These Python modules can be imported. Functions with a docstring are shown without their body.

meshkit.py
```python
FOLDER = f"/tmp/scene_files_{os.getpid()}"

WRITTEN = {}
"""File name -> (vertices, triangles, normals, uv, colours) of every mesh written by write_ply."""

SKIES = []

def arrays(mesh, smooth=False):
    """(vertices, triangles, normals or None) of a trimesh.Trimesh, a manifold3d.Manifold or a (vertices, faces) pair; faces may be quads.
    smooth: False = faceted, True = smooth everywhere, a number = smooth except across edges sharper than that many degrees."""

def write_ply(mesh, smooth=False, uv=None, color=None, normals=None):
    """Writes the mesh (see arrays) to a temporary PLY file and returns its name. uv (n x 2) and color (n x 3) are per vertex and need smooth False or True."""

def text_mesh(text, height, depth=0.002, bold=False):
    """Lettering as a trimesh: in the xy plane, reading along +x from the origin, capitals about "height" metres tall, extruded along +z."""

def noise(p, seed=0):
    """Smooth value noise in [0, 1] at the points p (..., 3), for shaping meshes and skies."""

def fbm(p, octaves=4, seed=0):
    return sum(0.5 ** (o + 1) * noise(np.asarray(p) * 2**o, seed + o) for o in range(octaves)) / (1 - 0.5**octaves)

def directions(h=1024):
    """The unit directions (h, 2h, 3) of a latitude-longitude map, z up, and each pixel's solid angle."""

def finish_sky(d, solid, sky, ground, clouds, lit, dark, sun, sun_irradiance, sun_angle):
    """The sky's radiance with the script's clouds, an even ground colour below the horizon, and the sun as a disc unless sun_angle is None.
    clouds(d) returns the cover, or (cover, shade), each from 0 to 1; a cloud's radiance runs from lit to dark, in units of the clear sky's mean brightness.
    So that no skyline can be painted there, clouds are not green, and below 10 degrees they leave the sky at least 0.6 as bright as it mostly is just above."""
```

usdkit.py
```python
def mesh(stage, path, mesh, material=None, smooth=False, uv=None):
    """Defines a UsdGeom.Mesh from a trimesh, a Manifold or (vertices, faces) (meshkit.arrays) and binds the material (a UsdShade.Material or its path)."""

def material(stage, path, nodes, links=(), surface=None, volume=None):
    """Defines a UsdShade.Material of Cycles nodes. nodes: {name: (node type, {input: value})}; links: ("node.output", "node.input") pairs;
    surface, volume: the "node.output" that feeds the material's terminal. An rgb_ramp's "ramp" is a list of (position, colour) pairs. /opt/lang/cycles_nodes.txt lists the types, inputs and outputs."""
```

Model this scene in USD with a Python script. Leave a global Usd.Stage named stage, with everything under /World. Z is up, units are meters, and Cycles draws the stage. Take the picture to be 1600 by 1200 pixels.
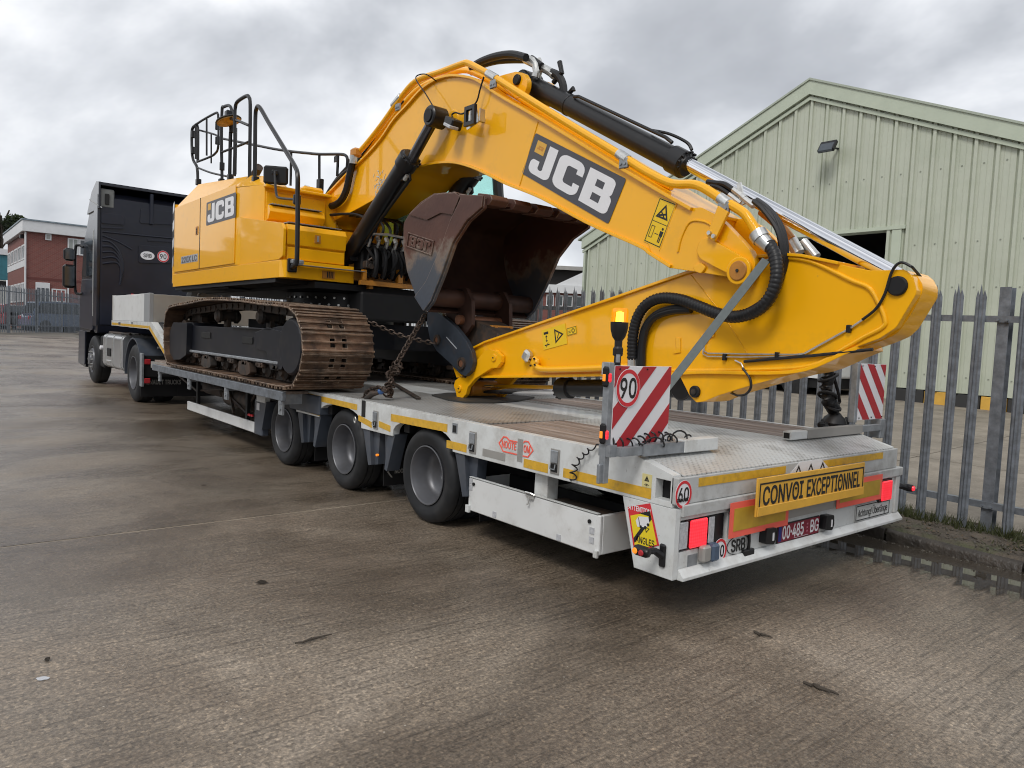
import math, random
import numpy as np
import trimesh, usdkit, meshkit
from pxr import Usd, UsdGeom, UsdLux, UsdShade, Gf, Sdf, Vt
from shapely.geometry import Polygon, box as sbox, Point, LineString
from shapely import affinity
from shapely.ops import unary_union

stage = Usd.Stage.CreateInMemory()
UsdGeom.SetStageUpAxis(stage, UsdGeom.Tokens.z)
UsdGeom.SetStageMetersPerUnit(stage, 1.0)
UsdGeom.Xform.Define(stage, '/World')
UsdGeom.Scope.Define(stage, '/World/Looks')
random.seed(7)
RNG = np.random.default_rng(11)

# ------------------------------------------------------------------ camera
CF, CX, CY, CZ = 1138.0792, -2.9694, -2.2466, 1.4128          # focal length in pixels of a 1600 px wide frame, eye
YAW, PITCH, ROLL = 0.69302, -0.060913, 0.046510
def _axes():
    cy, sy, cp, sp = math.cos(YAW), math.sin(YAW), math.cos(PITCH), math.sin(PITCH)
    f = np.array([sy*cp, cy*cp, sp]); r = np.array([cy, -sy, 0.0]); u = np.cross(r, f)
    c, s = math.cos(ROLL), math.sin(ROLL)
    return c*r+s*u, -s*r+c*u, f
CR, CU, CFW = _axes()
EYE = np.array([CX, CY, CZ])
cam = UsdGeom.Camera.Define(stage, '/World/camera')
m = Gf.Matrix4d(*[float(x) for x in (*CR, 0, *CU, 0, *(-CFW), 0, *EYE, 1)])
cam.AddTransformOp().Set(m)
cam.CreateHorizontalApertureAttr(36.0)
cam.CreateVerticalApertureAttr(27.0)
cam.CreateFocalLengthAttr(36.0*CF/1600)
cam.CreateClippingRangeAttr(Gf.Vec2f(0.05, 2000))
cam.CreateExposureAttr(0.22)

# ------------------------------------------------------------------ sky and sun (overcast)
SUN_DIR = np.array([-0.75, -0.35, 0.95]); SUN_DIR /= np.linalg.norm(SUN_DIR)
SUN_EL = math.asin(SUN_DIR[2]); SUN_ROT = math.atan2(SUN_DIR[0], SUN_DIR[1])
dome = UsdLux.DomeLight.Define(stage, '/World/sky')
dome.CreateIntensityAttr(1.0)
K = 8.3
sky_m = usdkit.material(stage, '/World/Looks/sky', {
    'sky': ('sky_texture', {'sky_type': 'single_scattering', 'sun_disc': False, 'sun_elevation': SUN_EL, 'sun_rotation': SUN_ROT, 'aerosol_density': 2.0}),
    'tc': ('texture_coordinate', {}),
    'map': ('mapping', {'scale': (1.0, 1.0, 1.7), 'location': (2.6, 6.3, 3.3)}),
    'n1': ('noise_texture', {'scale': 1.9, 'detail': 9, 'roughness': 0.5, 'distortion': 0.25}),
    'r1': ('rgb_ramp', {'ramp': [(0.32, (0.44*K, 0.46*K, 0.50*K)), (0.43, (0.60*K, 0.625*K, 0.67*K)), (0.50, (0.84*K, 0.865*K, 0.91*K)), (0.585, (1.24*K, 1.25*K, 1.27*K))]}),
    'mix': ('mix', {'fac': 0.94}),
    'bg': ('background_shader', {'strength': 0.1})},
    [('tc.generated', 'map.vector'), ('map.vector', 'n1.vector'), ('n1.fac', 'r1.fac'), ('sky.color', 'mix.color1'), ('r1.color', 'mix.color2'), ('mix.color', 'bg.color')], surface='bg.background')
UsdShade.MaterialBindingAPI.Apply(dome.GetPrim()).Bind(sky_m)
sun = UsdLux.DistantLight.Define(stage, '/World/sun')
sun.CreateIntensityAttr(0.38); sun.CreateAngleAttr(18.0); sun.CreateNormalizeAttr(True)
sun.CreateColorAttr(Gf.Vec3f(1.0, 0.965, 0.92))
_z = SUN_DIR; _x = np.cross([0, 0, 1.0], _z); _x /= np.linalg.norm(_x); _y = np.cross(_z, _x)
sun.AddTransformOp().Set(Gf.Matrix4d(*[float(a) for a in (*_x, 0, *_y, 0, *_z, 0, 0, 0, 20, 1)]))

# ------------------------------------------------------------------ helpers
def ray(q): return CFW + (q[0]-800)/CF*CR - (q[1]-600)/CF*CU
def on(axis, val, q):                      # the point of a plane x/y/z = val seen at a pixel of the 1600 x 1200 photograph
    d = ray(q); k = 'xyz'.index(axis); return EYE + (val-EYE[k])/d[k]*d
def PX(x, *pts): return [tuple(on('x', x, q)[1:]) for q in pts]      # (y, z) pairs
def PY(y, *pts): return [tuple(on('y', y, q)[[0, 2]]) for q in pts]   # (x, z) pairs
def V(*a): return np.array(a, float)

def spline(pts, n=6, closed=False):
    p = np.asarray(pts, float); out = []
    N = len(p); seg = N if closed else N-1
    for i in range(seg):
        if closed: a, b, c, d = p[(i-1) % N], p[i], p[(i+1) % N], p[(i+2) % N]
        else: a, b, c, d = p[max(i-1, 0)], p[i], p[i+1], p[min(i+2, N-1)]
        for k in range(n):
            t = k/n
            out.append(0.5*((2*b)+(-a+c)*t+(2*a-5*b+4*c-d)*t*t+(-a+3*b-3*c+d)*t**3))
    if not closed: out.append(p[-1])
    return np.array(out)

def rpoly(pts, r=0.02, q=3):               # rounds the corners of a 2D outline
    P = Polygon(pts)
    if not P.is_valid: P = P.buffer(0)
    return P.buffer(-r, join_style=1, quad_segs=q).buffer(2*r, join_style=1, quad_segs=q).buffer(-r, join_style=1, quad_segs=q)

class MB:
    def __init__(s): s.v, s.f, s.n = [], [], 0
    def add(s, v, f):
        v = np.asarray(v, float); f = np.asarray(f, int)
        if f.shape[1] == 4: f = np.vstack([f[:, [0, 1, 2]], f[:, [0, 2, 3]]])
        s.v.append(v); s.f.append(f+s.n); s.n += len(v); return s
    def tm(s, t): return s.add(t.vertices, t.faces)
    def box(s, x0, y0, z0, x1, y1, z1, b=0.0, M=None):
        x0, x1 = sorted((x0, x1)); y0, y1 = sorted((y0, y1)); z0, z1 = sorted((z0, z1))
        b = min(b, (x1-x0)*.45, (y1-y0)*.45, (z1-z0)*.45)
        if b <= 0:
            t = trimesh.creation.box([x1-x0, y1-y0, z1-z0]); v = t.vertices+[(x0+x1)/2, (y0+y1)/2, (z0+z1)/2]; f = t.faces
        else:
            v = []
            for sx in (0, 1):
                for sy in (0, 1):
                    for sz in (0, 1):
                        X, Y, Z = (x0, x1)[sx], (y0, y1)[sy], (z0, z1)[sz]
                        ix, iy, iz = (b, -b)[sx], (b, -b)[sy], (b, -b)[sz]
                        v += [(X, Y+iy, Z+iz), (X+ix, Y, Z+iz), (X+ix, Y+iy, Z)]
            t = trimesh.convex.convex_hull(np.array(v)); v, f = t.vertices, t.faces
        if M is not None: v = np.asarray(v)@M[:3, :3].T+M[:3, 3]
        return s.add(v, f)
    def obox(s, c, size, ax, b=0.0):        # oriented: ax = rows of unit axes
        M = np.eye(4); M[:3, :3] = np.array(ax).T; M[:3, 3] = c
        h = np.array(size)/2
        return s.box(-h[0], -h[1], -h[2], h[0], h[1], h[2], b, M)
    def bar(s, a, b, w, h, up=(0, 0, 1), bev=0.0):   # box section from a to b, w across, h along up
        a, b = V(*a), V(*b); d = b-a; L = np.linalg.norm(d); d /= L
        side = np.cross(d, up)
        if np.linalg.norm(side) < 1e-6: side = np.cross(d, (0, 1, 0))
        side /= np.linalg.norm(side); u = np.cross(side, d)
        return s.obox((a+b)/2, (L, w, h), (d, side, u), bev)
    def prism(s, poly, axis, a0, a1):
        P = poly if isinstance(poly, (Polygon,)) or hasattr(poly, 'geoms') else Polygon(poly)
        if not P.is_valid: P = P.buffer(0)
        a0, a1 = sorted((a0, a1))
        for g in getattr(P, 'geoms', [P]):
            if g.area < 1e-9: continue
            t = trimesh.creation.extrude_polygon(g, a1-a0, engine='earcut'); v = t.vertices; f = t.faces
            u, w, h = v[:, 0], v[:, 1], v[:, 2]+a0
            if axis == 'x': v = np.stack([h, u, w], 1)
            elif axis == 'y': v = np.stack([u, h, w], 1); f = f[:, ::-1]
            else: v = np.stack([u, w, h], 1)
            s.add(v, f)
        return s
    def tube(s, pts, r, n=8, closed=False, cap=True):
        p = np.asarray(pts, float); N = len(p)
        R = np.full(N, r) if np.ndim(r) == 0 else np.asarray(r)
        T = np.gradient(p, axis=0) if not closed else np.roll(p, -1, 0)-np.roll(p, 1, 0)
        T /= np.maximum(np.linalg.norm(T, axis=1, keepdims=True), 1e-9)
        a = np.array([0, 0, 1.0]) if abs(T[0][2]) < 0.9 else np.array([1.0, 0, 0])
        U = np.cross(T[0], a); U /= np.linalg.norm(U); vs = []
        for i in range(N):
            U = U-T[i]*(U@T[i]); U /= max(np.linalg.norm(U), 1e-9); W = np.cross(T[i], U)
            ang = np.arange(n)*2*math.pi/n
            vs.append(p[i]+R[i]*(np.cos(ang)[:, None]*U+np.sin(ang)[:, None]*W))
        v = np.vstack(vs); f = []
        for i in range(N if closed else N-1):
            j = (i+1) % N
            for k in range(n):
                l = (k+1) % n; f += [(i*n+k, i*n+l, j*n+l), (i*n+k, j*n+l, j*n+k)]
        if cap and not closed:
            v = np.vstack([v, p[0], p[-1]])
            for k in range(n):
                l = (k+1) % n; f += [(N*n, l, k), (N*n+1, (N-1)*n+k, (N-1)*n+l)]
        return s.add(v, f)
    def cyl(s, a, b, r, r2=None, n=20, bev=0.0):
        a, b = V(*a), V(*b); r2 = r if r2 is None else r2; L = np.linalg.norm(b-a)
        if bev: return s.lathe([(0, 0), (r-bev, 0), (r, bev), (r2, L-bev), (r2-bev, L), (0, L)], a, (b-a)/L, n)
        return s.lathe([(0, 0), (r, 0), (r2, L), (0, L)], a, (b-a)/L, n)
    def lathe(s, prof, o, d, n=24):          # profile of (radius, distance along d)
        d = V(*d); d /= np.linalg.norm(d); a = np.array([0, 0, 1.0]) if abs(d[2]) < .9 else np.array([1.0, 0, 0])
        U = np.cross(a, d); U /= np.linalg.norm(U); W = np.cross(d, U)
        v, rows = [], []
        for r, h in prof:
            if r < 1e-7: rows.append([len(v)]*n); v.append(V(*o)+h*d)
            else:
                rows.append(list(range(len(v), len(v)+n)))
                for k in range(n):
                    t = 2*math.pi*k/n; v.append(V(*o)+h*d+r*(math.cos(t)*U+math.sin(t)*W))
        f = []
        for A, B in zip(rows[:-1], rows[1:]):
            for k in range(n):
                l = (k+1) % n
                if A[k] != A[l]: f.append((A[k], A[l], B[l]))
                if B[k] != B[l]: f.append((A[k], B[l], B[k]))
        return s.add(v, f)
    def strip(s, pts, x0, x1, th):           # a plate bent along (y, z) points, x0..x1 wide, th thick (to the left of the path)
        p = np.asarray(pts, float); T = np.gradient(p, axis=0); T /= np.linalg.norm(T, axis=1, keepdims=True)
        Nn = np.stack([-T[:, 1], T[:, 0]], 1); q = p+Nn*th; N = len(p); v, f = [], []
        for i in range(N): v += [(x0, *p[i]), (x1, *p[i]), (x1, *q[i]), (x0, *q[i])]
        for i in range(N-1):
            for k in range(4):
                l = (k+1) % 4; f.append((i*4+k, i*4+l, i*4+4+l, i*4+4+k))
        f += [(3, 2, 1, 0), ((N-1)*4, (N-1)*4+1, (N-1)*4+2, (N-1)*4+3)]
        f = np.array(f)
        if th < 0: pass
        return s.add(v, f)
    def place(s, t, o, u, v):                # a flat mesh in its own xy plane, laid at o with axes u, v
        o, u, v = V(*o), V(*u), V(*v); n = np.cross(u, v); n /= np.linalg.norm(n)
        t = np.asarray(t.vertices), np.asarray(t.faces)
        return s.add(o+t[0][:, :1]*u+t[0][:, 1:2]*v+t[0][:, 2:3]*n, t[1])
    def mirror_x(s, xc):
        t = MB()
        for v, f in zip(s.v, s.f): pass
        v = np.vstack(s.v); f = np.vstack(s.f); v = v*[-1, 1, 1]+[2*xc, 0, 0]
        return t.add(v, f[:, ::-1])
    def arrays(s): return np.vstack(s.v), np.vstack(s.f)
    def build(s, name, mat, parent=None, smooth=30, label=None):
        if not s.v: return None
        v, f = s.arrays()
        if smooth and len(trimesh.Trimesh(v, f, process=True, merge_norm=True, merge_tex=True).faces) == 0: print('EMPTY', name); smooth = False
        path = fresh(parent, name)
        usdkit.mesh(stage, path, trimesh.Trimesh(v, f, process=True, merge_norm=True, merge_tex=True) if smooth else (v, f), mat, smooth=smooth)
        p = stage.GetPrimAtPath(path)
        if label: p.SetCustomDataByKey('label', label)
        return p
_used = {}
def pieces(mb, name, mat, parent, smooth=30, per=1):      # every piece added to the builder becomes a part of its own
    for i in range(0, len(mb.v), per):
        q = MB(); base = 0; starts = np.cumsum([0]+[len(v) for v in mb.v])
        for j in range(i, min(i+per, len(mb.v))): q.add(mb.v[j], mb.f[j]-starts[j])
        q.build(name, mat, parent, smooth)
def fresh(parent, name):
    base = parent.GetPath().pathString if parent is not None else '/World'
    k = (base, name); n = _used.get(k, 0); _used[k] = n+1
    return f'{base}/{name}' + (f'_{n:03d}' if n else '')
def tag(p, label=None, cat=None, group=None, kind=None):
    for k, v in (('label', label), ('category', cat), ('group', group), ('kind', kind)):
        if v: p.SetCustomDataByKey(k, v)
    return p
def thing(name, label, cat, loc=(0, 0, 0), rz=0, group=None, kind=None, shift=False):
    x = UsdGeom.Xform.Define(stage, fresh(None, name))
    if any(loc) or rz:
        x.AddTranslateOp().Set(Gf.Vec3d(*map(float, loc)))
        if rz: x.AddRotateZOp().Set(math.degrees(rz))
    return tag(x.GetPrim(), label, cat, group, kind)
def holder(name, parent, label=None):
    p = UsdGeom.Xform.Define(stage, fresh(parent, name)).GetPrim()
    if label: p.SetCustomDataByKey('label', label)
    return p
def copy_of(root, loc, rz=0, label=None, group=None, cat=None):
    was = root.GetCustomData()
    r = thing(root.GetName().rstrip('0123456789').rstrip('_'), label or was['label'], cat or was['category'], loc, rz, group or was.get('group'))
    r.GetReferences().AddInternalReference(root.GetPath()); r.SetInstanceable(True)
    return r

def text(t, h, xs=1.0, bold=True, depth=0.0015, center=True):
    q = meshkit.text_mesh(t, h, depth, bold); v = np.array(q.vertices); v[:, 0] *= xs
    if center: v[:, 0] -= (v[:, 0].max()+v[:, 0].min())/2; v[:, 1] -= h/2
    return trimesh.Trimesh(v, q.faces, process=False)
def flat(poly, depth=0.0015, z=0.0):
    P = poly if hasattr(poly, 'area') else Polygon(poly)
    ms = [trimesh.creation.extrude_polygon(g, depth, engine='earcut') for g in getattr(P, 'geoms', [P])]
    t = trimesh.util.concatenate(ms); t.vertices[:, 2] += z; return t
def rrect(w, h, r): return sbox(-w/2+r, -h/2+r, w/2-r, h/2-r).buffer(r, quad_segs=4)
def ring(r, w): return Point(0, 0).buffer(r, quad_segs=10).difference(Point(0, 0).buffer(r-w, quad_segs=10))
SIDE = (V(0, -1, 0), V(0, 0, 1))            # axes for something flat on a face that looks towards -x
REAR = (V(1, 0, 0), V(0, 0, 1))             # ... towards -y

# ------------------------------------------------------------------ materials
def M(name, col, rough=0.5, metal=0.0, var=0.0, vs=3.0, dirt=None, bump=None, coat=0.0, bevel=0.0, spec=0.5, rvar=0.0, emit=None, island=0.0, rand=0.0, coat_r=0.05):
    N, L = {'p': ('principled_bsdf', {'roughness': rough, 'metallic': metal, 'specular_ior_level': spec, 'base_color': col})}, []
    if coat: N['p'][1].update(coat_weight=coat, coat_roughness=coat_r)
    cur = None
    N['g'] = ('geometry', {})
    if var or rvar:
        N['nv'] = ('noise_texture', {'scale': vs, 'detail': 6, 'roughness': 0.62}); L.append(('g.position', 'nv.vector'))
    if var:
        lo = tuple(max(c*(1-var), 0) for c in col); hi = tuple(min(c*(1+var), 1) for c in col)
        N['rv'] = ('rgb_ramp', {'ramp': [(0.32, lo), (0.68, hi)]}); L.append(('nv.fac', 'rv.fac')); cur = 'rv.color'
    if rvar:
        N['rr'] = ('map_range', {'from_min': 0.3, 'from_max': 0.7, 'to_min': max(rough-rvar, 0.02), 'to_max': min(rough+rvar, 1), 'clamp': True}); L += [('nv.fac', 'rr.value'), ('rr.result', 'p.roughness')]
    if island:
        N['hs'] = ('hsv', {'color': col}); N['im'] = ('map_range', {'from_min': 0, 'from_max': 1, 'to_min': 1-island, 'to_max': 1+island})
        L += [('g.random_per_island', 'im.value'), ('im.result', 'hs.value')]
        if cur: L.append((cur, 'hs.color'))
        cur = 'hs.color'
    if rand:
        N['oi'] = ('object_info', {}); N['h2'] = ('hsv', {'color': col}); N['om'] = ('map_range', {'from_min': 0, 'from_max': 1, 'to_min': 1-rand, 'to_max': 1+rand})
        L += [('oi.random', 'om.value'), ('om.result', 'h2.value')]
        if cur: L.append((cur, 'h2.color'))
        cur = 'h2.color'
    for i, (dc, amt, ds, lo, hi) in enumerate(dirt or []):
        a, b, c = f'dn{i}', f'dr{i}', f'dm{i}'
        N[a] = ('noise_texture', {'scale': ds, 'detail': 8, 'roughness': 0.7}) ; N[b] = ('map_range', {'from_min': lo, 'from_max': hi, 'to_min': 0, 'to_max': amt, 'clamp': True}); N[c] = ('mix', {'color1': col, 'color2': dc})
        L += [('g.position', a+'.vector'), (a+'.fac', b+'.value'), (b+'.result', c+'.fac')]
        if cur: L.append((cur, c+'.color1'))
        cur = c+'.color'
    if cur: L.append((cur, 'p.base_color'))
    nrm = None
    if bevel:
        N['bv'] = ('bevel', {'samples': 4, 'radius': bevel}); nrm = 'bv.bevel'
    if bump:
        N['bn'] = ('noise_texture', {'scale': bump[0], 'detail': 5}); N['bp'] = ('bump', {'strength': bump[1], 'distance': bump[2]})
        L += [('g.position', 'bn.vector'), ('bn.fac', 'bp.height')]
        if nrm: L.append((nrm, 'bp.normal'))
        nrm = 'bp.normal'
    if nrm: L.append((nrm, 'p.normal'))
    if coat and bevel: L.append(('bv.bevel', 'p.coat_normal'))
    if emit: N['p'][1].update(emission_color=emit[0], emission_strength=emit[1])
    return usdkit.material(stage, '/World/Looks/'+name, N, L, surface='p.BSDF')

DUST = (0.30, 0.26, 0.20)
YEL = (0.88, 0.425, 0.002)
m_yel = M('yellow_paint', YEL, 0.42, var=0.03, vs=2, coat=0.6, coat_r=0.04, spec=0.2, bevel=0.008, bump=(9, 0.05, 0.004), dirt=[((0.42, 0.24, 0.04), 0.35, 4, 0.55, 0.8), ((0.22, 0.15, 0.07), 0.5, 17, 0.66, 0.76)])
m_yelflat = M('yellow_decal', (0.80, 0.52, 0.01), 0.45)
m_blk = M('black_paint', (0.007, 0.007, 0.008), 0.36, var=0.2, spec=0.42, bevel=0.005, dirt=[((0.035, 0.032, 0.03), 0.3, 6, 0.55, 0.8)])
m_blkmatt = M('black_matt', (0.008, 0.008, 0.009), 0.6, var=0.2, spec=0.35)
m_frame = M('track_frame_black', (0.007, 0.008, 0.012), 0.38, var=0.25, spec=0.3, bevel=0.008, dirt=[((0.055, 0.048, 0.042), 0.5, 4, 0.5, 0.78)])
m_grime = M('grimy_steel', (0.036, 0.032, 0.029), 0.6, 0.3, var=0.4, vs=9, dirt=[((0.13, 0.075, 0.045), 0.7, 7, 0.42, 0.7)])
m_rubber = M('hose_rubber', (0.008, 0.008, 0.009), 0.46, var=0.15, spec=0.4)
m_tyre = M('tyre_rubber', (0.011, 0.012, 0.014), 0.6, var=0.25, vs=6, spec=0.4, dirt=[((0.05, 0.046, 0.042), 0.5, 3, 0.48, 0.78)], bump=(60, 0.2, 0.002))
m_chrome = M('chrome_rod', (0.72, 0.73, 0.76), 0.12, 1.0)
m_zinc = M('zinc_fitting', (0.58, 0.58, 0.56), 0.32, 0.9, var=0.15, vs=30)
m_galv = M('galvanised_rail', (0.30, 0.32, 0.34), 0.48, 0.55, var=0.22, vs=14, dirt=[((0.12, 0.12, 0.11), 0.5, 5, 0.5, 0.8)])
m_fence = M('fence_steel', (0.165, 0.182, 0.205), 0.5, 0.35, var=0.3, vs=16, dirt=[((0.065, 0.062, 0.06), 0.55, 5, 0.48, 0.78)])
m_rim = M('silver_rim', (0.125, 0.128, 0.14), 0.42, 0.45, var=0.15, vs=5, dirt=[((0.10, 0.095, 0.09), 0.5, 8, 0.45, 0.75)])
m_white = M('white_trailer_paint', (0.62, 0.64, 0.635), 0.40, var=0.06, vs=3, bevel=0.006, coat=0.2, dirt=[((0.30, 0.28, 0.245), 0.7, 3.2, 0.45, 0.72), ((0.16, 0.14, 0.12), 0.8, 28, 0.63, 0.74), ((0.20, 0.115, 0.06), 0.7, 11, 0.68, 0.75)])
m_whiteclean = M('white_panel', (0.64, 0.65, 0.645), 0.38, var=0.05, vs=2, bevel=0.004, dirt=[((0.35, 0.33, 0.30), 0.55, 5, 0.5, 0.8), ((0.22, 0.18, 0.14), 0.7, 24, 0.66, 0.75)])
m_greymetal = M('grey_side_panel', (0.33, 0.32, 0.30), 0.45, 0.3, var=0.1)
m_guard = M('mudguard_blue_grey', (0.050, 0.060, 0.078), 0.45, var=0.2, bevel=0.006, dirt=[((0.13, 0.125, 0.12), 0.5, 4, 0.48, 0.8)])
m_tape = M('reflective_yellow_tape', (0.62, 0.36, 0.03), 0.35, var=0.12, vs=20, dirt=[((0.22, 0.16, 0.07), 0.7, 14, 0.52, 0.75)])
m_red = M('red_reflector', (0.40, 0.022, 0.03), 0.35, var=0.1, dirt=[((0.30, 0.06, 0.05), 0.5, 10, 0.5, 0.8)])
m_redor = M('fluorescent_red', (0.85, 0.13, 0.09), 0.4, var=0.06)
m_olive = M('worn_yellow_panel', (0.46, 0.29, 0.03), 0.4, var=0.1, vs=12)
m_signyel = M('sign_yellow', (0.66, 0.365, 0.045), 0.45, var=0.08, vs=8, dirt=[((0.25, 0.15, 0.03), 0.6, 12, 0.58, 0.78)])
m_ink = M('black_ink', (0.012, 0.012, 0.012), 0.5)
m_inkgrey = M('decal_charcoal', (0.055, 0.055, 0.065), 0.4)
m_inkwhite = M('decal_white', (0.72, 0.72, 0.74), 0.4, var=0.04)
m_inkred = M('decal_red', (0.60, 0.03, 0.04), 0.4)
m_plate = M('plate_maroon', (0.20, 0.012, 0.03), 0.4)
m_blue = M('blue_plastic', (0.03, 0.10, 0.28), 0.4)
m_navy = M('navy_grey_plastic', (0.06, 0.09, 0.14), 0.4)
m_redlit = usdkit.material(stage, '/World/Looks/lit_red_lens', {'g': ('geometry', {}), 'v': ('voronoi_texture', {'scale': 60, 'randomness': 0.1}), 'r': ('rgb_ramp', {'ramp': [(0.0, (1.0, 0.06, 0.08)), (0.4, (0.95, 0.03, 0.05)), (0.75, (0.45, 0.008, 0.016))]}), 'p': ('principled_bsdf', {'base_color': (0.6, 0.02, 0.03), 'roughness': 0.2, 'emission_strength': 0.85})}, [('g.position', 'v.vector'), ('v.distance', 'r.fac'), ('r.color', 'p.emission_color')], surface='p.BSDF')
m_amberlit = M('lit_amber_lens', (0.7, 0.25, 0.02), 0.2, emit=((1.0, 0.26, 0.02), 0.55))
m_lens = M('clear_lens', (0.42, 0.43, 0.45), 0.15, var=0.2, vs=60)
m_ambercore = M('beacon_lamp', (1, 0.8, 0.3), 0.3, emit=((1.0, 0.85, 0.30), 9.0))
m_amberdome = usdkit.material(stage, '/World/Looks/beacon_dome', {'e': ('emission', {'color': (1.0, 0.40, 0.005), 'strength': 1.0}), 't': ('transparent_bsdf', {'color': (1.0, 0.75, 0.12)}), 'g': ('glossy_bsdf', {'roughness': 0.1}), 'm': ('mix_closure', {'fac': 0.45}), 'm2': ('mix_closure', {'fac': 0.06})},
    [('e.emission', 'm.closure1'), ('t.BSDF', 'm.closure2'), ('m.closure', 'm2.closure1'), ('g.BSDF', 'm2.closure2')], surface='m2.closure')
def _rust():
    N = {'g': ('geometry', {}), 'n': ('noise_texture', {'scale': 5, 'detail': 8, 'roughness': 0.68}), 'r': ('rgb_ramp', {'ramp': [(0.28, (0.024, 0.019, 0.016)), (0.42, (0.062, 0.038, 0.026)), (0.54, (0.13, 0.076, 0.047)), (0.68, (0.21, 0.135, 0.088))]}),
         'oi': ('object_info', {}), 'om': ('map_range', {'from_min': 0, 'from_max': 1, 'to_min': 0.55, 'to_max': 1.35}), 'h': ('hsv', {}), 'bv': ('bevel', {'samples': 6, 'radius': 0.010}), 'd': ('vector_math', {'math_type': 'dot_product'}), 'e': ('map_range', {'from_min': 0.995, 'from_max': 0.90, 'to_min': 0, 'to_max': 1, 'clamp': True}),
         'n2': ('noise_texture', {'scale': 13, 'detail': 5}), 'e2': ('map_range', {'from_min': 0.36, 'from_max': 0.58, 'to_min': 0.1, 'to_max': 0.95, 'clamp': True}), 'mu': ('math', {'math_type': 'multiply'}), 'c': ('mix', {'color2': (0.46, 0.36, 0.27)}), 'n3': ('noise_texture', {'scale': 50, 'detail': 5}), 'bp': ('bump', {'strength': 0.3, 'distance': 0.004}), 'p': ('principled_bsdf', {'roughness': 0.5, 'metallic': 0.35})}
    L = [('g.position', 'n.vector'), ('n.fac', 'r.fac'), ('r.color', 'h.color'), ('oi.random', 'om.value'), ('om.result', 'h.value'), ('bv.bevel', 'd.vector1'), ('g.true_normal', 'd.vector2'), ('d.value', 'e.value'), ('g.position', 'n2.vector'), ('n2.fac', 'e2.value'), ('e.result', 'mu.value1'), ('e2.result', 'mu.value2'), ('mu.value', 'c.fac'), ('h.color', 'c.color1'), ('c.color', 'p.base_color'), ('g.position', 'n3.vector'), ('n3.fac', 'bp.height'), ('bv.bevel', 'bp.normal'), ('bp.normal', 'p.normal')]
    return usdkit.material(stage, '/World/Looks/rusty_track_steel', N, L, surface='p.BSDF')
m_rust = _rust()
m_polish = M('worn_grouser_edge', (0.24, 0.165, 0.12), 0.38, 0.6, var=0.4, vs=14, dirt=[((0.09, 0.05, 0.03), 0.8, 9, 0.45, 0.7)])
m_mat = M('rubber_mat', (0.030, 0.029, 0.027), 0.6, var=0.2)
m_chain = M('rusty_chain', (0.060, 0.042, 0.032), 0.5, 0.6, var=0.4, vs=30)
m_strap = M('grey_strap', (0.115, 0.135, 0.135), 0.75, var=0.1, vs=30)
m_orange = M('orange_brown_steel', (0.50, 0.205, 0.022), 0.42, var=0.12, dirt=[((0.16, 0.07, 0.02), 0.6, 5, 0.45, 0.75)])
m_cabpaint = M('dark_cab_paint', (0.007, 0.008, 0.014), 0.24, var=0.15, coat=0.3, bevel=0.01)
m_cabmatt = M('dark_cab_back', (0.006, 0.008, 0.017), 0.30, var=0.2, bevel=0.012, spec=0.5, dirt=[((0.022, 0.022, 0.028), 0.5, 2.5, 0.5, 0.78)])
m_cabgrey = M('cab_door_grey', (0.020, 0.022, 0.034), 0.28, 0.2, coat=0.3, bevel=0.01)
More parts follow.
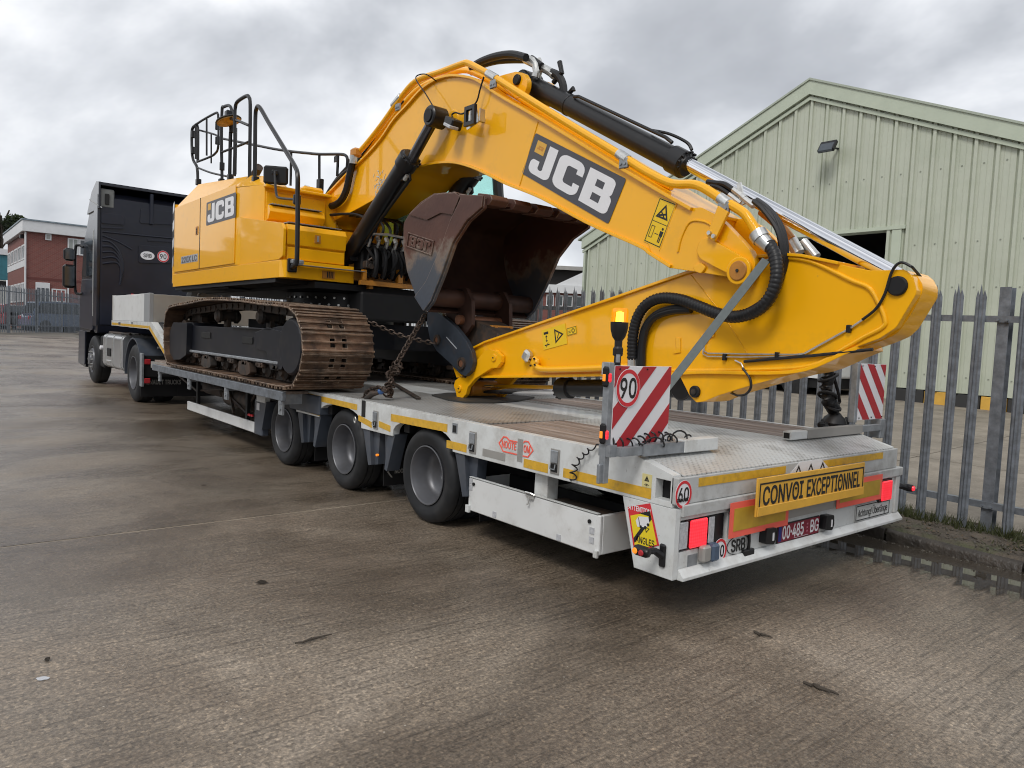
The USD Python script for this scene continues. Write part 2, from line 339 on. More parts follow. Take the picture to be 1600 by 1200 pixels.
m_alu = M('fuel_tank_aluminium', (0.55, 0.56, 0.57), 0.32, 0.9, var=0.12, vs=5, dirt=[((0.2, 0.19, 0.18), 0.5, 5, 0.5, 0.8)])
m_green = M('pale_green_cladding', (0.475, 0.505, 0.415), 0.46, var=0.035, vs=1.2, dirt=[((0.34, 0.385, 0.285), 0.55, 0.9, 0.45, 0.75)], island=0.018)
m_greentrim = M('pale_green_trim', (0.45, 0.50, 0.40), 0.45, var=0.05)
m_greenroof = M('green_roof_sheet', (0.36, 0.40, 0.33), 0.5, var=0.06)
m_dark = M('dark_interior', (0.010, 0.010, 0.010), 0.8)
m_conc2 = M('yard_concrete', (0.235, 0.205, 0.165), 0.75, var=0.2, vs=0.9, dirt=[((0.13, 0.11, 0.085), 0.75, 2.2, 0.42, 0.66), ((0.36, 0.33, 0.28), 0.6, 30, 0.58, 0.68), ((0.07, 0.06, 0.045), 0.7, 45, 0.6, 0.7)], bump=(40, 0.3, 0.01))
m_soil = M('verge_soil', (0.070, 0.056, 0.041), 0.75, var=0.45, vs=7, dirt=[((0.050, 0.060, 0.022), 0.8, 3, 0.5, 0.65), ((0.24, 0.21, 0.16), 0.8, 42, 0.63, 0.69), ((0.020, 0.016, 0.012), 0.7, 30, 0.58, 0.68)], bump=(28, 0.8, 0.03))
m_kerb = M('wet_kerb', (0.034, 0.028, 0.022), 0.5, var=0.45, vs=6, bump=(25, 0.6, 0.02), bevel=0.01)
m_fascia = M('white_fascia', (0.62, 0.63, 0.64), 0.5, var=0.05)
m_glassdark = M('dark_window_pane', (0.035, 0.045, 0.055), 0.08, var=0.2, spec=0.8)
m_teal = M('teal_cladding', (0.035, 0.16, 0.20), 0.5, var=0.1)
m_slate = M('grey_blue_roof', (0.19, 0.235, 0.27), 0.5, var=0.1)
m_bark = M('bark', (0.05, 0.04, 0.03), 0.9)
def two(name, c1, c2):
    return usdkit.material(stage, '/World/Looks/'+name, {'oi': ('geometry', {}), 'h': ('hsv', {'color': c1}), 'mr': ('map_range', {'from_min': 0, 'from_max': 1, 'to_min': 0.6, 'to_max': 1.35}), 'd': ('principled_bsdf', {'roughness': 0.65}), 't': ('translucent_bsdf', {'color': c2}), 'm': ('mix_closure', {'fac': 0.25})},
        [('oi.random_per_island', 'mr.value'), ('mr.result', 'h.value'), ('h.color', 'd.base_color'), ('d.BSDF', 'm.closure1'), ('t.BSDF', 'm.closure2')], surface='m.closure')
m_leaf = two('dark_leaf', (0.026, 0.042, 0.018), (0.06, 0.09, 0.02))
m_grass = two('verge_grass', (0.075, 0.085, 0.03), (0.10, 0.12, 0.03))
m_weed = two('pale_weed', (0.14, 0.155, 0.075), (0.15, 0.17, 0.06))
def pane(name, col, f=0.25):
    return usdkit.material(stage, '/World/Looks/'+name, {'t': ('transparent_bsdf', {'color': col}), 'g': ('glossy_bsdf', {'roughness': 0.03, 'color': (0.9, 0.95, 0.95)}), 'fr': ('layer_weight', {'blend': 0.5}), 'pw': ('math', {'math_type': 'power', 'value2': 4.0}), 'ad': ('math', {'math_type': 'multiply_add', 'value2': 0.8, 'value3': f, 'use_clamp': True}), 'm': ('mix_closure', {})},
        [('fr.facing', 'pw.value1'), ('pw.value', 'ad.value1'), ('ad.value', 'm.fac'), ('t.BSDF', 'm.closure1'), ('g.BSDF', 'm.closure2')], surface='m.closure')
m_glass = pane('tinted_cab_glass', (0.80, 0.945, 0.925), 0.04)
m_carglass = M('car_glass', (0.02, 0.025, 0.03), 0.08, spec=0.8)

def tex(name, nodes, links, surface='p.BSDF'): return usdkit.material(stage, '/World/Looks/'+name, nodes, links, surface=surface)
# brickwork of the far office
m_brick = tex('red_brickwork', {'g': ('geometry', {}), 's': ('separate_xyz', {}), 'a': ('math', {'math_type': 'add'}), 'c': ('combine_xyz', {}), 'b': ('brick_texture', {'color1': (0.20, 0.062, 0.05), 'color2': (0.155, 0.047, 0.04), 'mortar': (0.20, 0.13, 0.11), 'scale': 1.0, 'brick_width': 0.225, 'row_height': 0.075, 'mortar_size': 0.008, 'mortar_smooth': 0.3}), 'p': ('principled_bsdf', {'roughness': 0.8})},
    [('g.position', 's.vector'), ('s.x', 'a.value1'), ('s.y', 'a.value2'), ('a.value', 'c.x'), ('s.z', 'c.y'), ('c.vector', 'b.vector'), ('b.color', 'p.base_color')])
# bucket: rust above, bare blue-grey steel below, worn
m_bucket = tex('bucket_steel', {'g': ('geometry', {}), 's': ('separate_xyz', {}), 'n': ('noise_texture', {'scale': 3.2, 'detail': 8, 'roughness': 0.65}), 'k': ('math', {'math_type': 'multiply_add', 'value2': 0.55, 'value3': 0.0}), 'ad': ('math', {'math_type': 'add'}), 'r': ('rgb_ramp', {'ramp': [(0.0, (0.058, 0.075, 0.105)), (0.40, (0.075, 0.084, 0.10)), (0.47, (0.20, 0.155, 0.125)), (0.53, (0.108, 0.047, 0.033)), (0.7, (0.078, 0.034, 0.026)), (1, (0.125, 0.062, 0.043))]}), 'mr': ('map_range', {'from_min': 1.45, 'from_max': 2.95, 'to_min': -0.28, 'to_max': 0.72}), 'bv': ('bevel', {'samples': 6, 'radius': 0.012}), 'd': ('vector_math', {'math_type': 'dot_product'}), 'e': ('map_range', {'from_min': 0.995, 'from_max': 0.88, 'to_min': 0, 'to_max': 1, 'clamp': True}), 'e2': ('map_range', {'from_min': 0.35, 'from_max': 0.6, 'to_min': 0.1, 'to_max': 0.9, 'clamp': True}), 'mu': ('math', {'math_type': 'multiply'}), 'c': ('mix', {'color2': (0.30, 0.235, 0.19)}), 'n2': ('noise_texture', {'scale': 26, 'detail': 6}), 'bp': ('bump', {'strength': 0.35, 'distance': 0.006}), 'p': ('principled_bsdf', {'metallic': 0.35, 'roughness': 0.52})},
    [('g.position', 's.vector'), ('g.position', 'n.vector'), ('n.fac', 'k.value1'), ('s.z', 'mr.value'), ('mr.result', 'ad.value1'), ('k.value', 'ad.value2'), ('ad.value', 'r.fac'), ('r.color', 'c.color1'), ('bv.bevel', 'd.vector1'), ('g.true_normal', 'd.vector2'), ('d.value', 'e.value'), ('e.result', 'mu.value1'), ('n2.fac', 'e2.value'), ('e2.result', 'mu.value2'), ('mu.value', 'c.fac'), ('c.color', 'p.base_color'), ('g.position', 'n2.vector'), ('n2.fac', 'bp.height'), ('bv.bevel', 'bp.normal'), ('bp.normal', 'p.normal')])
m_bucketin = M('bucket_inside', (0.050, 0.025, 0.018), 0.6, 0.4, var=0.4, vs=4, dirt=[((0.085, 0.045, 0.03), 0.7, 5, 0.5, 0.75)])
m_blulink = M('link_blue_steel', (0.050, 0.062, 0.080), 0.4, 0.5, var=0.2, vs=6, bevel=0.006, dirt=[((0.13, 0.08, 0.05), 0.55, 7, 0.52, 0.75)])
m_rustpin = M('rusty_pin', (0.19, 0.085, 0.045), 0.55, 0.4, var=0.3, vs=20)
# timber planks
m_wood = tex('weathered_plank', {'g': ('geometry', {}), 'mp': ('mapping', {'scale': (26, 1.6, 26)}), 'n': ('noise_texture', {'scale': 1.0, 'detail': 9, 'roughness': 0.7}), 'r': ('rgb_ramp', {'ramp': [(0.3, (0.115, 0.083, 0.068)), (0.5, (0.26, 0.205, 0.172)), (0.7, (0.40, 0.335, 0.29))]}), 'oi': ('object_info', {}), 'om': ('map_range', {'from_min': 0, 'from_max': 1, 'to_min': 0.7, 'to_max': 1.15}), 'h': ('hsv', {}), 'bp': ('bump', {'strength': 0.5, 'distance': 0.004}), 'p': ('principled_bsdf', {'roughness': 0.62})},
    [('g.position', 'mp.vector'), ('mp.vector', 'n.vector'), ('n.fac', 'r.fac'), ('r.color', 'h.color'), ('oi.random', 'om.value'), ('om.result', 'h.value'), ('h.color', 'p.base_color'), ('n.fac', 'bp.height'), ('bp.normal', 'p.normal')])
# steel tread plate: the small raised tears are far under a pixel to a few pixels, so they are relief in the material
def tread(name, base, mark):
    return tex(name, {'g': ('geometry', {}), 'mp': ('mapping', {'rotation': (0, 0, 0.785), 'scale': (1, 1, 0)}), 'v': ('voronoi_texture', {'scale': 34, 'randomness': 0.0, 'metric': 'manhattan'}), 'mr': ('map_range', {'from_min': 0.16, 'from_max': 0.40, 'to_min': 1, 'to_max': 0, 'clamp': True}),
        'n': ('noise_texture', {'scale': 2.6, 'detail': 7, 'roughness': 0.65}), 'mw': ('map_range', {'from_min': 0.40, 'from_max': 0.60, 'to_min': 0.05, 'to_max': 0.85, 'clamp': True}), 'mu': ('math', {'math_type': 'multiply'}), 'c': ('mix', {'color1': base, 'color2': mark}), 'dn': ('mix', {'color2': (0.16, 0.145, 0.125)}), 'dm': ('map_range', {'from_min': 0.5, 'from_max': 0.72, 'to_min': 0, 'to_max': 0.65, 'clamp': True}), 'bp': ('bump', {'strength': 0.7, 'distance': 0.004}), 'p': ('principled_bsdf', {'roughness': 0.36, 'metallic': 0.35})},
        [('g.position', 'mp.vector'), ('mp.vector', 'v.vector'), ('v.distance', 'mr.value'), ('g.position', 'n.vector'), ('n.fac', 'mw.value'), ('mr.result', 'mu.value1'), ('mw.result', 'mu.value2'), ('mu.value', 'c.fac'), ('n.fac', 'dm.value'), ('dm.result', 'dn.fac'), ('c.color', 'dn.color1'), ('dn.color', 'p.base_color'), ('mr.result', 'bp.height'), ('bp.normal', 'p.normal')])
m_tread = tread('tread_plate_grey', (0.40, 0.40, 0.385), (0.13, 0.12, 0.11))
m_treadwhite = tread('tread_plate_white', (0.60, 0.61, 0.60), (0.20, 0.18, 0.16))
# wet, brushed concrete
def concrete(name, tone=1.0):
    t = lambda *c: tuple(x*tone*1.16 for x in c)
    return tex(name, {'g': ('geometry', {}), 'mp': ('mapping', {'scale': (1.0, 26.0, 0.0)}), 'ln': ('noise_texture', {'scale': 1.8, 'detail': 7, 'roughness': 0.66}),
        'big': ('noise_texture', {'scale': 0.5, 'detail': 8, 'roughness': 0.66, 'distortion': 0.4}), 'fine': ('noise_texture', {'scale': 60, 'detail': 8, 'roughness': 0.78}), 'ag': ('voronoi_texture', {'scale': 88, 'randomness': 1.0}), 'ags': ('separate_color', {}), 'agr': ('rgb_ramp', {'ramp': [(0.0, (0.42, 0.40, 0.37)), (0.25, (0.86, 0.85, 0.83)), (0.7, (1.08, 1.07, 1.05)), (1.0, (1.75, 1.70, 1.60))]}), 'agm': ('mix', {'mix_type': 'multiply', 'fac': 0.6}),
        'mpb': ('mapping', {'scale': (0.34, 0.52, 0)}), 'wet': ('noise_texture', {'scale': 1.3, 'detail': 7, 'roughness': 0.62, 'distortion': 0.5}),
        'rc': ('rgb_ramp', {'ramp': [(0.30, t(0.058, 0.044, 0.032)), (0.46, t(0.108, 0.086, 0.065)), (0.56, t(0.138, 0.114, 0.089)), (0.72, t(0.195, 0.168, 0.138))]}),
        'rf': ('rgb_ramp', {'ramp': [(0.33, (0.28, 0.26, 0.24)), (0.44, (0.80, 0.79, 0.77)), (0.52, (1, 1, 1)), (0.64, (1.9, 1.86, 1.76))]}), 'mf': ('mix', {'mix_type': 'multiply', 'fac': 0.9}),
        'rl': ('rgb_ramp', {'ramp': [(0.34, (0.45, 0.43, 0.41)), (0.46, (0.95, 0.94, 0.93)), (0.7, (1.25, 1.23, 1.2))]}), 'ml': ('mix', {'mix_type': 'multiply', 'fac': 0.85}),
        'vo': ('voronoi_texture', {'scale': 24, 'randomness': 1.0}), 'vs': ('map_range', {'from_min': 0.05, 'from_max': 0.11, 'to_min': 1, 'to_max': 0, 'clamp': True}), 'sp': ('separate_color', {}), 'sg': ('math', {'math_type': 'greater_than', 'value2': 0.80}), 'sm': ('math', {'math_type': 'multiply'}), 'sc': ('mix', {'color2': t(0.36, 0.33, 0.28)}),
        'dk': ('math', {'math_type': 'less_than', 'value2': 0.13}), 'dm': ('math', {'math_type': 'multiply'}), 'dc': ('mix', {'color2': (0.03, 0.026, 0.022)}),
        'wd': ('map_range', {'from_min': 0.40, 'from_max': 0.60, 'to_min': 0.66, 'to_max': 1.10, 'clamp': True}), 'wh': ('hsv', {}), 'rw': ('map_range', {'from_min': 0.40, 'from_max': 0.60, 'to_min': 0.13, 'to_max': 0.46, 'clamp': True}), 'ra': ('math', {'math_type': 'multiply_add', 'value2': 0.22, 'value3': -0.11}), 'rs': ('math', {'math_type': 'add', 'use_clamp': True}),
        'hh': ('math', {'math_type': 'multiply_add', 'value2': 1.6}), 'bp': ('bump', {'strength': 0.6, 'distance': 0.006}), 'p': ('principled_bsdf', {'specular_ior_level': 0.75})},
        [('g.position', 'mp.vector'), ('mp.vector', 'ln.vector'), ('g.position', 'big.vector'), ('g.position', 'fine.vector'), ('g.position', 'mpb.vector'), ('mpb.vector', 'wet.vector'),
         ('g.position', 'ag.vector'), ('ag.color', 'ags.color'), ('ags.g', 'agr.fac'), ('big.fac', 'rc.fac'), ('fine.fac', 'rf.fac'), ('rc.color', 'agm.color1'), ('agr.color', 'agm.color2'), ('agm.color', 'mf.color1'), ('rf.color', 'mf.color2'), ('ln.fac', 'rl.fac'), ('mf.color', 'ml.color1'), ('rl.color', 'ml.color2'),
         ('g.position', 'vo.vector'), ('vo.distance', 'vs.value'), ('vo.color', 'sp.color'), ('sp.r', 'sg.value1'), ('vs.result', 'sm.value1'), ('sg.value', 'sm.value2'), ('sm.value', 'sc.fac'), ('ml.color', 'sc.color1'),
         ('sp.r', 'dk.value1'), ('dk.value', 'dm.value1'), ('vs.result', 'dm.value2'), ('dm.value', 'dc.fac'), ('sc.color', 'dc.color1'), ('dc.color', 'wh.color'), ('wet.fac', 'wd.value'), ('wd.result', 'wh.value'), ('wh.color', 'p.base_color'),
         ('wet.fac', 'rw.value'), ('fine.fac', 'ra.value1'), ('rw.result', 'rs.value1'), ('ra.value', 'rs.value2'), ('rs.value', 'p.roughness'),
         ('ln.fac', 'hh.value1'), ('fine.fac', 'hh.value3'), ('hh.value', 'bp.height'), ('bp.normal', 'p.normal')])
m_slab = concrete('wet_concrete'); m_slab2 = concrete('wet_concrete_pale', 1.12)
m_joint = M('joint_sealant', (0.36, 0.31, 0.24), 0.6, var=0.3, vs=4)
m_base = M('ground_base', (0.10, 0.088, 0.07), 0.7, var=0.25, vs=0.5)
m_water = tex('puddle_water', {'g': ('geometry', {}), 'mp': ('mapping', {'scale': (1.8, 6.0, 0)}), 'n': ('noise_texture', {'scale': 1.6, 'detail': 6, 'roughness': 0.6}), 's': ('separate_xyz', {}), 'x': ('map_range', {'from_min': 1.95, 'from_max': 2.45, 'to_min': -0.98, 'to_max': 0.12}), 'a': ('math', {'math_type': 'multiply_add', 'value2': 1.9}), 'r': ('map_range', {'from_min': 0.28, 'from_max': 0.72, 'to_min': 0, 'to_max': 1, 'clamp': True}), 't': ('transparent_bsdf', {}), 'p': ('principled_bsdf', {'base_color': (0.030, 0.025, 0.019), 'roughness': 0.02, 'specular_ior_level': 0.7}), 'm': ('mix_closure', {})},
    [('g.position', 'mp.vector'), ('mp.vector', 'n.vector'), ('g.position', 's.vector'), ('s.x', 'x.value'), ('n.fac', 'a.value1'), ('x.result', 'a.value3'), ('a.value', 'r.value'), ('r.result', 'm.fac'), ('t.BSDF', 'm.closure1'), ('p.BSDF', 'm.closure2')], surface='m.closure')
# ------------------------------------------------------------------ ground
def g(y):          # the yard is level here and rises gently towards the far fence
    ys = [-60, 9, 12, 15.5, 19.7, 28, 36, 42, 400]; zs = [0, 0, .02, .07, .12, .36, .60, .66, .66]
    return float(np.interp(y, ys, zs))
def sheet(mb, xs, ys, zf, down=None):
    v = [(x, y, zf(x, y)) for y in ys for x in xs]; n = len(xs); f = []
    for j in range(len(ys)-1):
        for i in range(n-1):
            a = j*n+i; f.append((a, a+1, a+n+1, a+n))
    mb.add(v, f)
    if down:
        rim = [(x, ys[0]) for x in xs]+[(xs[-1], y) for y in ys[1:]]+[(x, ys[-1]) for x in xs[::-1][1:]]+[(xs[0], y) for y in ys[::-1][1:]]
        vv, ff = [], []
        for x, y in rim: vv += [(x, y, zf(x, y)), (x, y, zf(x, y)-down)]
        for i in range(len(rim)-1): ff.append((2*i, 2*i+1, 2*i+3, 2*i+2))
        mb.add(vv, ff)
    return mb
ground = thing('ground', 'large yard of wet brown concrete slabs', 'ground', kind='structure')
ys = [-260, -60, -10, 0, 9, 12, 15.5, 19.7, 24, 28, 32, 36, 42, 60, 120, 400]
sheet(MB(), [-400, -100, -20, 0, 20, 60, 400], ys, lambda x, y: g(y)-0.02).build('subgrade', m_base, ground, smooth=False)
rows = [-13.5, -5.2, 3.085, 11.4, 19.7, 28.0, 36.0]
cols = [(-15.2, -6.42), (-6.4, 2.80)]
for j in range(len(rows)-1):
    for i, (x0, x1) in enumerate(cols):
        a, b = rows[j]+.011, rows[j+1]-.011
        yy = np.unique(np.clip([a, b, 9, 12, 15.5, 19.7-.011, 19.7+.011, 24, 28, 32], a, b))
        sheet(MB(), [x0, (x0+x1)/2, x1], list(yy), lambda x, y: g(y), 0.018).build('concrete_slab', m_slab if (i+j) % 2 else m_slab2, ground, smooth=False)
for y in rows[1:-1]:                       # sealant in the slab joints, a little below the slabs and ragged
    MB().box(-15.2, y-.010, g(y)-.015, 2.79, y+.010, g(y)-.003).build('joint_sealant', m_joint, ground, smooth=False)
# kerb, verge and the yard beyond the fence
kerb = thing('kerb', 'low dark wet kerb along the right edge of the yard', 'kerb', kind='structure')
vz = lambda y: 0.10+max(0.022*min(y, 8), -0.02) if y < 8 else max(0.10+0.022*8, g(y)+0.12)
y = -9.0
while y < 12:
    k = MB(); n = 5; yy = np.linspace(y+.008, y+.905, n)
    prof = lambda t: [(2.812+.012*math.sin(3*t), -.03), (2.818+.01*math.sin(3*t), vz(t)-.045+.008*math.sin(7*t)), (2.842+.006*math.sin(9*t), vz(t)-.012+.006*math.sin(5*t)), (2.885, vz(t)-.02), (2.885, -.03)]
    v = []; f = []
    for t in yy: v += [(x, t, z) for x, z in prof(t)]
    for i in range(n-1):
        for q in range(4): f.append((i*5+q, i*5+5+q, i*5+6+q, i*5+q+1))
    f += [(0, 1, 2, 3), ((n-1)*5+3, (n-1)*5+2, (n-1)*5+1, (n-1)*5)]
    k.add([], np.zeros((0, 3), int)) if False else None
    k.v.append(np.array(v)); fl = []
    for q in f: fl += [(q[0], q[1], q[2]), (q[0], q[2], q[3])]
    k.f.append(np.array(fl+[(0, 3, 4), ((n-1)*5+3, (n-1)*5, (n-1)*5+4)])); k.n = len(v)
    k.build('kerb_stone', m_kerb, kerb, smooth=40); y += .915
vg = MB(); xs = np.linspace(2.846, 3.72, 26); yy = np.arange(-9, 12.01, .07)
P = np.array([(x, t, vz(t)) for t in yy for x in xs]); nz = meshkit.fbm(P*[7, 7, 1], 4, 3)
P[:, 2] += (nz-.5)*.07*np.clip((P[:, 0]-2.85)*10, 0.15, 1)
P[:, 2] -= .055*np.clip((2.905-P[:, 0])/.05, 0, 1)
n = len(xs); vg.add(P, [(j*n+i, j*n+i+1, (j+1)*n+i+1, (j+1)*n+i) for j in range(len(yy)-1) for i in range(n-1)])
tag(vg.build('verge', m_soil, smooth=True), 'strip of bare soil and moss between the kerb and the fence', 'verge', kind='structure')
far_yard = thing('yard', 'dusty pale concrete yard beyond the right hand fence', 'yard', kind='structure')
def fz(x, y): return vz(y)+.004+(.36+.022*min(y, 10)-.10-.022*min(y, 8))*min(max((x-3.7)/10.3, 0), 1.05)
xs = [3.725, 6.6, 6.62, 9.4, 9.42, 12.2, 12.22, 15.0]
yb = [-14, -8.5, -5.2, -1.9, 1.4, 4.7, 8.0, 11.3]
for i in range(0, 8, 2):
    for j in range(len(yb)-1):
        sheet(MB(), [xs[i], (xs[i]+xs[i+1])/2, xs[i+1]], [yb[j]+.008, (yb[j]+yb[j+1])/2, yb[j+1]-.008], fz, .03).build('concrete_slab', m_conc2, far_yard, smooth=False)
sheet(MB(), [3.725, 9, 15], [-14, -5, 0, 5, 8, 11.3], lambda x, y: fz(x, y)-.02).build('subgrade', m_soil, far_yard, smooth=False)
sheet(MB(), [3.725, 9, 15, 60], [11.3, 15.5, 19.7, 28, 36, 42], lambda x, y: max(g(y), .15)+.1).build('subgrade', m_base, far_yard, smooth=False)
# puddle by the kerb
tag(sheet(MB(), [1.85, 2.84], [-2.6, .75], lambda x, y: .004).build('puddle', m_water, smooth=False), 'shallow puddle against the kerb mirroring the fence', 'puddle', kind='structure')

# ------------------------------------------------------------------ palisade fences
def pale(mb, o, d, nrm, h, w=.074, tilt=0.0, n5=True):
    # W section pale with a three pointed head; o foot, d along the fence, nrm to the viewer's side
    o, d, nrm = V(*o), V(*d), V(*nrm); us = [-.5, -.32, -.16, 0, .16, .32, .5]; ds = [0, .012, .010, .022, .010, .012, 0]; tops = [-.10, -.045, -.085, 0, -.085, -.045, -.10]
    up = V(0, 0, 1)+d*tilt; vs = []
    for back in (0, .0035):
        for k in range(7):
            b = o+d*us[k]*w+nrm*(ds[k]-back)
            vs += [b, b+up*(h+tops[k])]
    f = []
    for k in range(6):
        f += [(2*k, 2*k+2, 2*k+3, 2*k+1), (14+2*k, 14+2*k+1, 14+2*k+3, 14+2*k+2), (2*k+1, 2*k+3, 14+2*k+3, 14+2*k+1)]
    f += [(0, 1, 15, 14), (12, 26, 27, 13)]
    return mb.add(vs, f)
def fence(label, a, b, zf, h, spacing, post_every, post_at, r1, r2, mat, cat_group=None, flip=1):
    t = thing('palisade_fence', label, 'fence')
    a, b = V(*a, 0), V(*b, 0); L = np.linalg.norm(b-a); d = (b-a)/L; nrm = V(-d[1], d[0], 0)*flip
    at = lambda s, z=0: a+d*s+V(0, 0, zf((a+d*s)[1])+z)
    k = 0; s = .03; R = random.Random(5)
    while s < L:
        post_near = abs(((s-post_at+post_every/2) % post_every)-post_every/2) < spacing*.42
        if not post_near:
            pale(MB(), at(s, -.02)+nrm*.012, d, nrm, h+.02+R.uniform(-.008, .008), tilt=R.uniform(-.008, .008)).build('pale', mat, t, smooth=False)
        s += spacing; k += 1
    for z in (r1, r2):
        seg = 0.0
        while seg < L:
            e = min(seg+post_every, L)
            m = MB(); m.bar(at(seg, z)-nrm*.004, at(e, z)-nrm*.004, .006, .05); m.bar(at(seg, z+.022)-nrm*.03, at(e, z+.022)-nrm*.03, .05, .006)
            m.build('rail', mat, t, smooth=False); seg = e
    s = post_at % post_every
    while s < L:
        m = MB(); p0, p1 = at(s, -.1)-nrm*.075, at(s, h-.02)-nrm*.075
        for o, w, hh in ((nrm*.05, .008, .078), (-nrm*.05, .008, .078), (nrm*0, .10, .007)):
            c0, c1 = p0+o, p1+o; m.obox((c0+c1)/2, (hh if w == .008 else .007, w if w == .008 else .10, np.linalg.norm(c1-c0)), (d, nrm, (c1-c0)/np.linalg.norm(c1-c0)))
        for z in (r1, r2): m.cyl(at(s-.03, z)+nrm*.0, at(s-.03, z)+nrm*.016, .011, n=6); m.cyl(at(s+.03, z), at(s+.03, z)+nrm*.016, .011, n=6)
        m.build('post', mat, t, smooth=False); s += post_every
    return t
fence('grey galvanised palisade fence on the soil verge right of the trailer', (3.46, -4.38), (3.46, 24.5), vz, 1.915, .155, 2.79, 4.38-.32-.31+.31, .20, 1.64, m_fence)
fbase = [on('z', .66, (-60, 519)), on('z', .66, (640, 530))]
fence('distant grey palisade fence in front of the brick office', on('z', .66, (-130, 518))[:2], on('z', .66, (300, 520.5))[:2], lambda y: .66, 2.2, .155, 2.75, 1.3, .32, 1.92, m_fence, flip=-1)
fence('distant palisade fence seen between the crawler tracks and the excavator body', on('z', .66, (301, 520.5))[:2], on('z', .66, (660, 540))[:2], lambda y: .66, 2.2, .155, 2.75, 1.3, .32, 1.92, m_fence, flip=-1)

# ------------------------------------------------------------------ warehouse
XW = 14.0
def W(q): return tuple(on('x', XW, q)[1:])
peak, eaveL = W((1270, 127)), W((917, 371)); dy = eaveL[0]-peak[0]; slope = (peak[1]-W((1600, 215))[1])/(peak[0]-W((1600, 215))[0])
Yl, Yp, Yr = eaveL[0], peak[0], peak[0]-dy
zl = eaveL[1]; zr = zl
def roofz(y): return peak[1]-(peak[1]-zl)*abs(y-Yp)/dy
base = lambda y: fz(XW, y)
wh = thing('warehouse', 'pale green ribbed metal warehouse with gable roof and dark doorway', 'warehouse')
dj = W((1391, 420))[0]; dt = W((1391, 361))[1]; dl = dj+5.6
ribs = [W(q)[0] for q in ((1243, 250), (1318, 250))]; pitch = (ribs[0]-ribs[1])/3
y1 = Yp
def sheetpanel(ya, yb_):  # noqa                    # one cladding sheet: a flat pan and a raised rib on its left edge
    zb = max(base(ya), base(yb_))+.28
    m = MB(); top = lambda t: roofz(t)-.33
    spans = [(zb, None)]
    if yb_ > dj-.02 and ya < dl+.02 and (ya+yb_)/2 > dj and (ya+yb_)/2 < dl: spans = [(dt+.10, None)]
    z0 = spans[0][0]
    rib = .075; prof = [(ya+.004, .03), (ya+.034, .035), (ya+.046, 0), (ya+pitch*.34, 0), (ya+pitch*.36, -.008), (ya+pitch*.38, 0), (ya+pitch*.62, 0), (ya+pitch*.64, -.008), (ya+pitch*.66, 0), (yb_-rib-.012, 0), (yb_-rib, -.045), (yb_-.012, -.045), (yb_-.0, .03)]
    v = []
    for t, o in prof: v += [(XW+o, t, z0), (XW+o, t, top(t))]
    n = len(prof); f = [(2*k, 2*k+1, 2*k+3, 2*k+2) for k in range(n-1)]
    vb = [(x+.012 if True else x, t, z) for (x, t, z) in v]
    f2 = [(2*n+a, 2*n+d_, 2*n+c, 2*n+b) for a, b, c, d_ in f]
    m.add(v+vb, f+f2)
    return m
k0 = int((Yp-Yr)/pitch)
for k in range(-k0, k0+1):
    ya, yb_ = Yp+k*pitch, Yp+(k+1)*pitch
    if ya < -7 or yb_ > Yl+.01: continue
    sheetpanel(ya, yb_).build('cladding_sheet', m_green, wh, smooth=False)
# fixings in rows
m = MB()
for k in range(-20, k0):
    yc = Yp+(k+.5)*pitch
    for zz in (roofz(Yp)-2.55, dt-.35, base(yc)+.62, base(yc)+2.5):
        if zz < roofz(yc)-.5 and not (dj < yc < dl and zz < dt+.1) and -7 < yc < Yl: m.cyl((XW-.012, yc, zz), (XW+.01, yc, zz), .016, n=6)
m.build('fixing_screw', M('grey_screw', (.25, .27, .22), .5), wh, smooth=False).SetCustomDataByKey('kind', 'stuff')
for s in (1, -1):                           # barge boards: a bead on the wall, then the deep capping, and the roof behind
    pe = (Yl+.10 if s > 0 else Yr-.1); ze = roofz(pe) if s > 0 else roofz(pe)
    q = lambda o: [(Yp, peak[1]+o), (pe, roofz(pe)+o)]
    c = MB()
    P1 = Polygon([(Yp, peak[1]-.33), (pe, roofz(pe)-.33), (pe, roofz(pe)+.0), (Yp, peak[1])]); c.prism(P1, 'x', XW-.13, XW+.02); c.build('barge_board', m_greentrim, wh, smooth=False)
    c = MB().prism(Polygon([(Yp, peak[1]-.46), (pe, roofz(pe)-.46), (pe, roofz(pe)-.375), (Yp, peak[1]-.375)]), 'x', XW-.075, XW-.038); c.build('wall_trim', m_greentrim, wh, smooth=False)
    c = MB().prism(Polygon([(Yp, peak[1]+.0), (pe+.15*s, roofz(pe+.15*s)+.0), (pe+.15*s, roofz(pe+.15*s)+.05), (Yp, peak[1]+.05)]), 'x', XW-.16, XW+26); c.build('roof', m_greenroof, wh, smooth=False)
MB().box(XW-.06, Yl-.03, base(Yl)+.2, XW+.1, Yl+.05, zl-.3).build('corner_flashing', m_greentrim, wh, smooth=False)
MB().box(XW+.03, Yl, 0, XW+26, Yl+.06, zl-.05).build('side_wall', m_green, wh, smooth=False)
MB().box(XW+.03, Yr-.06, 0, XW+26, Yr, zl-.05).build('side_wall', m_green, wh, smooth=False)
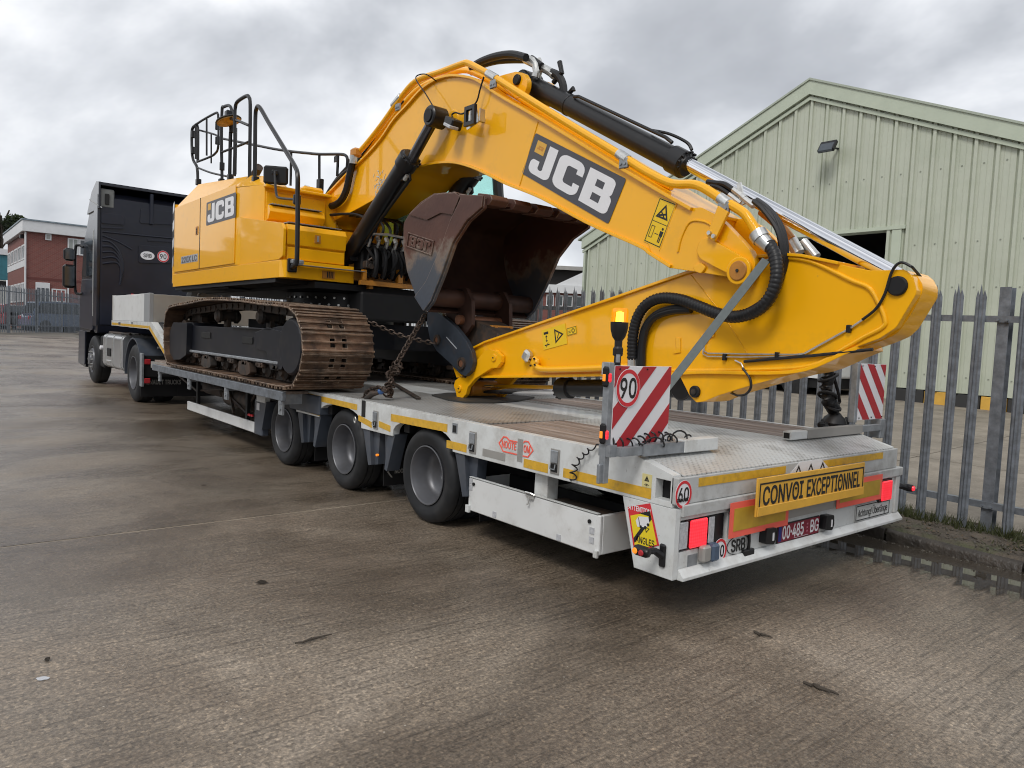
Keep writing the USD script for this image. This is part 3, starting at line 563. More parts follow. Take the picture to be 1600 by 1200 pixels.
# door opening with reveals and dark room
MB().box(XW-.05, dj-.20, base(dj), XW+.25, dj, dt+.02).build('door_jamb', m_greentrim, wh, smooth=False)
MB().box(XW-.05, dl, base(dl), XW+.25, dl+.2, dt+.02).build('door_jamb', m_greentrim, wh, smooth=False)
MB().box(XW-.065, dj-.28, dt+.022, XW+.3, dl+.25, dt+.10).build('door_head', m_greentrim, wh, smooth=False)
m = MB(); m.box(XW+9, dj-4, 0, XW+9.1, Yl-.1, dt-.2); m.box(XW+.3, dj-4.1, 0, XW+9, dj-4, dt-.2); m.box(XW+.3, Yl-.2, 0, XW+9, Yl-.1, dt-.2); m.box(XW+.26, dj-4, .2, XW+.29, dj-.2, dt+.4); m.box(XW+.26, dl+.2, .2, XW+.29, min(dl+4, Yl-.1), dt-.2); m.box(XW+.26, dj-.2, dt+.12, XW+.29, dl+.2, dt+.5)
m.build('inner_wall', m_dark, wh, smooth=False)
sheet(MB(), [XW+.0, XW+9], [dj-4, dl+4], lambda x, y: fz(14, y)+.006).build('inner_floor', m_conc2, wh, smooth=False)
m_pb = M('plinth_black', (.03, .03, .03), .7); m_py = M('plinth_yellow', (.62, .36, .06), .6, var=.15)
t = -5.61; i = 0
while t < Yl-.3:                            # painted plinth blocks under the sheets
    L = .48 if i % 2 else .61
    if not (t+L > dj-.21 and t < dl+.25):
        MB().box(XW+.0, t+.01, base(t)-.05, XW+.2, t+L-.01, base(t)+.272, .01).build('plinth_block', m_py if i % 2 else m_pb, wh, smooth=False)
    t += L; i += 1
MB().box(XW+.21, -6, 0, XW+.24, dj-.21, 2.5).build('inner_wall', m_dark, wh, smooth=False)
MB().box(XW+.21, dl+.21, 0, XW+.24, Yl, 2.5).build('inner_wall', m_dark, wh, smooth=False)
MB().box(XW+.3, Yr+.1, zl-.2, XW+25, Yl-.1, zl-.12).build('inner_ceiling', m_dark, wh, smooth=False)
# floodlight on the gable
fl = holder('floodlight', wh, 'black floodlight high on the gable')
c = on('x', XW-.42, (1293, 229)); R_ = np.array([[0, 1, 0], [.55, 0, .83], [.83, 0, -.55]])
MB().obox(c, (.40, .30, .10), R_, .02).build('lamp_body', m_blk, fl)
MB().obox(c-V(.83, 0, -.55)*-.0+V(-.045, 0, -.03)*1.0, (.34, .24, .06), R_, .01).build('lamp_glass', m_glassdark, fl)
MB().bar(c+V(.02, 0, 0), (XW-.01, c[1]-.05, c[2]+.02), .05, .03).build('bracket', m_blk, fl)
# white van half inside the doorway
van = thing('parked_van', 'white van parked in the dark warehouse doorway', 'van')
vb0 = V(XW-1.2, dj+.55, fz(12.5, dj))
P = rpoly([(0, .42), (0, 1.55), (.15, 2.25), (2.9, 2.25), (3.6, 1.45), (4.5, 1.2), (4.6, .42)], .08)
sh = lambda P: affinity.translate(P, vb0[1], vb0[2])
MB().prism(sh(P), 'x', vb0[0], vb0[0]+1.9).build('body', m_whiteclean, van)
MB().prism(sh(sbox(.05, .2, 4.5, .43)), 'x', vb0[0]+.05, vb0[0]+1.85).build('sill', m_blkmatt, van)
MB().prism(sh(Polygon([(2.2, 1.5), (2.2, 2.1), (2.85, 2.1), (3.4, 1.5)])), 'x', vb0[0]-.01, vb0[0]+1.91).build('window', m_carglass, van)
for yy in (.9, 3.7):
    w = MB(); w.lathe([(0, -.02), (.2, -.02), (.31, 0), (.34, .03), (.34, .2), (0, .2)], vb0+V(-.02, yy, .34), (1, 0, 0), 18); w.build('wheel', m_tyre, van)

# ------------------------------------------------------------------ far buildings, tree, cars
def at_depth(q, dep): return EYE+ray(q)*dep
GB = .66
of = thing('brick_office', 'two storey red brick office with deep white fascia and flat roof', 'office')
c0 = at_depth((41, 420), 47.0); bx, by = c0[0], c0[1]; ztop = at_depth((41, 345), 47)[2]; zf_ = at_depth((41, 362), 47)[2]
BW, BD = 11.0, 11.5
MB().box(bx, by, 0, bx+BW, by+BD, zf_).build('wall', m_brick, of, smooth=False)
MB().box(bx-.25, by-.25, zf_, bx+BW+.2, by+BD+.2, ztop, .02).build('fascia', m_fascia, of, smooth=False)
MB().box(bx-.3, by-.3, ztop+.002, bx+BW+.25, by+BD+.25, ztop+.09).build('roof_edge', m_slate, of, smooth=False)
def oz(y): return at_depth((60, y), 47)[2]
def ox(x): return at_depth((x, 420), 47)[0]
def window_front(x0, x1, z0, z1, name='window', glass=m_glassdark, bars=2):
    w = holder(name, of); f = MB(); y = by
    for a in (x0, x1-.08): f.box(a, y-.05, z0, a+.08, y-.002, z1)
    for b in (z0, z1-.08): f.box(x0+.081, y-.05, b, x1-.081, y-.002, b+.08)
    for k in range(1, bars): xx = x0+(x1-x0)*k/bars; f.box(xx-.03, y-.045, z0+.081, xx+.03, y-.002, z1-.081)
    f.build('frame', m_fascia, w, smooth=False); MB().box(x0+.06, y-.02, z0+.06, x1-.06, y-.004, z1-.06).build('glass', glass, w, smooth=False)
window_front(ox(113), ox(133), oz(392), oz(366), glass=M('blind_window', (.30, .32, .30), .3))
window_front(ox(133.5), ox(160), oz(392), oz(366))
MB().box(ox(73), by-.06, oz(373), ox(84), by-.004, oz(362), .01).build('wall_vent', m_fascia, of, smooth=False)
MB().box(ox(75.5), by-.075, oz(371), ox(81.5), by-.061, oz(364.5)).build('vent_grille', m_greymetal, of, smooth=False)
d = holder('door', of, 'white door with a notice above it')
MB().box(ox(57), by-.08, GB, ox(82), by-.003, oz(440.5), .01).build('door_frame', m_fascia, d, smooth=False)
for k in range(3): MB().box(ox(59.5+7.4*k), by-.10, oz(476), ox(65+7.4*k), by-.081, oz(449)).build('door_pane', m_glassdark, d, smooth=False)
window_front(ox(85), ox(111), oz(470), oz(449), 'window', glass=M('red_notice_pane', (.30, .10, .09), .4), bars=3)
MB().box(ox(113), by-.06, GB, ox(116), by-.003, oz(442)).build('drain_pipe', m_fascia, of, smooth=False)
MB().tube([(bx-.06, by-.06, .2), (bx-.06, by-.06, zf_-.02)], .055, 8).build('drain_pipe', m_fascia, of)
MB().box(bx, by-.012, oz(437), bx+BW, by-.001, oz(433)).build('brick_course', M('dark_brick_course', (.12, .035, .03), .8), of, smooth=False)
for k in range(5):                          # windows of the left face
    for z0, z1, nm in ((oz(405), oz(381), 'window'), (oz(472), oz(441), 'window')):
        w = holder(nm, of); y0 = by+.5+2.2*k; y1 = y0+1.75; f = MB()
        for a in (y0, (y0+y1)/2-.05, y1-.1): f.box(bx-.05, a, z0, bx-.002, a+.1, z1)
        for b in (z0, z1-.1): f.box(bx-.045, y0+.1, b, bx-.002, y1-.1, b+.1)
        f.build('frame', m_fascia, w, smooth=False); MB().box(bx-.02, y0+.05, z0+.05, bx-.003, y1-.05, z1-.05).build('glass', m_glassdark, w, smooth=False)
MB().box(bx-.02, by+.3, oz(416), bx-.001, by+BD, oz(405.5)).build('spandrel', m_fascia, of, smooth=False)
MB().box(bx-.25, by+.9, oz(372), bx-.003, by+1.3, oz(366), .02).build('wall_lamp', m_blk, of, smooth=False)

tb = thing('teal_shed', 'teal clad shed with white eaves left of the brick office', 'shed')
a = at_depth((-40, 420), 66); b = at_depth((13, 420), 66)
zz = lambda y: at_depth((5, y), 66)[2]
for i, t_ in enumerate(np.arange(a[0], b[0], .5)): MB().box(t_+.004, a[1]-.0, zz(436), t_+.496, a[1]+.06, zz(397)).build('cladding_sheet', m_teal, tb, smooth=False)
MB().box(a[0], a[1]+.07, .3, b[0], a[1]+9, zz(397)).build('wall', m_teal, tb, smooth=False)
MB().box(a[0], a[1]-.15, zz(396.5), b[0]+.2, a[1]+9.2, zz(387), .02).build('eaves', m_fascia, tb, smooth=False)
MB().box(a[0], a[1]-.02, .3, b[0], a[1]+.05, zz(436.5)).build('lower_wall', M('pale_lower_wall', (.50, .51, .48), .6), tb, smooth=False)
MB().box(a[0], a[1]-.05, zz(447), b[0], a[1]-.021, zz(438)).build('dark_band', m_blkmatt, tb, smooth=False)

def crown(mb, c, R, n, size, rng, squash=.8):
    blobs = [(c+V(*(rng.normal(size=3)*[R*.42, R*.42, R*.36])), R*rng.uniform(.26, .46)) for _ in range(16)]
    v, f = [], []
    for i in range(n):
        o, r = blobs[rng.integers(len(blobs))]; d = rng.normal(size=3); d /= np.linalg.norm(d)
        p = o+d*r*rng.uniform(.55, 1.05)*[1, 1, squash]
        u = rng.normal(size=3); u /= np.linalg.norm(u); w = np.cross(u, rng.normal(size=3)); w /= np.linalg.norm(w); s = size*rng.uniform(.6, 1.3)
        k = len(v); v += [p-u*s, p+w*s*.5, p+u*s, p-w*s*.5]; f.append((k, k+1, k+2, k+3))
    return mb.add(v, f)
tr = thing('tree', 'dark bushy tree behind the teal shed', 'tree')
tc = at_depth((2, 352), 78)
MB().tube([(tc[0], tc[1], 0), (tc[0]+.1, tc[1], 4), (tc[0], tc[1]+.1, tc[2]+1)], [.34, .26, .08], 10).build('trunk', m_bark, tr)
m = MB()
for k in range(7): a_ = k*.9; m.tube([(tc[0], tc[1], tc[2]-2.5+.3*k), (tc[0]+1.0*math.cos(a_), tc[1]+1.0*math.sin(a_), tc[2]-.8+.4*k), (tc[0]-.6+1.2*math.cos(a_), tc[1]+1.2*math.sin(a_), tc[2]-.6+.2*k)], [.10, .07, .02], 6)
m.build('limb', m_bark, tr)
crown(MB(), tc+V(-1.7, 0, -.5), 3.1, 15000, .2, np.random.default_rng(3)).build('crown', m_leaf, tr, smooth=False)

def car(label, q, dep, body, heading, suv=False, mat=None):
    c = at_depth(q, dep); t = thing('parked_car', label, 'car', (c[0], c[1], GB), heading)
    L, Wd, H = (4.4, 1.8, 1.68) if suv else (4.1, 1.72, 1.45)
    low = rpoly([(-L/2, .28), (-L/2+.02, .75), (-L/2+.25, .92), (L/2-1.15, .96), (L/2-.15, .78), (L/2, .55), (L/2, .28)], .06)
    top = rpoly([(-L/2+.12, .90), (-L/2+.45, H-.06), (-L/2+.9, H), (L/2-2.0, H), (L/2-1.45, H-.1), (L/2-.95, .93)], .05)
    sw = lambda P: affinity.rotate(P, 0)
    MB().prism(low, 'y', -Wd/2, Wd/2).build('body', body, t); MB().prism(top, 'y', -Wd/2+.1, Wd/2-.1).build('cabin', body, t)
    win = top.buffer(-.09, join_style=2).difference(sbox(-.08, 0, .0, 3)).difference(sbox(-5, 0, 5, .96))
    MB().prism(win, 'y', -Wd/2+.085, Wd/2-.085).build('side_window', m_carglass, t)
    MB().bar((L/2-1.47, 0, H-.17), (L/2-.98, 0, .99), 1.42, .05, up=(0, 0, 1)).build('windscreen', m_carglass, t)
    MB().bar((-L/2+.42, 0, H-.14), (-L/2+.15, 0, .98), 1.36, .05, up=(0, 0, 1)).build('rear_window', m_carglass, t)
    for sx in (-L/2+.75, L/2-.85):
        for sy in (-1, 1):
            w = MB(); w.lathe([(0, .0), (.19, 0), (.21, .01), (.29, 0), (.32, .03), (.32, .19), (0, .19)], (sx, sy*(Wd/2+.01), .32), (0, -sy, 0), 18); w.build('wheel', m_tyre, t)
    for sy in (-.62, .62):
        MB().box(L/2-.14, sy-.16, .60, L/2+.005, sy+.16, .74, .02).build('headlight', m_lens, t); MB().box(-L/2-.01, sy-.14, .62, -L/2+.06, sy+.14, .82, .02).build('tail_light', m_red, t)
    tag(t, group='cars parked behind the far fence')
    return t
mp = lambda n, c: M(n, c, .25, coat=.8)
car('red hatchback at the left edge behind the far fence', (-9, 500), 43, mp('car_red', (.22, .012, .02)), 1.3)
car('black hatchback beside the red car behind the far fence', (22, 500), 44.5, mp('car_black', (.012, .013, .016)), 1.4)
car('white car with dark windows in front of the office door', (64, 500), 43.5, mp('car_white', (.6, .6, .6)), -1.75)
car('blue-grey tall car under the office windows', (104, 500), 42.5, mp('car_bluegrey', (.11, .15, .23)), .25, True)

wd = MB(); rng = np.random.default_rng(8)
p0, p1 = on('z', .66, (72, 517)), on('z', .66, (128, 519))
for i in range(900):
    t_ = rng.random(); p = p0+(p1-p0)*t_+V(rng.normal()*.12, -.25+rng.normal()*.16, 0); h = rng.uniform(.25, .95)*(.35+.65*math.sin(math.pi*min(t_*1.1, 1))+.1)
    dx, dy_ = rng.normal(size=2)*.16; w = rng.uniform(.012, .03); k = V(math.cos(i), math.sin(i), 0)*w
    wd.add([p-k, p+k, p+V(dx*.5, dy_*.5, h*.6)+k*.8, p+V(dx*.5, dy_*.5, h*.6)-k*.8, p+V(dx, dy_, h)], np.array([(0, 1, 2), (0, 2, 3), (3, 2, 4)]))
tag(wd.build('tall_weeds', m_weed, smooth=False), 'pale tall weeds growing along the foot of the far fence', 'weeds', kind='stuff')
gr = MB()
for i in range(5200):
    y_ = -1.8+rng.random()**1.3*5.5; edge = rng.random() < .75
    x_ = (3.43+rng.normal()*.05) if edge else 2.95+rng.random()*.5
    if not edge and rng.random() < .6: continue
    z_ = vz(y_)+(-.01); h = rng.uniform(.02, .10)*(1.3 if edge else .5); dx, dy_ = rng.normal(size=2)*.03; k = V(math.cos(i), math.sin(i), 0)*rng.uniform(.003, .009)
    gr.add([(x_-k[0], y_-k[1], z_), (x_+k[0], y_+k[1], z_), (x_+dx, y_+dy_, z_+h)], np.array([(0, 1, 2)]))
tag(gr.build('verge_grass', m_grass, smooth=False), 'moss and thin grass along the foot of the right hand fence', 'grass', kind='stuff')

# pebbles and leaf litter on the verge and in the gutter
gv = MB(); R3 = np.random.default_rng(31); ico = trimesh.creation.icosphere(0)
for i in range(900):
    y_ = -1.9+R3.random()*3.4; x_ = 2.90+R3.random()*.55 if R3.random() < .8 else 2.74+R3.random()*.06
    s_ = R3.uniform(.003, .011); z_ = vz(y_)+.004 if x_ > 2.89 else .003
    gv.add(ico.vertices*s_*R3.uniform(.6, 1.3, 3)+[x_, y_, z_], ico.faces)
tag(gv.build('gravel', M('pebble', (.17, .15, .12), .7, island=.6), smooth=False), 'scattered small stones on the verge and in the gutter', 'gravel', kind='stuff')
lt = MB()
for i in range(420):
    y_ = -1.9+R3.random()*3.6; x_ = 2.92+R3.random()*.5; a_ = R3.uniform(0, 6.3); l_ = R3.uniform(.008, .03); u_ = V(math.cos(a_), math.sin(a_), R3.normal()*.25)*l_; w_ = V(-math.sin(a_), math.cos(a_), R3.normal()*.2)*l_*R3.uniform(.1, .5); o_ = V(x_, y_, vz(y_)+.012)
    lt.add([o_-u_, o_+w_, o_+u_, o_-w_], [(0, 1, 2, 3)])
tag(lt.build('leaf_litter', M('dead_leaf', (.16, .115, .07), .8, island=.5), smooth=False), 'dead leaves and straw scattered on the verge', 'litter', kind='stuff')

# sheds seen past the bucket and below the excavator body
def shed(name, label, cat, q0, q1, dep, zeave, zridge, wallm, roofm, depth=8, door=None):
    t = thing(name, label, cat); a, b = at_depth(q0, dep), at_depth(q1, dep); d = b-a; d[2] = 0; L = np.linalg.norm(d); d /= L; nb = V(-d[1], d[0], 0)
    if nb@CFW < 0: nb = -nb
    qz = lambda y: at_depth(((q0[0]+q1[0])/2, y), dep)[2]
    mk = lambda pts: V(*pts)
    def quadbox(s0, s1, n0, n1, z0, z1, z0b=None, z1b=None):
        z0b = z0 if z0b is None else z0b; z1b = z1 if z1b is None else z1b; v = []
        for n_, za, zb in ((n0, z0, z1), (n1, z0b, z1b)):
            for s_ in (s0, s1):
                for z in (za, zb): v.append((a+d*s_+nb*n_)*[1, 1, 0]+V(0, 0, z))
        return MB().add(v, [(0, 1, 3, 2), (4, 6, 7, 5), (0, 4, 5, 1), (2, 3, 7, 6), (1, 5, 7, 3), (0, 2, 6, 4)])
    return t, quadbox, L, qz
t, qb, L, qz = shed('long_shed', 'long dark shed with shallow grey-blue roof beyond the bucket', 'shed', (780, 430), (1010, 430), 58, 0, 0, None, None)
qb(0, L, 0, 9, .3, qz(421)).build('wall', M('dark_shed_wall', (.035, .032, .03), .8), t, smooth=False)
qb(-.3, L+.3, -.8, 9, qz(421), qz(418.5), qz(404), qz(401.5)).build('roof', m_slate, t, smooth=False)
qb(-.3, L+.3, -.9, -.81, qz(424), qz(418)).build('gutter', m_greymetal, t, smooth=False)
t, qb, L, qz = shed('white_house', 'small white gabled building behind the fence beyond the bucket', 'house', (846, 450), (945, 450), 48, 0, 0, None, None)
qb(0, L, 0, 5, .3, qz(459)).build('wall', m_brick, t, smooth=False)
aa, bb = at_depth((868, 446), 47.8), at_depth((948, 446), 47.8); pk = at_depth((912, 425), 47.8)
zc = at_depth((908, 447), 47.8)[2]
dd = (bb-aa)*[1, 1, 0]; dd /= np.linalg.norm(dd); nn = V(-dd[1], dd[0], 0)
v = []
for o in (0, 4):
    for p_ in (V(aa[0], aa[1], zc), V(bb[0], bb[1], zc), V(pk[0], pk[1], pk[2])): v.append(p_+nn*o)
MB().add(v, np.array([(0, 1, 2), (3, 5, 4), (0, 2, 5), (0, 5, 3), (1, 4, 5), (1, 5, 2), (0, 3, 4), (0, 4, 1)])).build('gable', m_fascia, t, smooth=False)
qb(-.2, L+.2, -.25, .2, qz(459), qz(446.5)).build('fascia', m_fascia, t, smooth=False)
for k in range(7):
    w = holder('window', t); s0 = .35+k*.62
    qb(s0, s0+.5, -.05, -.002, qz(480), qz(462)).build('frame', m_fascia, w, smooth=False); qb(s0+.06, s0+.44, -.07, -.051, qz(478), qz(464)).build('glass', m_glassdark, w, smooth=False)
t, qb, L, qz = shed('white_shed', 'white ribbed shed seen under the excavator body behind the fence', 'shed', (318, 460), (700, 470), 45, 0, 0, None, None)
m_wc = M('white_cladding', (.66, .68, .70), .5, island=.05)
k = 0
while k*.42 < L: qb(k*.42+.015, k*.42+.40, 0, .1, .3, 5.0-0.0 if False else qz(424)).build('cladding_sheet', m_wc, t, smooth=False); k += 1
qb(0, L, .12, 6, .3, qz(425)).build('wall', m_fascia, t, smooth=False)
qb(-.1, L+.1, -.1, 6.2, qz(424), qz(421)).build('roof', m_slate, t, smooth=False)

# what the glossy panels mirror: the yard goes on to the left, closed by a long dark shed and trees
ls = thing('yard_shed', 'long dark shed closing the yard on its left side', 'shed')
MB().box(-62, -40, 0, -46, 34, 9.0).build('wall', M('dark_green_wall', (.05, .055, .05), .7), ls, smooth=False); MB().prism(Polygon([(-63, 9.02), (-54, 11.5), (-45, 9.02)]), 'y', -41, 35).build('roof', m_slate, ls, smooth=False)
ls = thing('yard_shed', 'low brown shed beyond the far left corner of the yard', 'shed')
MB().box(-40, 62, .5, -4.5, 74, 7.2).build('wall', M('brown_wall', (.09, .06, .045), .8), ls, smooth=False); MB().box(-40.5, 61.5, 7.22, -4.2, 74.5, 7.6).build('roof', m_slate, ls, smooth=False)
for k, (x, y, h) in enumerate(((-42, 44, 10), (-36, 50, 11.5), (-28, 55, 10.5), (-19, 57, 11.5))):
    t = thing('tree', 'bushy tree number'.replace(' number', '')+[' at the shed end', ' beside the low shed', ' in front of the low shed', ' nearest the far fence end'][k]+' left of the yard', 'tree')
    MB().tube([(x, y, 0), (x+.1, y, h*.4), (x, y+.1, h*.7)], [.3, .22, .08], 8).build('trunk', m_bark, t); crown(MB(), V(x, y, h*.62), h*.34, 1800, .38, np.random.default_rng(20+k)).build('crown', m_leaf, t, smooth=False)
def fitx(t, w): t.vertices[:, 0] *= w/np.ptp(t.vertices[:, 0]); return t
# ------------------------------------------------------------------ semi trailer (low loader)
tl = thing('low_loader_trailer', 'white three axle low loader trailer carrying the yellow excavator', 'trailer')
TW = 2.54; ZD = .83; YA = [2.33, 3.69, 5.05]; RT = .362
def arch(c): return [(c+.47*math.cos(a)*(1 if True else 1), .60+.165*math.sin(a)**.7 if math.sin(a) > 0 else .60) for a in np.linspace(0, math.pi, 13)]
# side beams with the wheel arches cut out
prof = [(.02, .60), (.02, .765), (.27, ZD), (5.75, ZD), (5.75, .60)]
side = Polygon(prof)
for c in YA: side = side.difference(Polygon([(c+.04+.42*math.cos(a), .59+(.165*max(math.sin(a), 0)**.65)) for a in np.linspace(0, math.pi, 15)]))
for (x0, x1) in ((0, .06), (TW-.06, TW)):
    s_ = side
    if x0 == 0: s_ = s_.difference(sbox(.035, .63, .13, .735))      # stake pocket at the rear corner
    MB().prism(s_, 'x', x0, x1).build('side_beam', m_white, tl, smooth=25)
MB().box(.061, .03, .62, .3, .14, .74).build('stake_pocket', m_blkmatt, tl)
# inner frame
m = MB()
for x in (.75, TW-.95): m.box(x, .25, .42, x+.2, 10.4, .78)
for y in np.arange(.6, 10.4, .68): m.box(.062, y, .64, TW-.062, y+.08, .77)
m.box(.06, 1.82, .30, TW-.06, 1.86, .76)
m.build('chassis_frame', m_blkmatt, tl, smooth=False)
# deck: rear slope, white spine, timber bays, tread plates
rear = MB(); nrm_ = V(0, .065, 1)
rear.prism(Polygon([(.0, .758), (.0, .764), (.275, .832), (.275, .826)]), 'x', .061, TW-.061); rear.build('rear_slope', m_treadwhite, tl, smooth=False)
MB().box(.061, .276, .818, TW-.061, .40, .832).build('deck_plate', m_treadwhite, tl, smooth=False)
MB().box(.80, .401, .816, 1.68, 1.66, .830).build('deck_plate', m_treadwhite, tl, smooth=False)
for bx0, bx1, by0, by1 in ((.063, .797, .404, 1.655), (1.683, TW-.063, .404, 3.20)):
    n = 6; w = (bx1-bx0)/n
    for k in range(n):
        zt = .829+.004*RNG.uniform(-1, .6)
        MB().box(bx0+k*w+.004, by0+RNG.uniform(0, .006), .79, bx0+(k+1)*w-.004, by1-RNG.uniform(0, .006), zt, .004).build('deck_plank', m_wood, tl, smooth=False)
    MB().box(bx0, by0, .775, bx1, by1, .789).build('plank_bed', m_blkmatt, tl, smooth=False)
MB().box(.061, 1.66, .818, 1.05, 4.15, .834).build('tread_plate', m_tread, tl, smooth=False)
MB().box(1.053, 1.66, .816, 1.55, 5.7, .830).build('deck_plate', m_white, tl, smooth=False)
MB().box(1.553, 1.663, .818, 1.68, 5.7, .832).build('tread_plate', m_tread, tl, smooth=False)
MB().box(1.683, 3.204, .818, TW-.061, 5.7, .833).build('tread_plate', m_tread, tl, smooth=False)
MB().box(.061, 4.154, .816, 1.05, 5.7, .8285).build('deck_plate', m_greymetal, tl, smooth=False)
n = 14
for k in range(n): MB().box(.04+k*(TW-.08)/n+.004, 5.71, .78, .04+(k+1)*(TW-.08)/n-.004, 10.3, .828, .004).build('deck_plank', m_wood, tl, smooth=False)
MB().box(0, 5.70, .70, .05, 10.35, .80).build('side_rail', m_greymetal, tl); MB().box(TW-.05, 5.7, .70, TW, 10.35, .80).build('side_rail', m_greymetal, tl)
# outriggers that widen the deck under the crawler track
MB().box(-.275, 4.36, .735, -.235, 9.12, .822, .004).build('outrigger_beam', m_fence, tl); MB().box(TW+.235, 4.36, .735, TW+.275, 9.12, .822, .004).build('outrigger_beam', m_fence, tl)
for y in (4.40, 5.95, 7.35, 8.75):
    for s in (0, 1):
        m = MB(); xo = -.27 if s == 0 else TW+.06
        m.box(xo, y, .70, xo+.21, y+.06, .80); xx = -.262 if s == 0 else TW+.238
        m.box(xx, y-.02, .60, xx+.02, y+.08, .735); m.cyl((xx-.01, y+.03, .655), (xx+.03, y+.03, .655), .018, n=8)
        m.build('outrigger', m_galv, tl)
MB().box(-.235, 4.36, .80, -.02, 9.12, .826).build('outrigger_plank', m_wood, tl, smooth=False); MB().box(TW+.02, 4.36, .80, TW+.235, 9.12, .826).build('outrigger_plank', m_wood, tl, smooth=False)
MB().box(-.02, 4.10, .62, .12, 4.80, .80, .01).build('front_step', m_guard, tl)
# wheels
tyre_p = [(.245, .012), (.252, .000), (.285, -.014), (.318, -.012), (.343, .004), (.356, .022), (RT, .045), (RT, .055), (RT-.009, .057), (RT-.009, .067), (RT, .069), (RT, .108), (RT-.009, .11), (RT-.009, .12), (RT, .122), (RT, .175), (.356, .20), (.30, .225), (.245, .21)]
rim_p = [(.236, .016), (.2455, .004), (.2465, -.004), (.238, -.006), (.230, .003), (.2275, .022), (.218, .034), (.2155, .060), (.205, .078), (.202, .112), (.190, .140), (.165, .158), (.12, .170), (.075, .176), (.066, .19), (.0, .192)]
tyre_p = [(.224, .014), (.232, .004)]+tyre_p[1:-1]+[(.224, .21)]
def wheel(parent, c, sx, R=RT, tyre=tyre_p, rim=rim_p, k=1.0, name='wheel', hub=True, nuts=10, dual=True):
    w = holder(name, parent); d = (sx, 0, 0); sc = lambda p: [(r*k*(.915 if p is rim and r > .1 else 1), h*k) for r, h in p]
    m = MB().lathe(sc(tyre), c, d, 56)
    if dual:
        c2 = V(*c)+V(sx*.26*k, 0, 0); m.lathe(sc(tyre), c2, d, 40); m.cyl(c2+V(sx*.2*k, 0, 0), c2+V(sx*.21*k, 0, 0), .25*k, n=24)
    m.build('tyre', m_tyre, w, smooth=35)
    MB().lathe(sc(rim), c, d, 48).build('rim', m_rim, w, smooth=40)
    m = MB(); m.cyl(V(*c)+V(sx*.192*k, 0, 0), V(*c)+V(sx*.165*k, 0, 0), .05*k, .044*k, n=20, bev=.006); m.build('hub', m_dark, w)
    return w
for y in YA:
    wheel(tl, (.035, y, RT), 1); wheel(tl, (TW-.035, y, RT), -1)
    MB().cyl((.3, y, RT), (TW-.3, y, RT), .06, n=12).build('axle', m_blkmatt, tl)
# mudguards: folded tapering plates before and behind each wheel
for i, c in enumerate(YA):
    for s, top, bot in ((-1, (.385, .62), (.50, .60)), (1, (.44, .66), (.55, .63))):
        y0, y1 = c+s*top[0], c+s*top[1]; b0, b1 = c+s*bot[0], c+s*bot[1]
        for x0, x1 in ((.012, .13), (TW-.13, TW-.012)):
            m = MB(); mid = .45
            P = [(y0, .615), (y1, .615), (y1+(b1-y1)*.9, .33), (b0+(b1-b0)*.0, .31)]
            m.prism(Polygon([(y0, .615), ((y0+y1)/2, .615), ((b0+b1)/2, .31), (b0, .30)]), 'x', x0, x1)
            m.prism(Polygon([((y0+y1)/2+.002*s, .615), (y1, .615), (b1, .32), ((b0+b1)/2+.002*s, .31)]), 'x', x0+.035 if x0 < 1 else x0, x1 if x0 < 1 else x1-.035)
            m.build('mudguard', m_guard, tl, smooth=False)
    for x0, x1 in ((.13, .56), (TW-.56, TW-.13)):
        MB().box(x0, c-.56, .12, x1, c-.552, .60).build('mud_flap', m_rubber, tl, smooth=False)
        MB().prism(Polygon([(c+.40*math.cos(a), .40+.40*math.sin(a)) for a in np.linspace(.15, math.pi-.15, 12)]+[(c+.385*math.cos(a), .40+.385*math.sin(a)) for a in np.linspace(math.pi-.15, .15, 12)]), 'x', x0, x1).build('wheel_arch_liner', m_blkmatt, tl)
# chevron emblem with letters on the rubber flap behind the second wheel
t = text('NOOTEBOOM', .035, .8); m = MB().place(t, (.36, YA[1]-.5622, .24), *REAR); m.place(flat([(-.2, 0), (-.16, .05), (-.145, .05), (-.185, 0), (-.145, -.05), (-.16, -.05)]), (.36, YA[1]-.5622, .24), *REAR); m.build('flap_emblem', m_greymetal, tl, smooth=False)
def marker_lamp(y, x=.01, z=.43): MB().cyl((x+.01, y, z), (x-.012, y, z), .010, n=10).build('side_lamp', m_amberlit, tl)
marker_lamp(YA[1]-.60, .04, .40)
# tape along the side
def tape(y0, z0, y1, z1, h, parent=tl, x=-.002):
    MB().add([(x, y0, z0), (x, y1, z1), (x, y1, z1+h), (x, y0, z0+h), (x+.0015, y0, z0), (x+.0015, y1, z1), (x+.0015, y1, z1+h), (x+.0015, y0, z0+h)], [(0, 3, 2, 1), (3, 7, 6, 2), (0, 1, 5, 4), (1, 2, 6, 5), (0, 4, 7, 3)]).build('reflective_tape', m_tape, parent, smooth=False)
for q0, q1, h in (((480, 622), (558, 641), .05), ((560, 657), (581, 669), .05), ((592, 667), (610, 675), .05), ((611, 654), (699, 671), .058), ((698, 695), (729, 705), .055), ((818, 731), (856, 738), .055), ((880, 742), (1017, 780), .055), ((482, 645), (500, 651), .05)):
    a, b = on('x', 0, q0), on('x', 0, q1); za = min(max(a[2], .612), .775); zb = min(max(b[2], .612), .775)
    tape(b[1], zb if h < .055 else .618 if zb < .65 else zb-.02, a[1], za if h < .055 else .618 if za < .65 else za-.02, h)
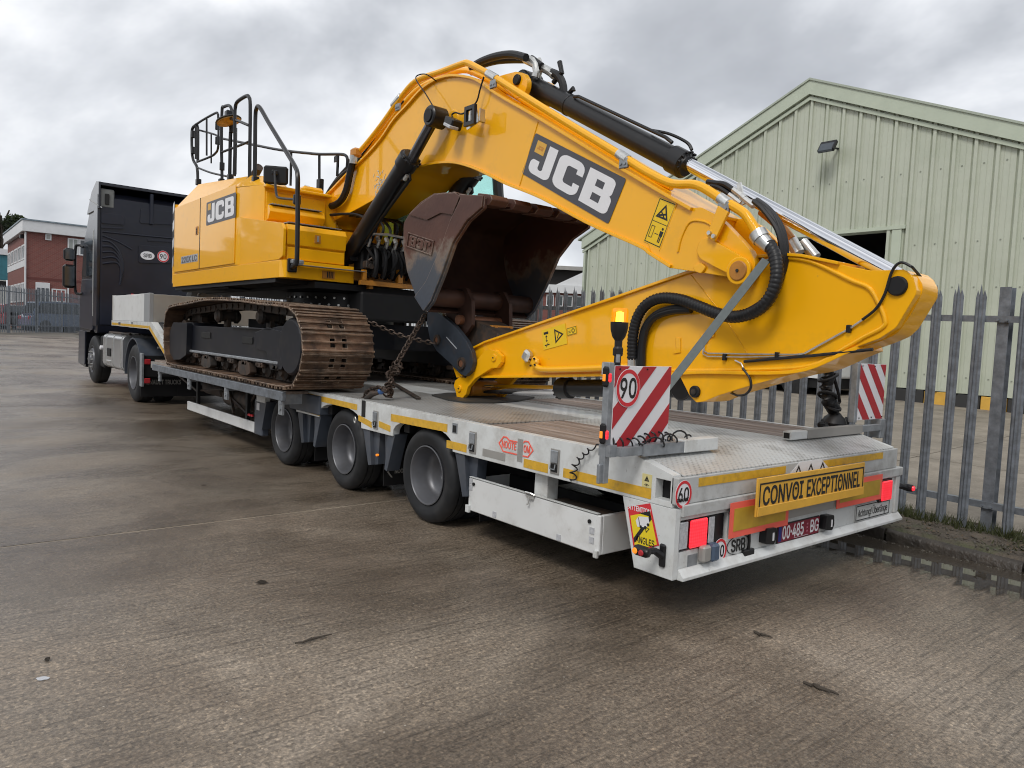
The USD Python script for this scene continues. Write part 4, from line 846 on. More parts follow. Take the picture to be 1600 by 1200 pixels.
def tiepocket(y, z0=.625, z1=.775):         # lashing ring pocket: frame, flap, dark mouth
    t = holder('lashing_pocket', tl)
    MB().box(-.008, y-.038, z0, -.001, y+.038, z1, .002).build('frame', m_greymetal, t, smooth=False)
    MB().box(-.011, y-.027, z0+.012, -.0085, y+.027, z0+.06).build('mouth', m_dark, t, smooth=False)
    MB().box(-.018, y-.030, z0+.065, -.0085, y+.030, z1-.008, .004).build('flap', m_galv, t, smooth=False)
    MB().tube([(-.02, y-.02, z0+.06), (-.026, y-.02, z0+.03), (-.026, y+.02, z0+.03), (-.02, y+.02, z0+.06)], .004, 6).build('ring', m_galv, t)
for q in ((587.5, 655), (739.5, 688), (868, 718)): tiepocket(on('x', 0, q)[1])
m = MB(); a = on('x', 0, (711, 669)); m.box(-.004, a[1]-.03, a[2]-.035, -.001, a[1]+.03, a[2]+.035); m.build('stake_pocket', m_galv, tl, smooth=False)
MB().box(-.0055, a[1]-.02, a[2]-.03, -.0045, a[1]+.02, a[2]+.02).build('stake_pocket_mouth', m_dark, tl, smooth=False)
MB().box(-.0035, on('x', 0, (568, 655))[1]-.03, .70, -.001, on('x', 0, (568, 655))[1]+.035, .84).build('chain_notch', m_dark, tl, smooth=False)
MB().tube([(-.012, 4.62+.012*math.cos(a), .715+.022*math.sin(a)) for a in np.linspace(0, 2*math.pi, 13)[:-1]], .004, 6, closed=True).build('lashing_ring', m_zinc, tl)
MB().tube([(-.015, 3.40+.018*math.cos(a), .66+.026*math.sin(a)) for a in np.linspace(0, 2*math.pi, 13)[:-1]], .0045, 6, closed=True).build('lashing_ring', m_zinc, tl)
# maker's sign on the side: angular outline with lettering, a bare patch in its middle
lg = holder('maker_sign', tl)
a, b = on('x', 0, (779, 695)), on('x', 0, (834, 707)); L = a[1]-b[1]; zc = .735; yc = (a[1]+b[1])/2
out = Polygon([(-L/2, 0), (-L/2+.05, .052), (-.09, .052), (-.065, .036), (.065, .036), (.09, .052), (L/2-.05, .052), (L/2, 0), (L/2-.05, -.052), (-L/2+.05, -.052)])
gap = sbox(.015, -.1, .075, .1)
MB().place(flat(out.difference(out.buffer(-.009, join_style=2)).difference(gap)), (-.0015, yc, zc), *SIDE).build('outline', m_redor, lg, smooth=False)
MB().place(fitx(text('NOOTE', .044), .145), (-.0015, yc+.066, zc), *SIDE).build('letters', m_redor, lg, smooth=False)
MB().place(fitx(text('OM', .044), .060), (-.0015, yc-.110, zc), *SIDE).build('letters', m_redor, lg, smooth=False)
MB().box(-.002, yc-.07, .645, -.0008, yc-.02, .79).build('bare_patch', m_greymetal, tl, smooth=False)
MB().box(-.002, yc+.10, .625, -.0008, yc+.34, .675).build('bare_patch', m_greymetal, tl, smooth=False)
w_ = on('x', 0, (1011, 753))
MB().box(-.002, w_[1]-.032, .675, -.0006, w_[1]+.032, .745).build('warning_sticker', M('pale_yellow_sticker', (.62, .55, .25), .5), tl, smooth=False)
tri = lambda r, w: Polygon([(-r*.87, -r*.5), (r*.87, -r*.5), (0, r)]).difference(Polygon([(-r*.87, -r*.5), (r*.87, -r*.5), (0, r)]).buffer(-w))
MB().place(flat(unary_union([tri(.018, .004), sbox(-.003, -.004, .003, .008)])), (-.0022, w_[1], .717), *SIDE).place(text('-W-', .012), (-.0022, w_[1], .688), *SIDE).build('sticker_sign', m_ink, tl, smooth=False)
# long locker under the side with its bracket and latch
lk = holder('locker', tl)
ly0, ly1 = .535, 1.79
MB().box(.035, ly0, .213, .06, ly1, .442, .005).build('front_panel', m_whiteclean, lk); MB().box(.061, ly0, .214, .40, ly0+.025, .441, .004).build('end_panel', m_whiteclean, lk); MB().box(.061, ly1-.025, .214, .40, ly1, .441, .004).build('end_panel', m_whiteclean, lk); MB().box(.38, ly0+.026, .214, .40, ly1-.026, .441).build('rear_panel', m_blkmatt, lk); MB().box(.061, ly0+.026, .214, .379, ly1-.026, .225).build('floor', m_blkmatt, lk)
MB().box(.030, ly0+.02, .447, .055, ly1-.01, .452).build('lid_edge', m_white, lk)
MB().box(.061, ly0+.03, .425, .20, 1.0, .438).build('cover', m_grime, lk)
MB().box(.064, 1.02, .30, .16, 1.14, .60, .004).build('hanger', m_white, lk)
MB().box(.02, ly0+.0, .20, .035, ly0+.03, .24).build('corner_foot', m_white, lk); MB().box(.018, ly1-.03, .20, .036, ly1+.01, .25).build('corner_foot', m_white, lk)
m = MB(); m.box(.018, 1.10, .425, .034, 1.16, .445); m.tube([(.025, 1.09, .452), (.012, 1.11, .462), (.012, 1.16, .462), (.025, 1.18, .452)], .007, 6); m.tube([(.02, 1.13, .44), (.014, 1.135, .39), (.02, 1.15, .385)], .005, 6); m.build('latch', m_zinc, lk)
for yy, zz_ in ((ly1-.06, .405), (ly0+.08, .395)): MB().cyl((.034, yy, zz_), (.026, yy, zz_), .012, n=10).build('bolt', m_blkmatt, lk)
for yy, zz_ in ((ly1-.025, .375), (ly1-.025, .42), (ly1-.30, .245), (ly0+.06, .29), (ly0+.06, .345), (ly0+.33, .24)): MB().box(.031, yy-.018, zz_-.018, .0345, yy+.018, zz_+.018).build('sticker', m_lens, lk, smooth=False)
m = MB(); m.box(.30, .40, .45, .44, .55, .52, .01); m.build('lamp_housing', m_blkmatt, tl); MB().box(.285, .42, .46, .30, .51, .51, .006).build('side_lamp', m_amberlit, tl); MB().box(.27, .40, .455, .299, .415, .515).build('lamp_bracket', m_galv, tl)
# side guard and gear ahead of the wheels
MB().box(.03, 5.86, .225, .06, 8.46, .345, .006).build('side_guard', m_whiteclean, tl)
for y in (6.2, 8.1): MB().box(.061, y, .23, .10, y+.06, .74).build('side_guard_post', m_blkmatt, tl)
m = MB(); m.box(.02, 5.62, .22, .10, 5.86, .62, .01); m.build('control_panel', m_guard, tl)
MB().box(.014, 5.70, .50, .0195, 5.78, .58).build('control_label', m_inkwhite, tl, smooth=False)
for k in range(3): MB().cyl((.022, 5.90+.05*k, .42), (-.0, 5.90+.05*k, .42), .013, n=8).build('control_knob', m_inkred, tl)
m = MB(); m.cyl((.25, 6.3, .52), (.25, 7.3, .52), .13, n=18, bev=.03); m.cyl((.3, 7.6, .55), (.3, 8.4, .55), .1, n=18, bev=.03); m.tube([(.1, 6.0, .7), (.12, 6.4, .4), (.1, 7.2, .62), (.11, 8.3, .5), (.1, 9.2, .66)], .015, 6); m.bar((.12, 7.05, .72), (.08, 6.7, .36), .03, .03); m.build('air_tank', m_grime, tl)
# gooseneck over the tractor
GN = [(10.30, .62), (9.45, .80), (9.45, .83), (10.45, 1.425), (13.30, 1.425), (13.30, 1.30), (10.75, 1.25), (10.30, .98)]
for x0, x1 in ((0.0, .10), (TW-.10, TW)): MB().prism(Polygon([(9.3, 1.02), (10.36, 1.425), (13.32, 1.425), (13.32, 1.33), (10.5, 1.305), (9.3, .83)]), 'x', x0, x1).build('gooseneck_beam', m_white, tl)
MB().box(.10, 9.9, 1.33, TW-.10, 13.3, 1.41).build('gooseneck_floor', m_blkmatt, tl)
MB().prism(Polygon([(9.3, .82), (9.3, .9), (10.45, 1.33), (10.6, 1.33)]), 'x', .1, TW-.1).build('gooseneck_ramp', m_greymetal, tl)
tape(13.28, 1.342, 10.52, 1.318, .042); tape(10.5, 1.314, 9.32, .845, .06)
MB().box(.005, 10.86, 1.428, .05, 13.22, 1.885, .004).build('headboard_panel', m_whiteclean, tl)
MB().box(.0, 10.50, 1.428, .06, 10.855, 1.89, .006).build('corner_post', M('grey_corner_post', (.26, .27, .28), .45), tl)
MB().box(.004, 13.225, 1.428, .06, 13.32, 1.90, .006).build('corner_post', m_greymetal, tl)
MB().box(.061, 10.50, 1.428, TW, 10.54, 1.875, .004).build('headboard_panel', m_greymetal, tl); MB().box(TW-.05, 10.55, 1.428, TW, 13.3, 1.885).build('headboard_panel', m_whiteclean, tl)
MB().box(.05, 13.27, 1.428, TW-.05, 13.3, 1.88).build('headboard_panel', m_whiteclean, tl)
MB().box(-.003, 12.55, 1.35, -.0005, 12.72, 1.395).build('emblem_plate', m_inkgrey, tl, smooth=False)
MB().box(-.003, 11.62, 1.37, -.0005, 11.7, 1.41).build('emblem_plate', m_inkgrey, tl, smooth=False)
MB().cyl((.75, 13.1, 1.30), (.75, 13.1, 1.18), .1, n=16).build('king_pin', m_grime, tl)

# ---- rear end
m_greywhite = M('dirty_grey_white', (.44, .45, .445), .45, var=.12, vs=4, bevel=.006, dirt=[((.2, .19, .17), .7, 6, .48, .72)])
ye = -.02
MB().prism(Polygon([(-.012, .235), (.24, .235), (.345, .598), (-.012, .598)]), 'x', -.004, .035).build('rear_side_plate', m_white, tl); MB().prism(Polygon([(0, .235), (.24, .235), (.345, .598), (0, .598)]), 'x', TW-.035, TW).build('rear_side_plate', m_white, tl)
MB().box(.0, -.012, .618, TW, .03, .757, .004).build('rear_board', m_greywhite, tl)
MB().box(.036, -.026, .555, TW+.085, .03, .617, .004).build('rear_bar', m_greywhite, tl)
# lower panel with the lamp recess on the left
lp = Polygon([(.036, .285), (TW, .285), (TW, .554), (.036, .554)]).difference(sbox(.0, .37, .46, .535))
MB().prism(lp, 'y', -.006, .02).build('rear_panel', m_white, tl)
MB().box(.05, .06, .36, .47, .065, .545).build('lamp_recess', m_greymetal, tl); MB().box(.445, .021, .365, .462, .06, .54).build('lamp_recess', m_greymetal, tl)
MB().prism(Polygon([(-.048, .232), (.02, .232), (.02, .284), (-.016, .284), (-.048, .248)]), 'x', .036, TW+.08).build('rear_ledge', m_white, tl, smooth=20)
MB().box(TW, -.02, .284, TW+.06, .03, .554, .006).build('rear_end_plate', m_white, tl)
def R2(q, y=-.01): return PY(y, q)[0]
# left lamp cluster: reversing lens, red lit lens, clear ribbed lens
lc = holder('rear_lamp', tl)
x0 = R2((1057, 830))[0]; zlo, zhi = .385, .525
MB().box(.01, -.004, zlo-.008, .43, .058, zhi+.008, .006).build('housing', m_blk, lc)
MB().box(.03, -.012, zlo, .105, -.0045, zhi, .003).build('clear_lens', m_lens, lc)
MB().box(.12, -.020, zlo-.004, .265, -.0045, zhi+.004, .008).build('red_lens', m_redlit, lc)
MB().box(.285, -.012, zlo, .335, -.0045, zhi, .003).build('clear_lens', m_lens, lc)
lc = holder('rear_lamp', tl)
a = R2((1373, 752)); b = R2((1389, 780))
MB().box(2.265, -.0245, .39, 2.45, -.0065, .55).build('housing', m_blk, lc)
MB().box(2.285, -.040, .40, 2.435, -.0255, .54, .008).build('red_lens', m_redlit, lc)
# reflective boards
def panel2(x0, x1, z0, z1, y=-.03):
    p = holder('reflector_panel', tl)
    MB().box(x0, y, z0, x1, y+.004, z1).build('red_border', m_redor, p, smooth=False)
    MB().box(x0+.035, y-.002, z0+.035, x1-.035, y-.0005, z1-.035).build('yellow_field', m_olive, p, smooth=False)
a, b = R2((1139, 841), -.03), R2((1227, 770), -.03)
panel2(.43, 1.03, .395, .59, -.040); MB().box(.45, -.0355, .40, 1.0, -.027, .58).build('panel_backing', m_greymetal, tl, smooth=False)
a, b = R2((1307, 793), -.03), R2((1373, 745), -.03)
panel2(1.61, 2.25, .425, .60, -.044); MB().box(1.63, -.0395, .43, 2.2, -.027, .59).build('panel_backing', m_greymetal, tl, smooth=False)
MB().box(1.04, -.034, .43, 1.60, -.027, .53).build('rear_bracket', m_greymetal, tl)
# tape along the rear board
for qa, qb in (((1092, 755), (1228, 730)), ((1283, 722), (1380, 707))):
    a, b = R2(qa, -.014), R2(qb, -.014); MB().box(a[0], -.0145, .700, b[0], -.0125, .745).build('reflective_tape', m_tape, tl, smooth=False)
a = R2((1235, 735), -.014); em = MB()
em.place(flat([(-.0, -.03), (.10, .03), (.36, .03), (.46, -.03)]), (a[0], -.0135, .727), *REAR); em.build('emblem_plate', m_inkwhite, tl, smooth=False)
em = MB()
for k in range(3): em.place(flat([(-.03, -.025), (0, .018), (.03, -.025), (.018, -.025), (0, .0), (-.018, -.025)]), (a[0]+.09+.145*k, -.0155, .722), *REAR)
em.build('emblem_chevron', m_ink, tl, smooth=False)
m = MB(); m.box(.865, -.035, .632, .905, -.013, .69, .006); m.build('rear_bumper_block', m_greymetal, tl)
# number plate, lamps, stickers
a, b = R2((1215, 845), -.02), R2((1279, 806), -.02)
pl = holder('number_plate', tl); px0, px1 = .965, 1.455; pz = .335; W_ = px1-px0
MB().box(px0, -.016, pz-.065, px1, -.0075, pz+.062, .002).build('plate_frame', m_ink, pl, smooth=False)
MB().box(px0+.006, -.0185, pz-.045, px1-.006, -.0165, pz+.056).build('plate_face', m_plate, pl, smooth=False)
MB().box(px0+.006, -.0195, pz-.040, px0+.04, -.0186, pz+.05).build('plate_band', M('plate_blue', (.01, .02, .16), .4), pl, smooth=False)
s1 = text('00\u00b7485', .075, .70, depth=.001); s2 = text('BG', .075, .70, depth=.001)
k = (W_*.50)/(s1.vertices[:, 0].max()-s1.vertices[:, 0].min()); s1.vertices[:, 0] *= k
k = (W_*.21)/(s2.vertices[:, 0].max()-s2.vertices[:, 0].min()); s2.vertices[:, 0] *= k
MB().place(s1, (px0+.05+W_*.25, -.0186, pz+.008), *REAR).place(s2, (px1-W_*.13, -.0186, pz+.008), *REAR).place(text('\u2014\u2014', .01, 6.0), (px0+W_*.55, -.0186, pz-.038), *REAR).build('plate_number', m_inkwhite, pl, smooth=False)
m_tmp = MB()
for k_ in range(3): m_tmp.box(px0+.055+W_*.56+.0, -.0195, pz-.02+.022*k_, px0+.055+W_*.56+.016, -.0187, pz-.01+.022*k_)
tag(m_tmp.build('plate_crest', M('plate_pink', (.45, .15, .2), .5), pl, smooth=False), kind='stuff')
for q in ((1204, 838), (1296, 817)):
    c = R2(q, -.05); m = MB(); m.prism(rpoly([(-.05, -.04), (.04, -.052), (.062, -.02), (.052, .045), (-.045, .05)], .012), 'y', 0, .045); v = [x+[c[0], -.052, c[1]] for x in m.v]; m.v = v; h = holder('plate_lamp', tl); m.build('lamp_body', m_blk, h)
    MB().box(c[0]+.018, -.0555, c[1]-.028, c[0]+.032, -.0525, c[1]+.018).build('lamp_lens', m_inkwhite, h, smooth=False)
a, b = R2((1336, 815), -.01), R2((1390, 783), -.01)
sg = holder('overlength_sign', tl); cx, cz = 2.21, .345; w_, h_ = .52, .115
MB().box(cx-w_/2, -.0125, cz-h_/2, cx+w_/2, -.0065, cz+h_/2).build('board', m_white, sg, smooth=False)
fr = sbox(-w_/2+.006, -h_/2+.006, w_/2-.006, h_/2-.006); MB().place(flat(fr.difference(fr.buffer(-.006, join_style=2))), (cx, -.0128, cz), *REAR).build('border', m_ink, sg, smooth=False)
s1 = text('Achtung! Überlänge', .048, .8, bold=False); s1.vertices[:, 0] *= (w_*.86)/(s1.vertices[:, 0].max()-s1.vertices[:, 0].min()); MB().place(s1, (cx, -.0128, cz-.002), *REAR).build('letters', m_ink, sg, smooth=False)
def roundel(parent, o, ax, r, num, squash=1.0, extra=None, h=None, name='speed_sticker'):
    s = holder(name, parent); o = V(*o); n = np.cross(ax[0], ax[1])
    MB().place(flat(affinity.scale(Point(0, 0).buffer(r, quad_segs=10), squash, 1)), o, *ax).build('disc', m_inkwhite, s, smooth=False)
    MB().place(flat(affinity.scale(ring(r*.97, r*.2), squash, 1), .001), o+n*.0017, *ax).build('red_ring', m_inkred, s, smooth=False)
    MB().place(text(num, h or r*.85, .85*squash, depth=.001), o+n*.0017, *ax).build('number', m_ink, s, smooth=False)
    if extra: MB().place(text(extra, r*.2, .8, depth=.001), o+n*.0018+V(0, 0, -r*.62), *ax).build('lettering', m_ink, s, smooth=False)
    return s
c = R2((1067, 771), -.014); roundel(tl, (c[0]+.005, -.0135, .672), REAR, .073, '60', .92, h=.068)
MB().place(text('GRANIT', .018, 1.0), (c[0]+.0, -.0165, .645), *REAR).build('sticker_lettering', m_ink, tl, smooth=False)
c = (.575, .335); sr = holder('country_sticker', tl)
MB().place(flat(affinity.scale(ring(.075, .004), 1.5, .72)), (c[0], -.0085, .335), *REAR).build('ring', m_ink, sr, smooth=False); MB().place(text('SRB', .066, .8), (c[0], -.0085, .335), *REAR).build('letters', m_ink, sr, smooth=False)
roundel(tl, (c[0]-.175, -.0078, .325), REAR, .07, '70', .9, h=.062)
m = MB(); c2 = R2((1110, 860), -.04); m.box(.20, -.05, .30, .27, -.0065, .385, .01); m.build('socket_box', m_greymetal, tl); MB().box(.271, -.058, .295, .335, -.0065, .39, .012).build('socket_cover', m_navy, tl)
m = MB(); c3 = (.66, .28); m.box(c3[0]-.05, -.03, .262, c3[0]+.05, -.0065, .30, .004); m.tube([(c3[0]-.0, -.02, .3), (c3[0]+.0, -.022, .345), (c3[0]-.005, -.02, .40)], .01, 6); m.build('tow_hook', m_blk, tl)
MB().box(.12, -.0095, .285, .20, -.0065, .345).build('type_plate', m_galv, tl, smooth=False)
for x in (.10, .16): MB().cyl((x, -.003, .268), (x, -.0085, .268), .011, n=10).build('bolt_hole', m_dark, tl)
# dead angle warning on the side plate and the lamp arm
dg = holder('warning_sign', tl); q = [on('x', 0, p_) for p_ in ((982, 792), (1017, 786), (1031, 852), (992, 862))]
pt = np.array([[-(p_[1]), p_[2]] for p_ in q]); o0 = pt.mean(0)
def sq(p_): return [tuple(x-o0) for x in p_]
def bil(u, v): return (pt[3]*(1-u)+pt[2]*u)*(1-v)+(pt[0]*(1-u)+pt[1]*u)*v-o0
O = (-.0050, -o0[0], o0[1])
MB().place(flat(Polygon([bil(0, 0), bil(1, 0), bil(1, 1), bil(0, 1)])), O, *SIDE).build('red_border', m_inkred, dg, smooth=False)
O2 = (-.0068, -o0[0], o0[1])
MB().place(flat(Polygon([bil(.07, .03), bil(.93, .03), bil(.93, .80), bil(.07, .80)]), .0008), O2, *SIDE).build('yellow_field', M('warning_yellow', (.75, .58, .02), .4), dg, smooth=False)
O3 = (-.0078, -o0[0], o0[1])
MB().place(flat(Polygon([bil(.07, .30), bil(.93, .74), bil(.93, .62), bil(.07, .19)]), .0006), O3, *SIDE).place(flat(Polygon([bil(.45, .82), bil(.93, .82), bil(.93, .68)]), .0006), O3, *SIDE).place(fitx(text('ANGLES', .034, .78, depth=.0006), .125), (O3[0], O[1]-bil(.5, .17)[0], O[2]+bil(.5, .17)[1]), *SIDE).place(flat(affinity.translate(affinity.rotate(tri(.02, .004), -70), *bil(.68, .40)), .0006), O3, *SIDE).build('black_figures', m_ink, dg, smooth=False)
tk = Polygon([(-.042, -.022), (.02, -.03), (.045, -.012), (.045, .02), (-.02, .03), (-.045, .012)])
MB().place(flat(affinity.translate(affinity.rotate(tk, 18), *bil(.55, .61)), .0006), (-.0086, -o0[0], o0[1]), *SIDE).build('lorry_figure', m_inkwhite, dg, smooth=False)
m = MB()
for dx_, dy_ in ((-.018, -.024), (.012, -.03), (.034, -.018)): m.place(flat(affinity.translate(affinity.rotate(affinity.translate(Point(0, 0).buffer(.008), dx_, dy_), 18, origin=(0, 0)), *bil(.55, .61)), .0006), (-.0094, -o0[0], o0[1]), *SIDE)
m.place(flat(affinity.translate(affinity.rotate(sbox(-.024, -.022, -.020, .026), 18, origin=(0, 0)), *bil(.55, .61)), .0006), (-.0094, -o0[0], o0[1]), *SIDE); tag(m.build('figure_wheel', m_ink, dg, smooth=False), kind='stuff')
MB().place(fitx(text('ATTENTION', .026, .78, depth=.0008), .148), (O2[0], O[1]-bil(.5, .905)[0], O[2]+bil(.5, .905)[1]), *SIDE).build('letters', m_inkwhite, dg, smooth=False)
la = holder('outline_lamp', tl)
a = on('x', -.01, (1035, 868)); MB().box(-.02, a[1]-.02, a[2]-.06, -.001, a[1]+.02, a[2]+.06, .008).build('base', m_blk, la)
b_ = V(-.12, a[1]+.03, a[2]+.03); MB().tube([(-.012, a[1], a[2]+.0), (-.05, a[1]+.02, a[2]+.025), tuple(b_)], [.022, .018, .018], 8).build('arm', m_rubber, la)
MB().lathe([(0, 0), (.022, .002), (.028, .015), (.028, .07), (.022, .085), (0, .088)], b_+V(-.02, .045, .006), (.15, -1, -.05), 14).build('lamp_body', m_blk, la)
MB().lathe([(.016, 0), (.013, .006), (0, .008)], b_+V(-.046, .022, .006), (-1, 0, .0), 12).build('amber_lens', m_amberlit, la); MB().lathe([(.016, 0), (.013, .006), (0, .008)], b_+V(-.046, -.018, .004), (-1, 0, 0), 12).build('red_lens', m_red, la)
la = holder('outline_lamp', tl)
a = V(TW+.09, -.01, .46); MB().tube([(TW+.05, 0, .47), (TW+.09, -.01, .475), tuple(a+V(.05, -.02, 0))], .02, 8).build('arm', m_rubber, la); MB().lathe([(0, -.03), (.024, -.028), (.028, 0), (.026, .03), (0, .034)], a+V(.07, -.03, 0), (0, -1, 0), 12).build('lamp_body', m_blk, la); MB().lathe([(.02, 0), (.016, .01), (0, .012)], a+V(.07, -.063, 0), (0, -1, 0), 12).build('red_lens', m_redlit, la)

# ---- marker boards on pull-out arms
def stripes(w, h, mirror=False):            # diagonal red bands of a board w x h centred on the origin
    B = sbox(-w/2, -h/2, w/2, h/2); k = .108; out = []
    for i in range(-8, 9):
        if i % 2: continue
        c = i*k; a = Polygon([(-2+c, -2), (2+c, 2), (2+c+k, 2), (-2+c+k, -2)])
        out.append(a.intersection(B))
    P = unary_union([o for o in out if not o.is_empty])
    return affinity.scale(P, -1, 1, origin=(0, 0)) if mirror else P
def board(x0, x1, z0, z1, y, mirror, label, sh=0):
    b = holder('marker_board', tl, label); cx, cz, w, h = (x0+x1)/2, (z0+z1)/2, x1-x0, z1-z0
    MB().box(x0, y, z0, x1, y+.006, z1, .001).build('white_plate', m_inkwhite, b, smooth=False)
    MB().place(flat(stripes(w, h, mirror).intersection(sbox(-w/2+.002, -h/2+.002, w/2-.002, h/2-.002))), (cx, y-.0005, cz), *REAR).build('red_stripes', m_red, b, smooth=False)
    m = MB()
    for sx, sz in ((-.42, .46), (0.05, .46), (-.42, -.46), (.05, -.46), (.46, -.46)): m.cyl((cx+sx*w, y+.0, cz+sz*h), (cx+sx*w, y-.006, cz+sz*h), .005, n=6)
    pieces(m, 'screw', m_blkmatt, b)
    return b
YB = .30
b1 = board(-.205, .25, .885, 1.305, YB-.03, False, 'marker board with the 90 disc and the beacon post')
roundel(tl, (-.205+.105, YB-.0335, 1.305-.115), REAR, .1, '90', .92, h=.1, name='speed_disc')
m = MB(); m.box(-.245, YB-.03, .70, -.207, YB+.01, 1.32, .003); m.build('board_post', m_galv, tl)
m = MB(); m.box(-.27, YB-.02, .70, -.20, YB+.0, .80, .004); m.box(-.24, YB-.06, .84, -.19, YB+.02, .90); m.build('post_foot', m_galv, tl)
for zz_ in (.955, 1.245):
    h = holder('post_lamp', tl); MB().box(-.270, YB-.04, zz_-.05, -.246, YB+.0, zz_+.055, .01).build('lamp_body', m_blkmatt, h)
    MB().box(-.275, YB-.032, zz_-.020, -.2705, YB-.012, zz_+.016, .004).build('amber_lens', m_amberlit, h); MB().box(-.266, YB-.056, zz_-.024, -.247, YB-.0405, zz_+.022, .006).build('red_lens', m_redlit, h)
def arm(x0, x1, xj, y0, y1, z, name='pull_out_arm'):
    h = holder(name, tl); f = lambda x: y0+(y1-y0)*(x-x0)/(x1-x0)
    MB().bar((x0, f(x0), z), (xj, f(xj), z), .045, .045).build('inner_tube', m_galv, h, smooth=False)
    MB().bar((xj, f(xj), z), (x1, f(x1), z), .06, .06).build('outer_tube', m_greymetal if x0 > 1 else m_galv, h, smooth=False)
    return h
h = arm(-.19, .62, -.02, .235, .235, .866); MB().box(.32, .20, .834, .63, .27, .905, .003).build('white_sleeve', m_white, h)
h = arm(2.88, 1.72, 2.52, .27, .27, .866); MB().box(1.50, .24, .836, 1.715, .30, .892, .003).build('white_sleeve', m_white, h); MB().box(1.496, .25, .846, 1.4995, .29, .882).build('tube_mouth', m_dark, h, smooth=False)
b2 = board(2.47, 2.90, .93, 1.355, YB-.03, True, 'marker board without a disc on the far side')
m = MB(); m.box(2.425, YB-.035, .915, 2.468, YB+.01, 1.36, .003); m.build('board_post', m_galv, tl); MB().box(2.84, YB-.05, .78, 2.92, YB+.03, .93, .004).build('post_foot', m_galv, tl)
# beacon
bc = holder('beacon', tl, 'lit amber flashing beacon')
o = on('y', YB, (968, 505)); bx_ = o[0]
MB().lathe([(0, -.30), (.018, -.30), (.018, -.17), (.026, -.165), (.026, -.13), (.02, -.12), (.02, -.09), (.034, -.07), (.044, -.035), (.046, -.01), (.046, .005), (0, .005)], (bx_, YB, o[2]), (0, 0, 1), 20).build('base', m_rubber, bc)
MB().lathe([(.043, .006), (.043, .055), (.040, .072), (.034, .077), (0, .078)], (bx_, YB, o[2]), (0, 0, 1), 24).build('dome', m_amberdome, bc)
MB().lathe([(0, .008), (.020, .008), (.020, .056), (0, .06)], (bx_, YB, o[2]), (0, 0, 1), 16).build('lamp', m_ambercore, bc)
m = MB(); m.bar((-.22, YB, 1.30), (bx_, YB+.0, o[2]-.24), .03, .02); m.cyl((bx_, YB, o[2]-.36), (bx_, YB, o[2]-.24), .022, n=12); m.cyl((bx_-.03, YB-.03, o[2]-.2), (bx_-.03, YB-.03, o[2]-.16), .011, n=8); m.build('bracket', m_galv, bc)
# coiled cables
def coil(path, turns, r, wr=.005):
    p = spline(path, 40); N = turns*10; idx = np.linspace(0, len(p)-1, N); q = np.array([p[int(i)]+(p[min(int(i)+1, len(p)-1)]-p[int(i)])*(i-int(i)) for i in idx]); T = np.gradient(q, axis=0); T /= np.linalg.norm(T, axis=1, keepdims=True)
    U = np.cross(T, [0.3, 0.2, 1]); U /= np.linalg.norm(U, axis=1, keepdims=True); W_ = np.cross(T, U); a = np.arange(N)*2*math.pi/10
    e = np.clip(np.minimum(np.arange(N), N-1-np.arange(N))/8, 0, 1)
    rr = np.interp(np.linspace(0, 1, N), np.linspace(0, 1, len(np.atleast_1d(r))), np.atleast_1d(r))*e if np.ndim(r) else r*e
    return MB().tube(q+rr[:, None]*(np.cos(a)[:, None]*U+np.sin(a)[:, None]*W_), wr, 6)
coil([(-.22, YB, .92), (-.06, .26, .90), (.1, .27, .925), (.27, .26, .915)], 10, .026).build('coiled_cable', m_rubber, tl)
coil([(-.05, .22, .905), (.1, .21, .905), (.22, .22, .915), (.36, .26, .92), (.45, .26, .912)], 4, .03).build('coiled_cable', m_rubber, tl)
pth = [on('x', -.03, q_) for q_ in ((946, 692), (925, 700), (915, 708), (906, 716), (898, 728), (896, 742), (892, 752))]
coil(pth, 7, [.006, .012, .012, .016, .022, .022], .0045).build('coiled_cable', m_rubber, tl)
# landing of loose gear by the gooseneck
sw = thing('spare_wheel', 'spare wheel standing in the gooseneck behind the grey headboard', 'wheel')
wheel(sw, (.62, 10.75, 1.80), 1, k=.0001) if False else None
c = V(1.02, 10.80, 1.85); MB().lathe([(.19, 0), (.21, -.01), (.30, -.02), (.345, .02), (.36, .06), (.36, .18), (.30, .22), (.2, .2)], c, (.2, 1, 0), 36).build('tyre', m_tyre, sw); MB().lathe([(.205, -.012), (.215, -.02), (.20, -.02), (.185, .01), (.17, .08), (.1, .1), (0, .1)], c, (.2, 1, 0), 36).build('rim', m_rim, sw)
# ------------------------------------------------------------------ excavator
ex = thing('excavator', 'yellow tracked excavator loaded on the trailer with its boom folded over the rear', 'excavator')
XM = 1.275
# ---- lettering of the maker: heavy rounded capitals
def L_J():
    a = sbox(0, 0, .66, .46).buffer(-.17).buffer(.17, quad_segs=5).union(sbox(.3, .25, .66, .46)); a = a.union(sbox(.40, .2, .66, 1))
    a = a.difference(sbox(.26, .235, .40, 1.1)).difference(Point(.33, .26).buffer(.075)); return a.difference(sbox(-.1, .43, .26, 1.1))
def L_C():
    o = sbox(0, 0, .74, 1).buffer(-.22).buffer(.22, quad_segs=5); i = sbox(.27, .24, 1.0, .76).buffer(-.08).buffer(.08)
    return o.difference(i.intersection(sbox(0, 0, .56, 1))).difference(sbox(.48, .37, .9, .63))
def L_B():
    o = sbox(0, 0, .5, 1).union(sbox(.2, .48, .72, 1).buffer(-.14).buffer(.14, quad_segs=5)).union(sbox(.2, 0, .76, .54).buffer(-.15).buffer(.15, quad_segs=5))
    return o.difference(sbox(.26, .60, .47, .80)).difference(sbox(.26, .20, .49, .41))
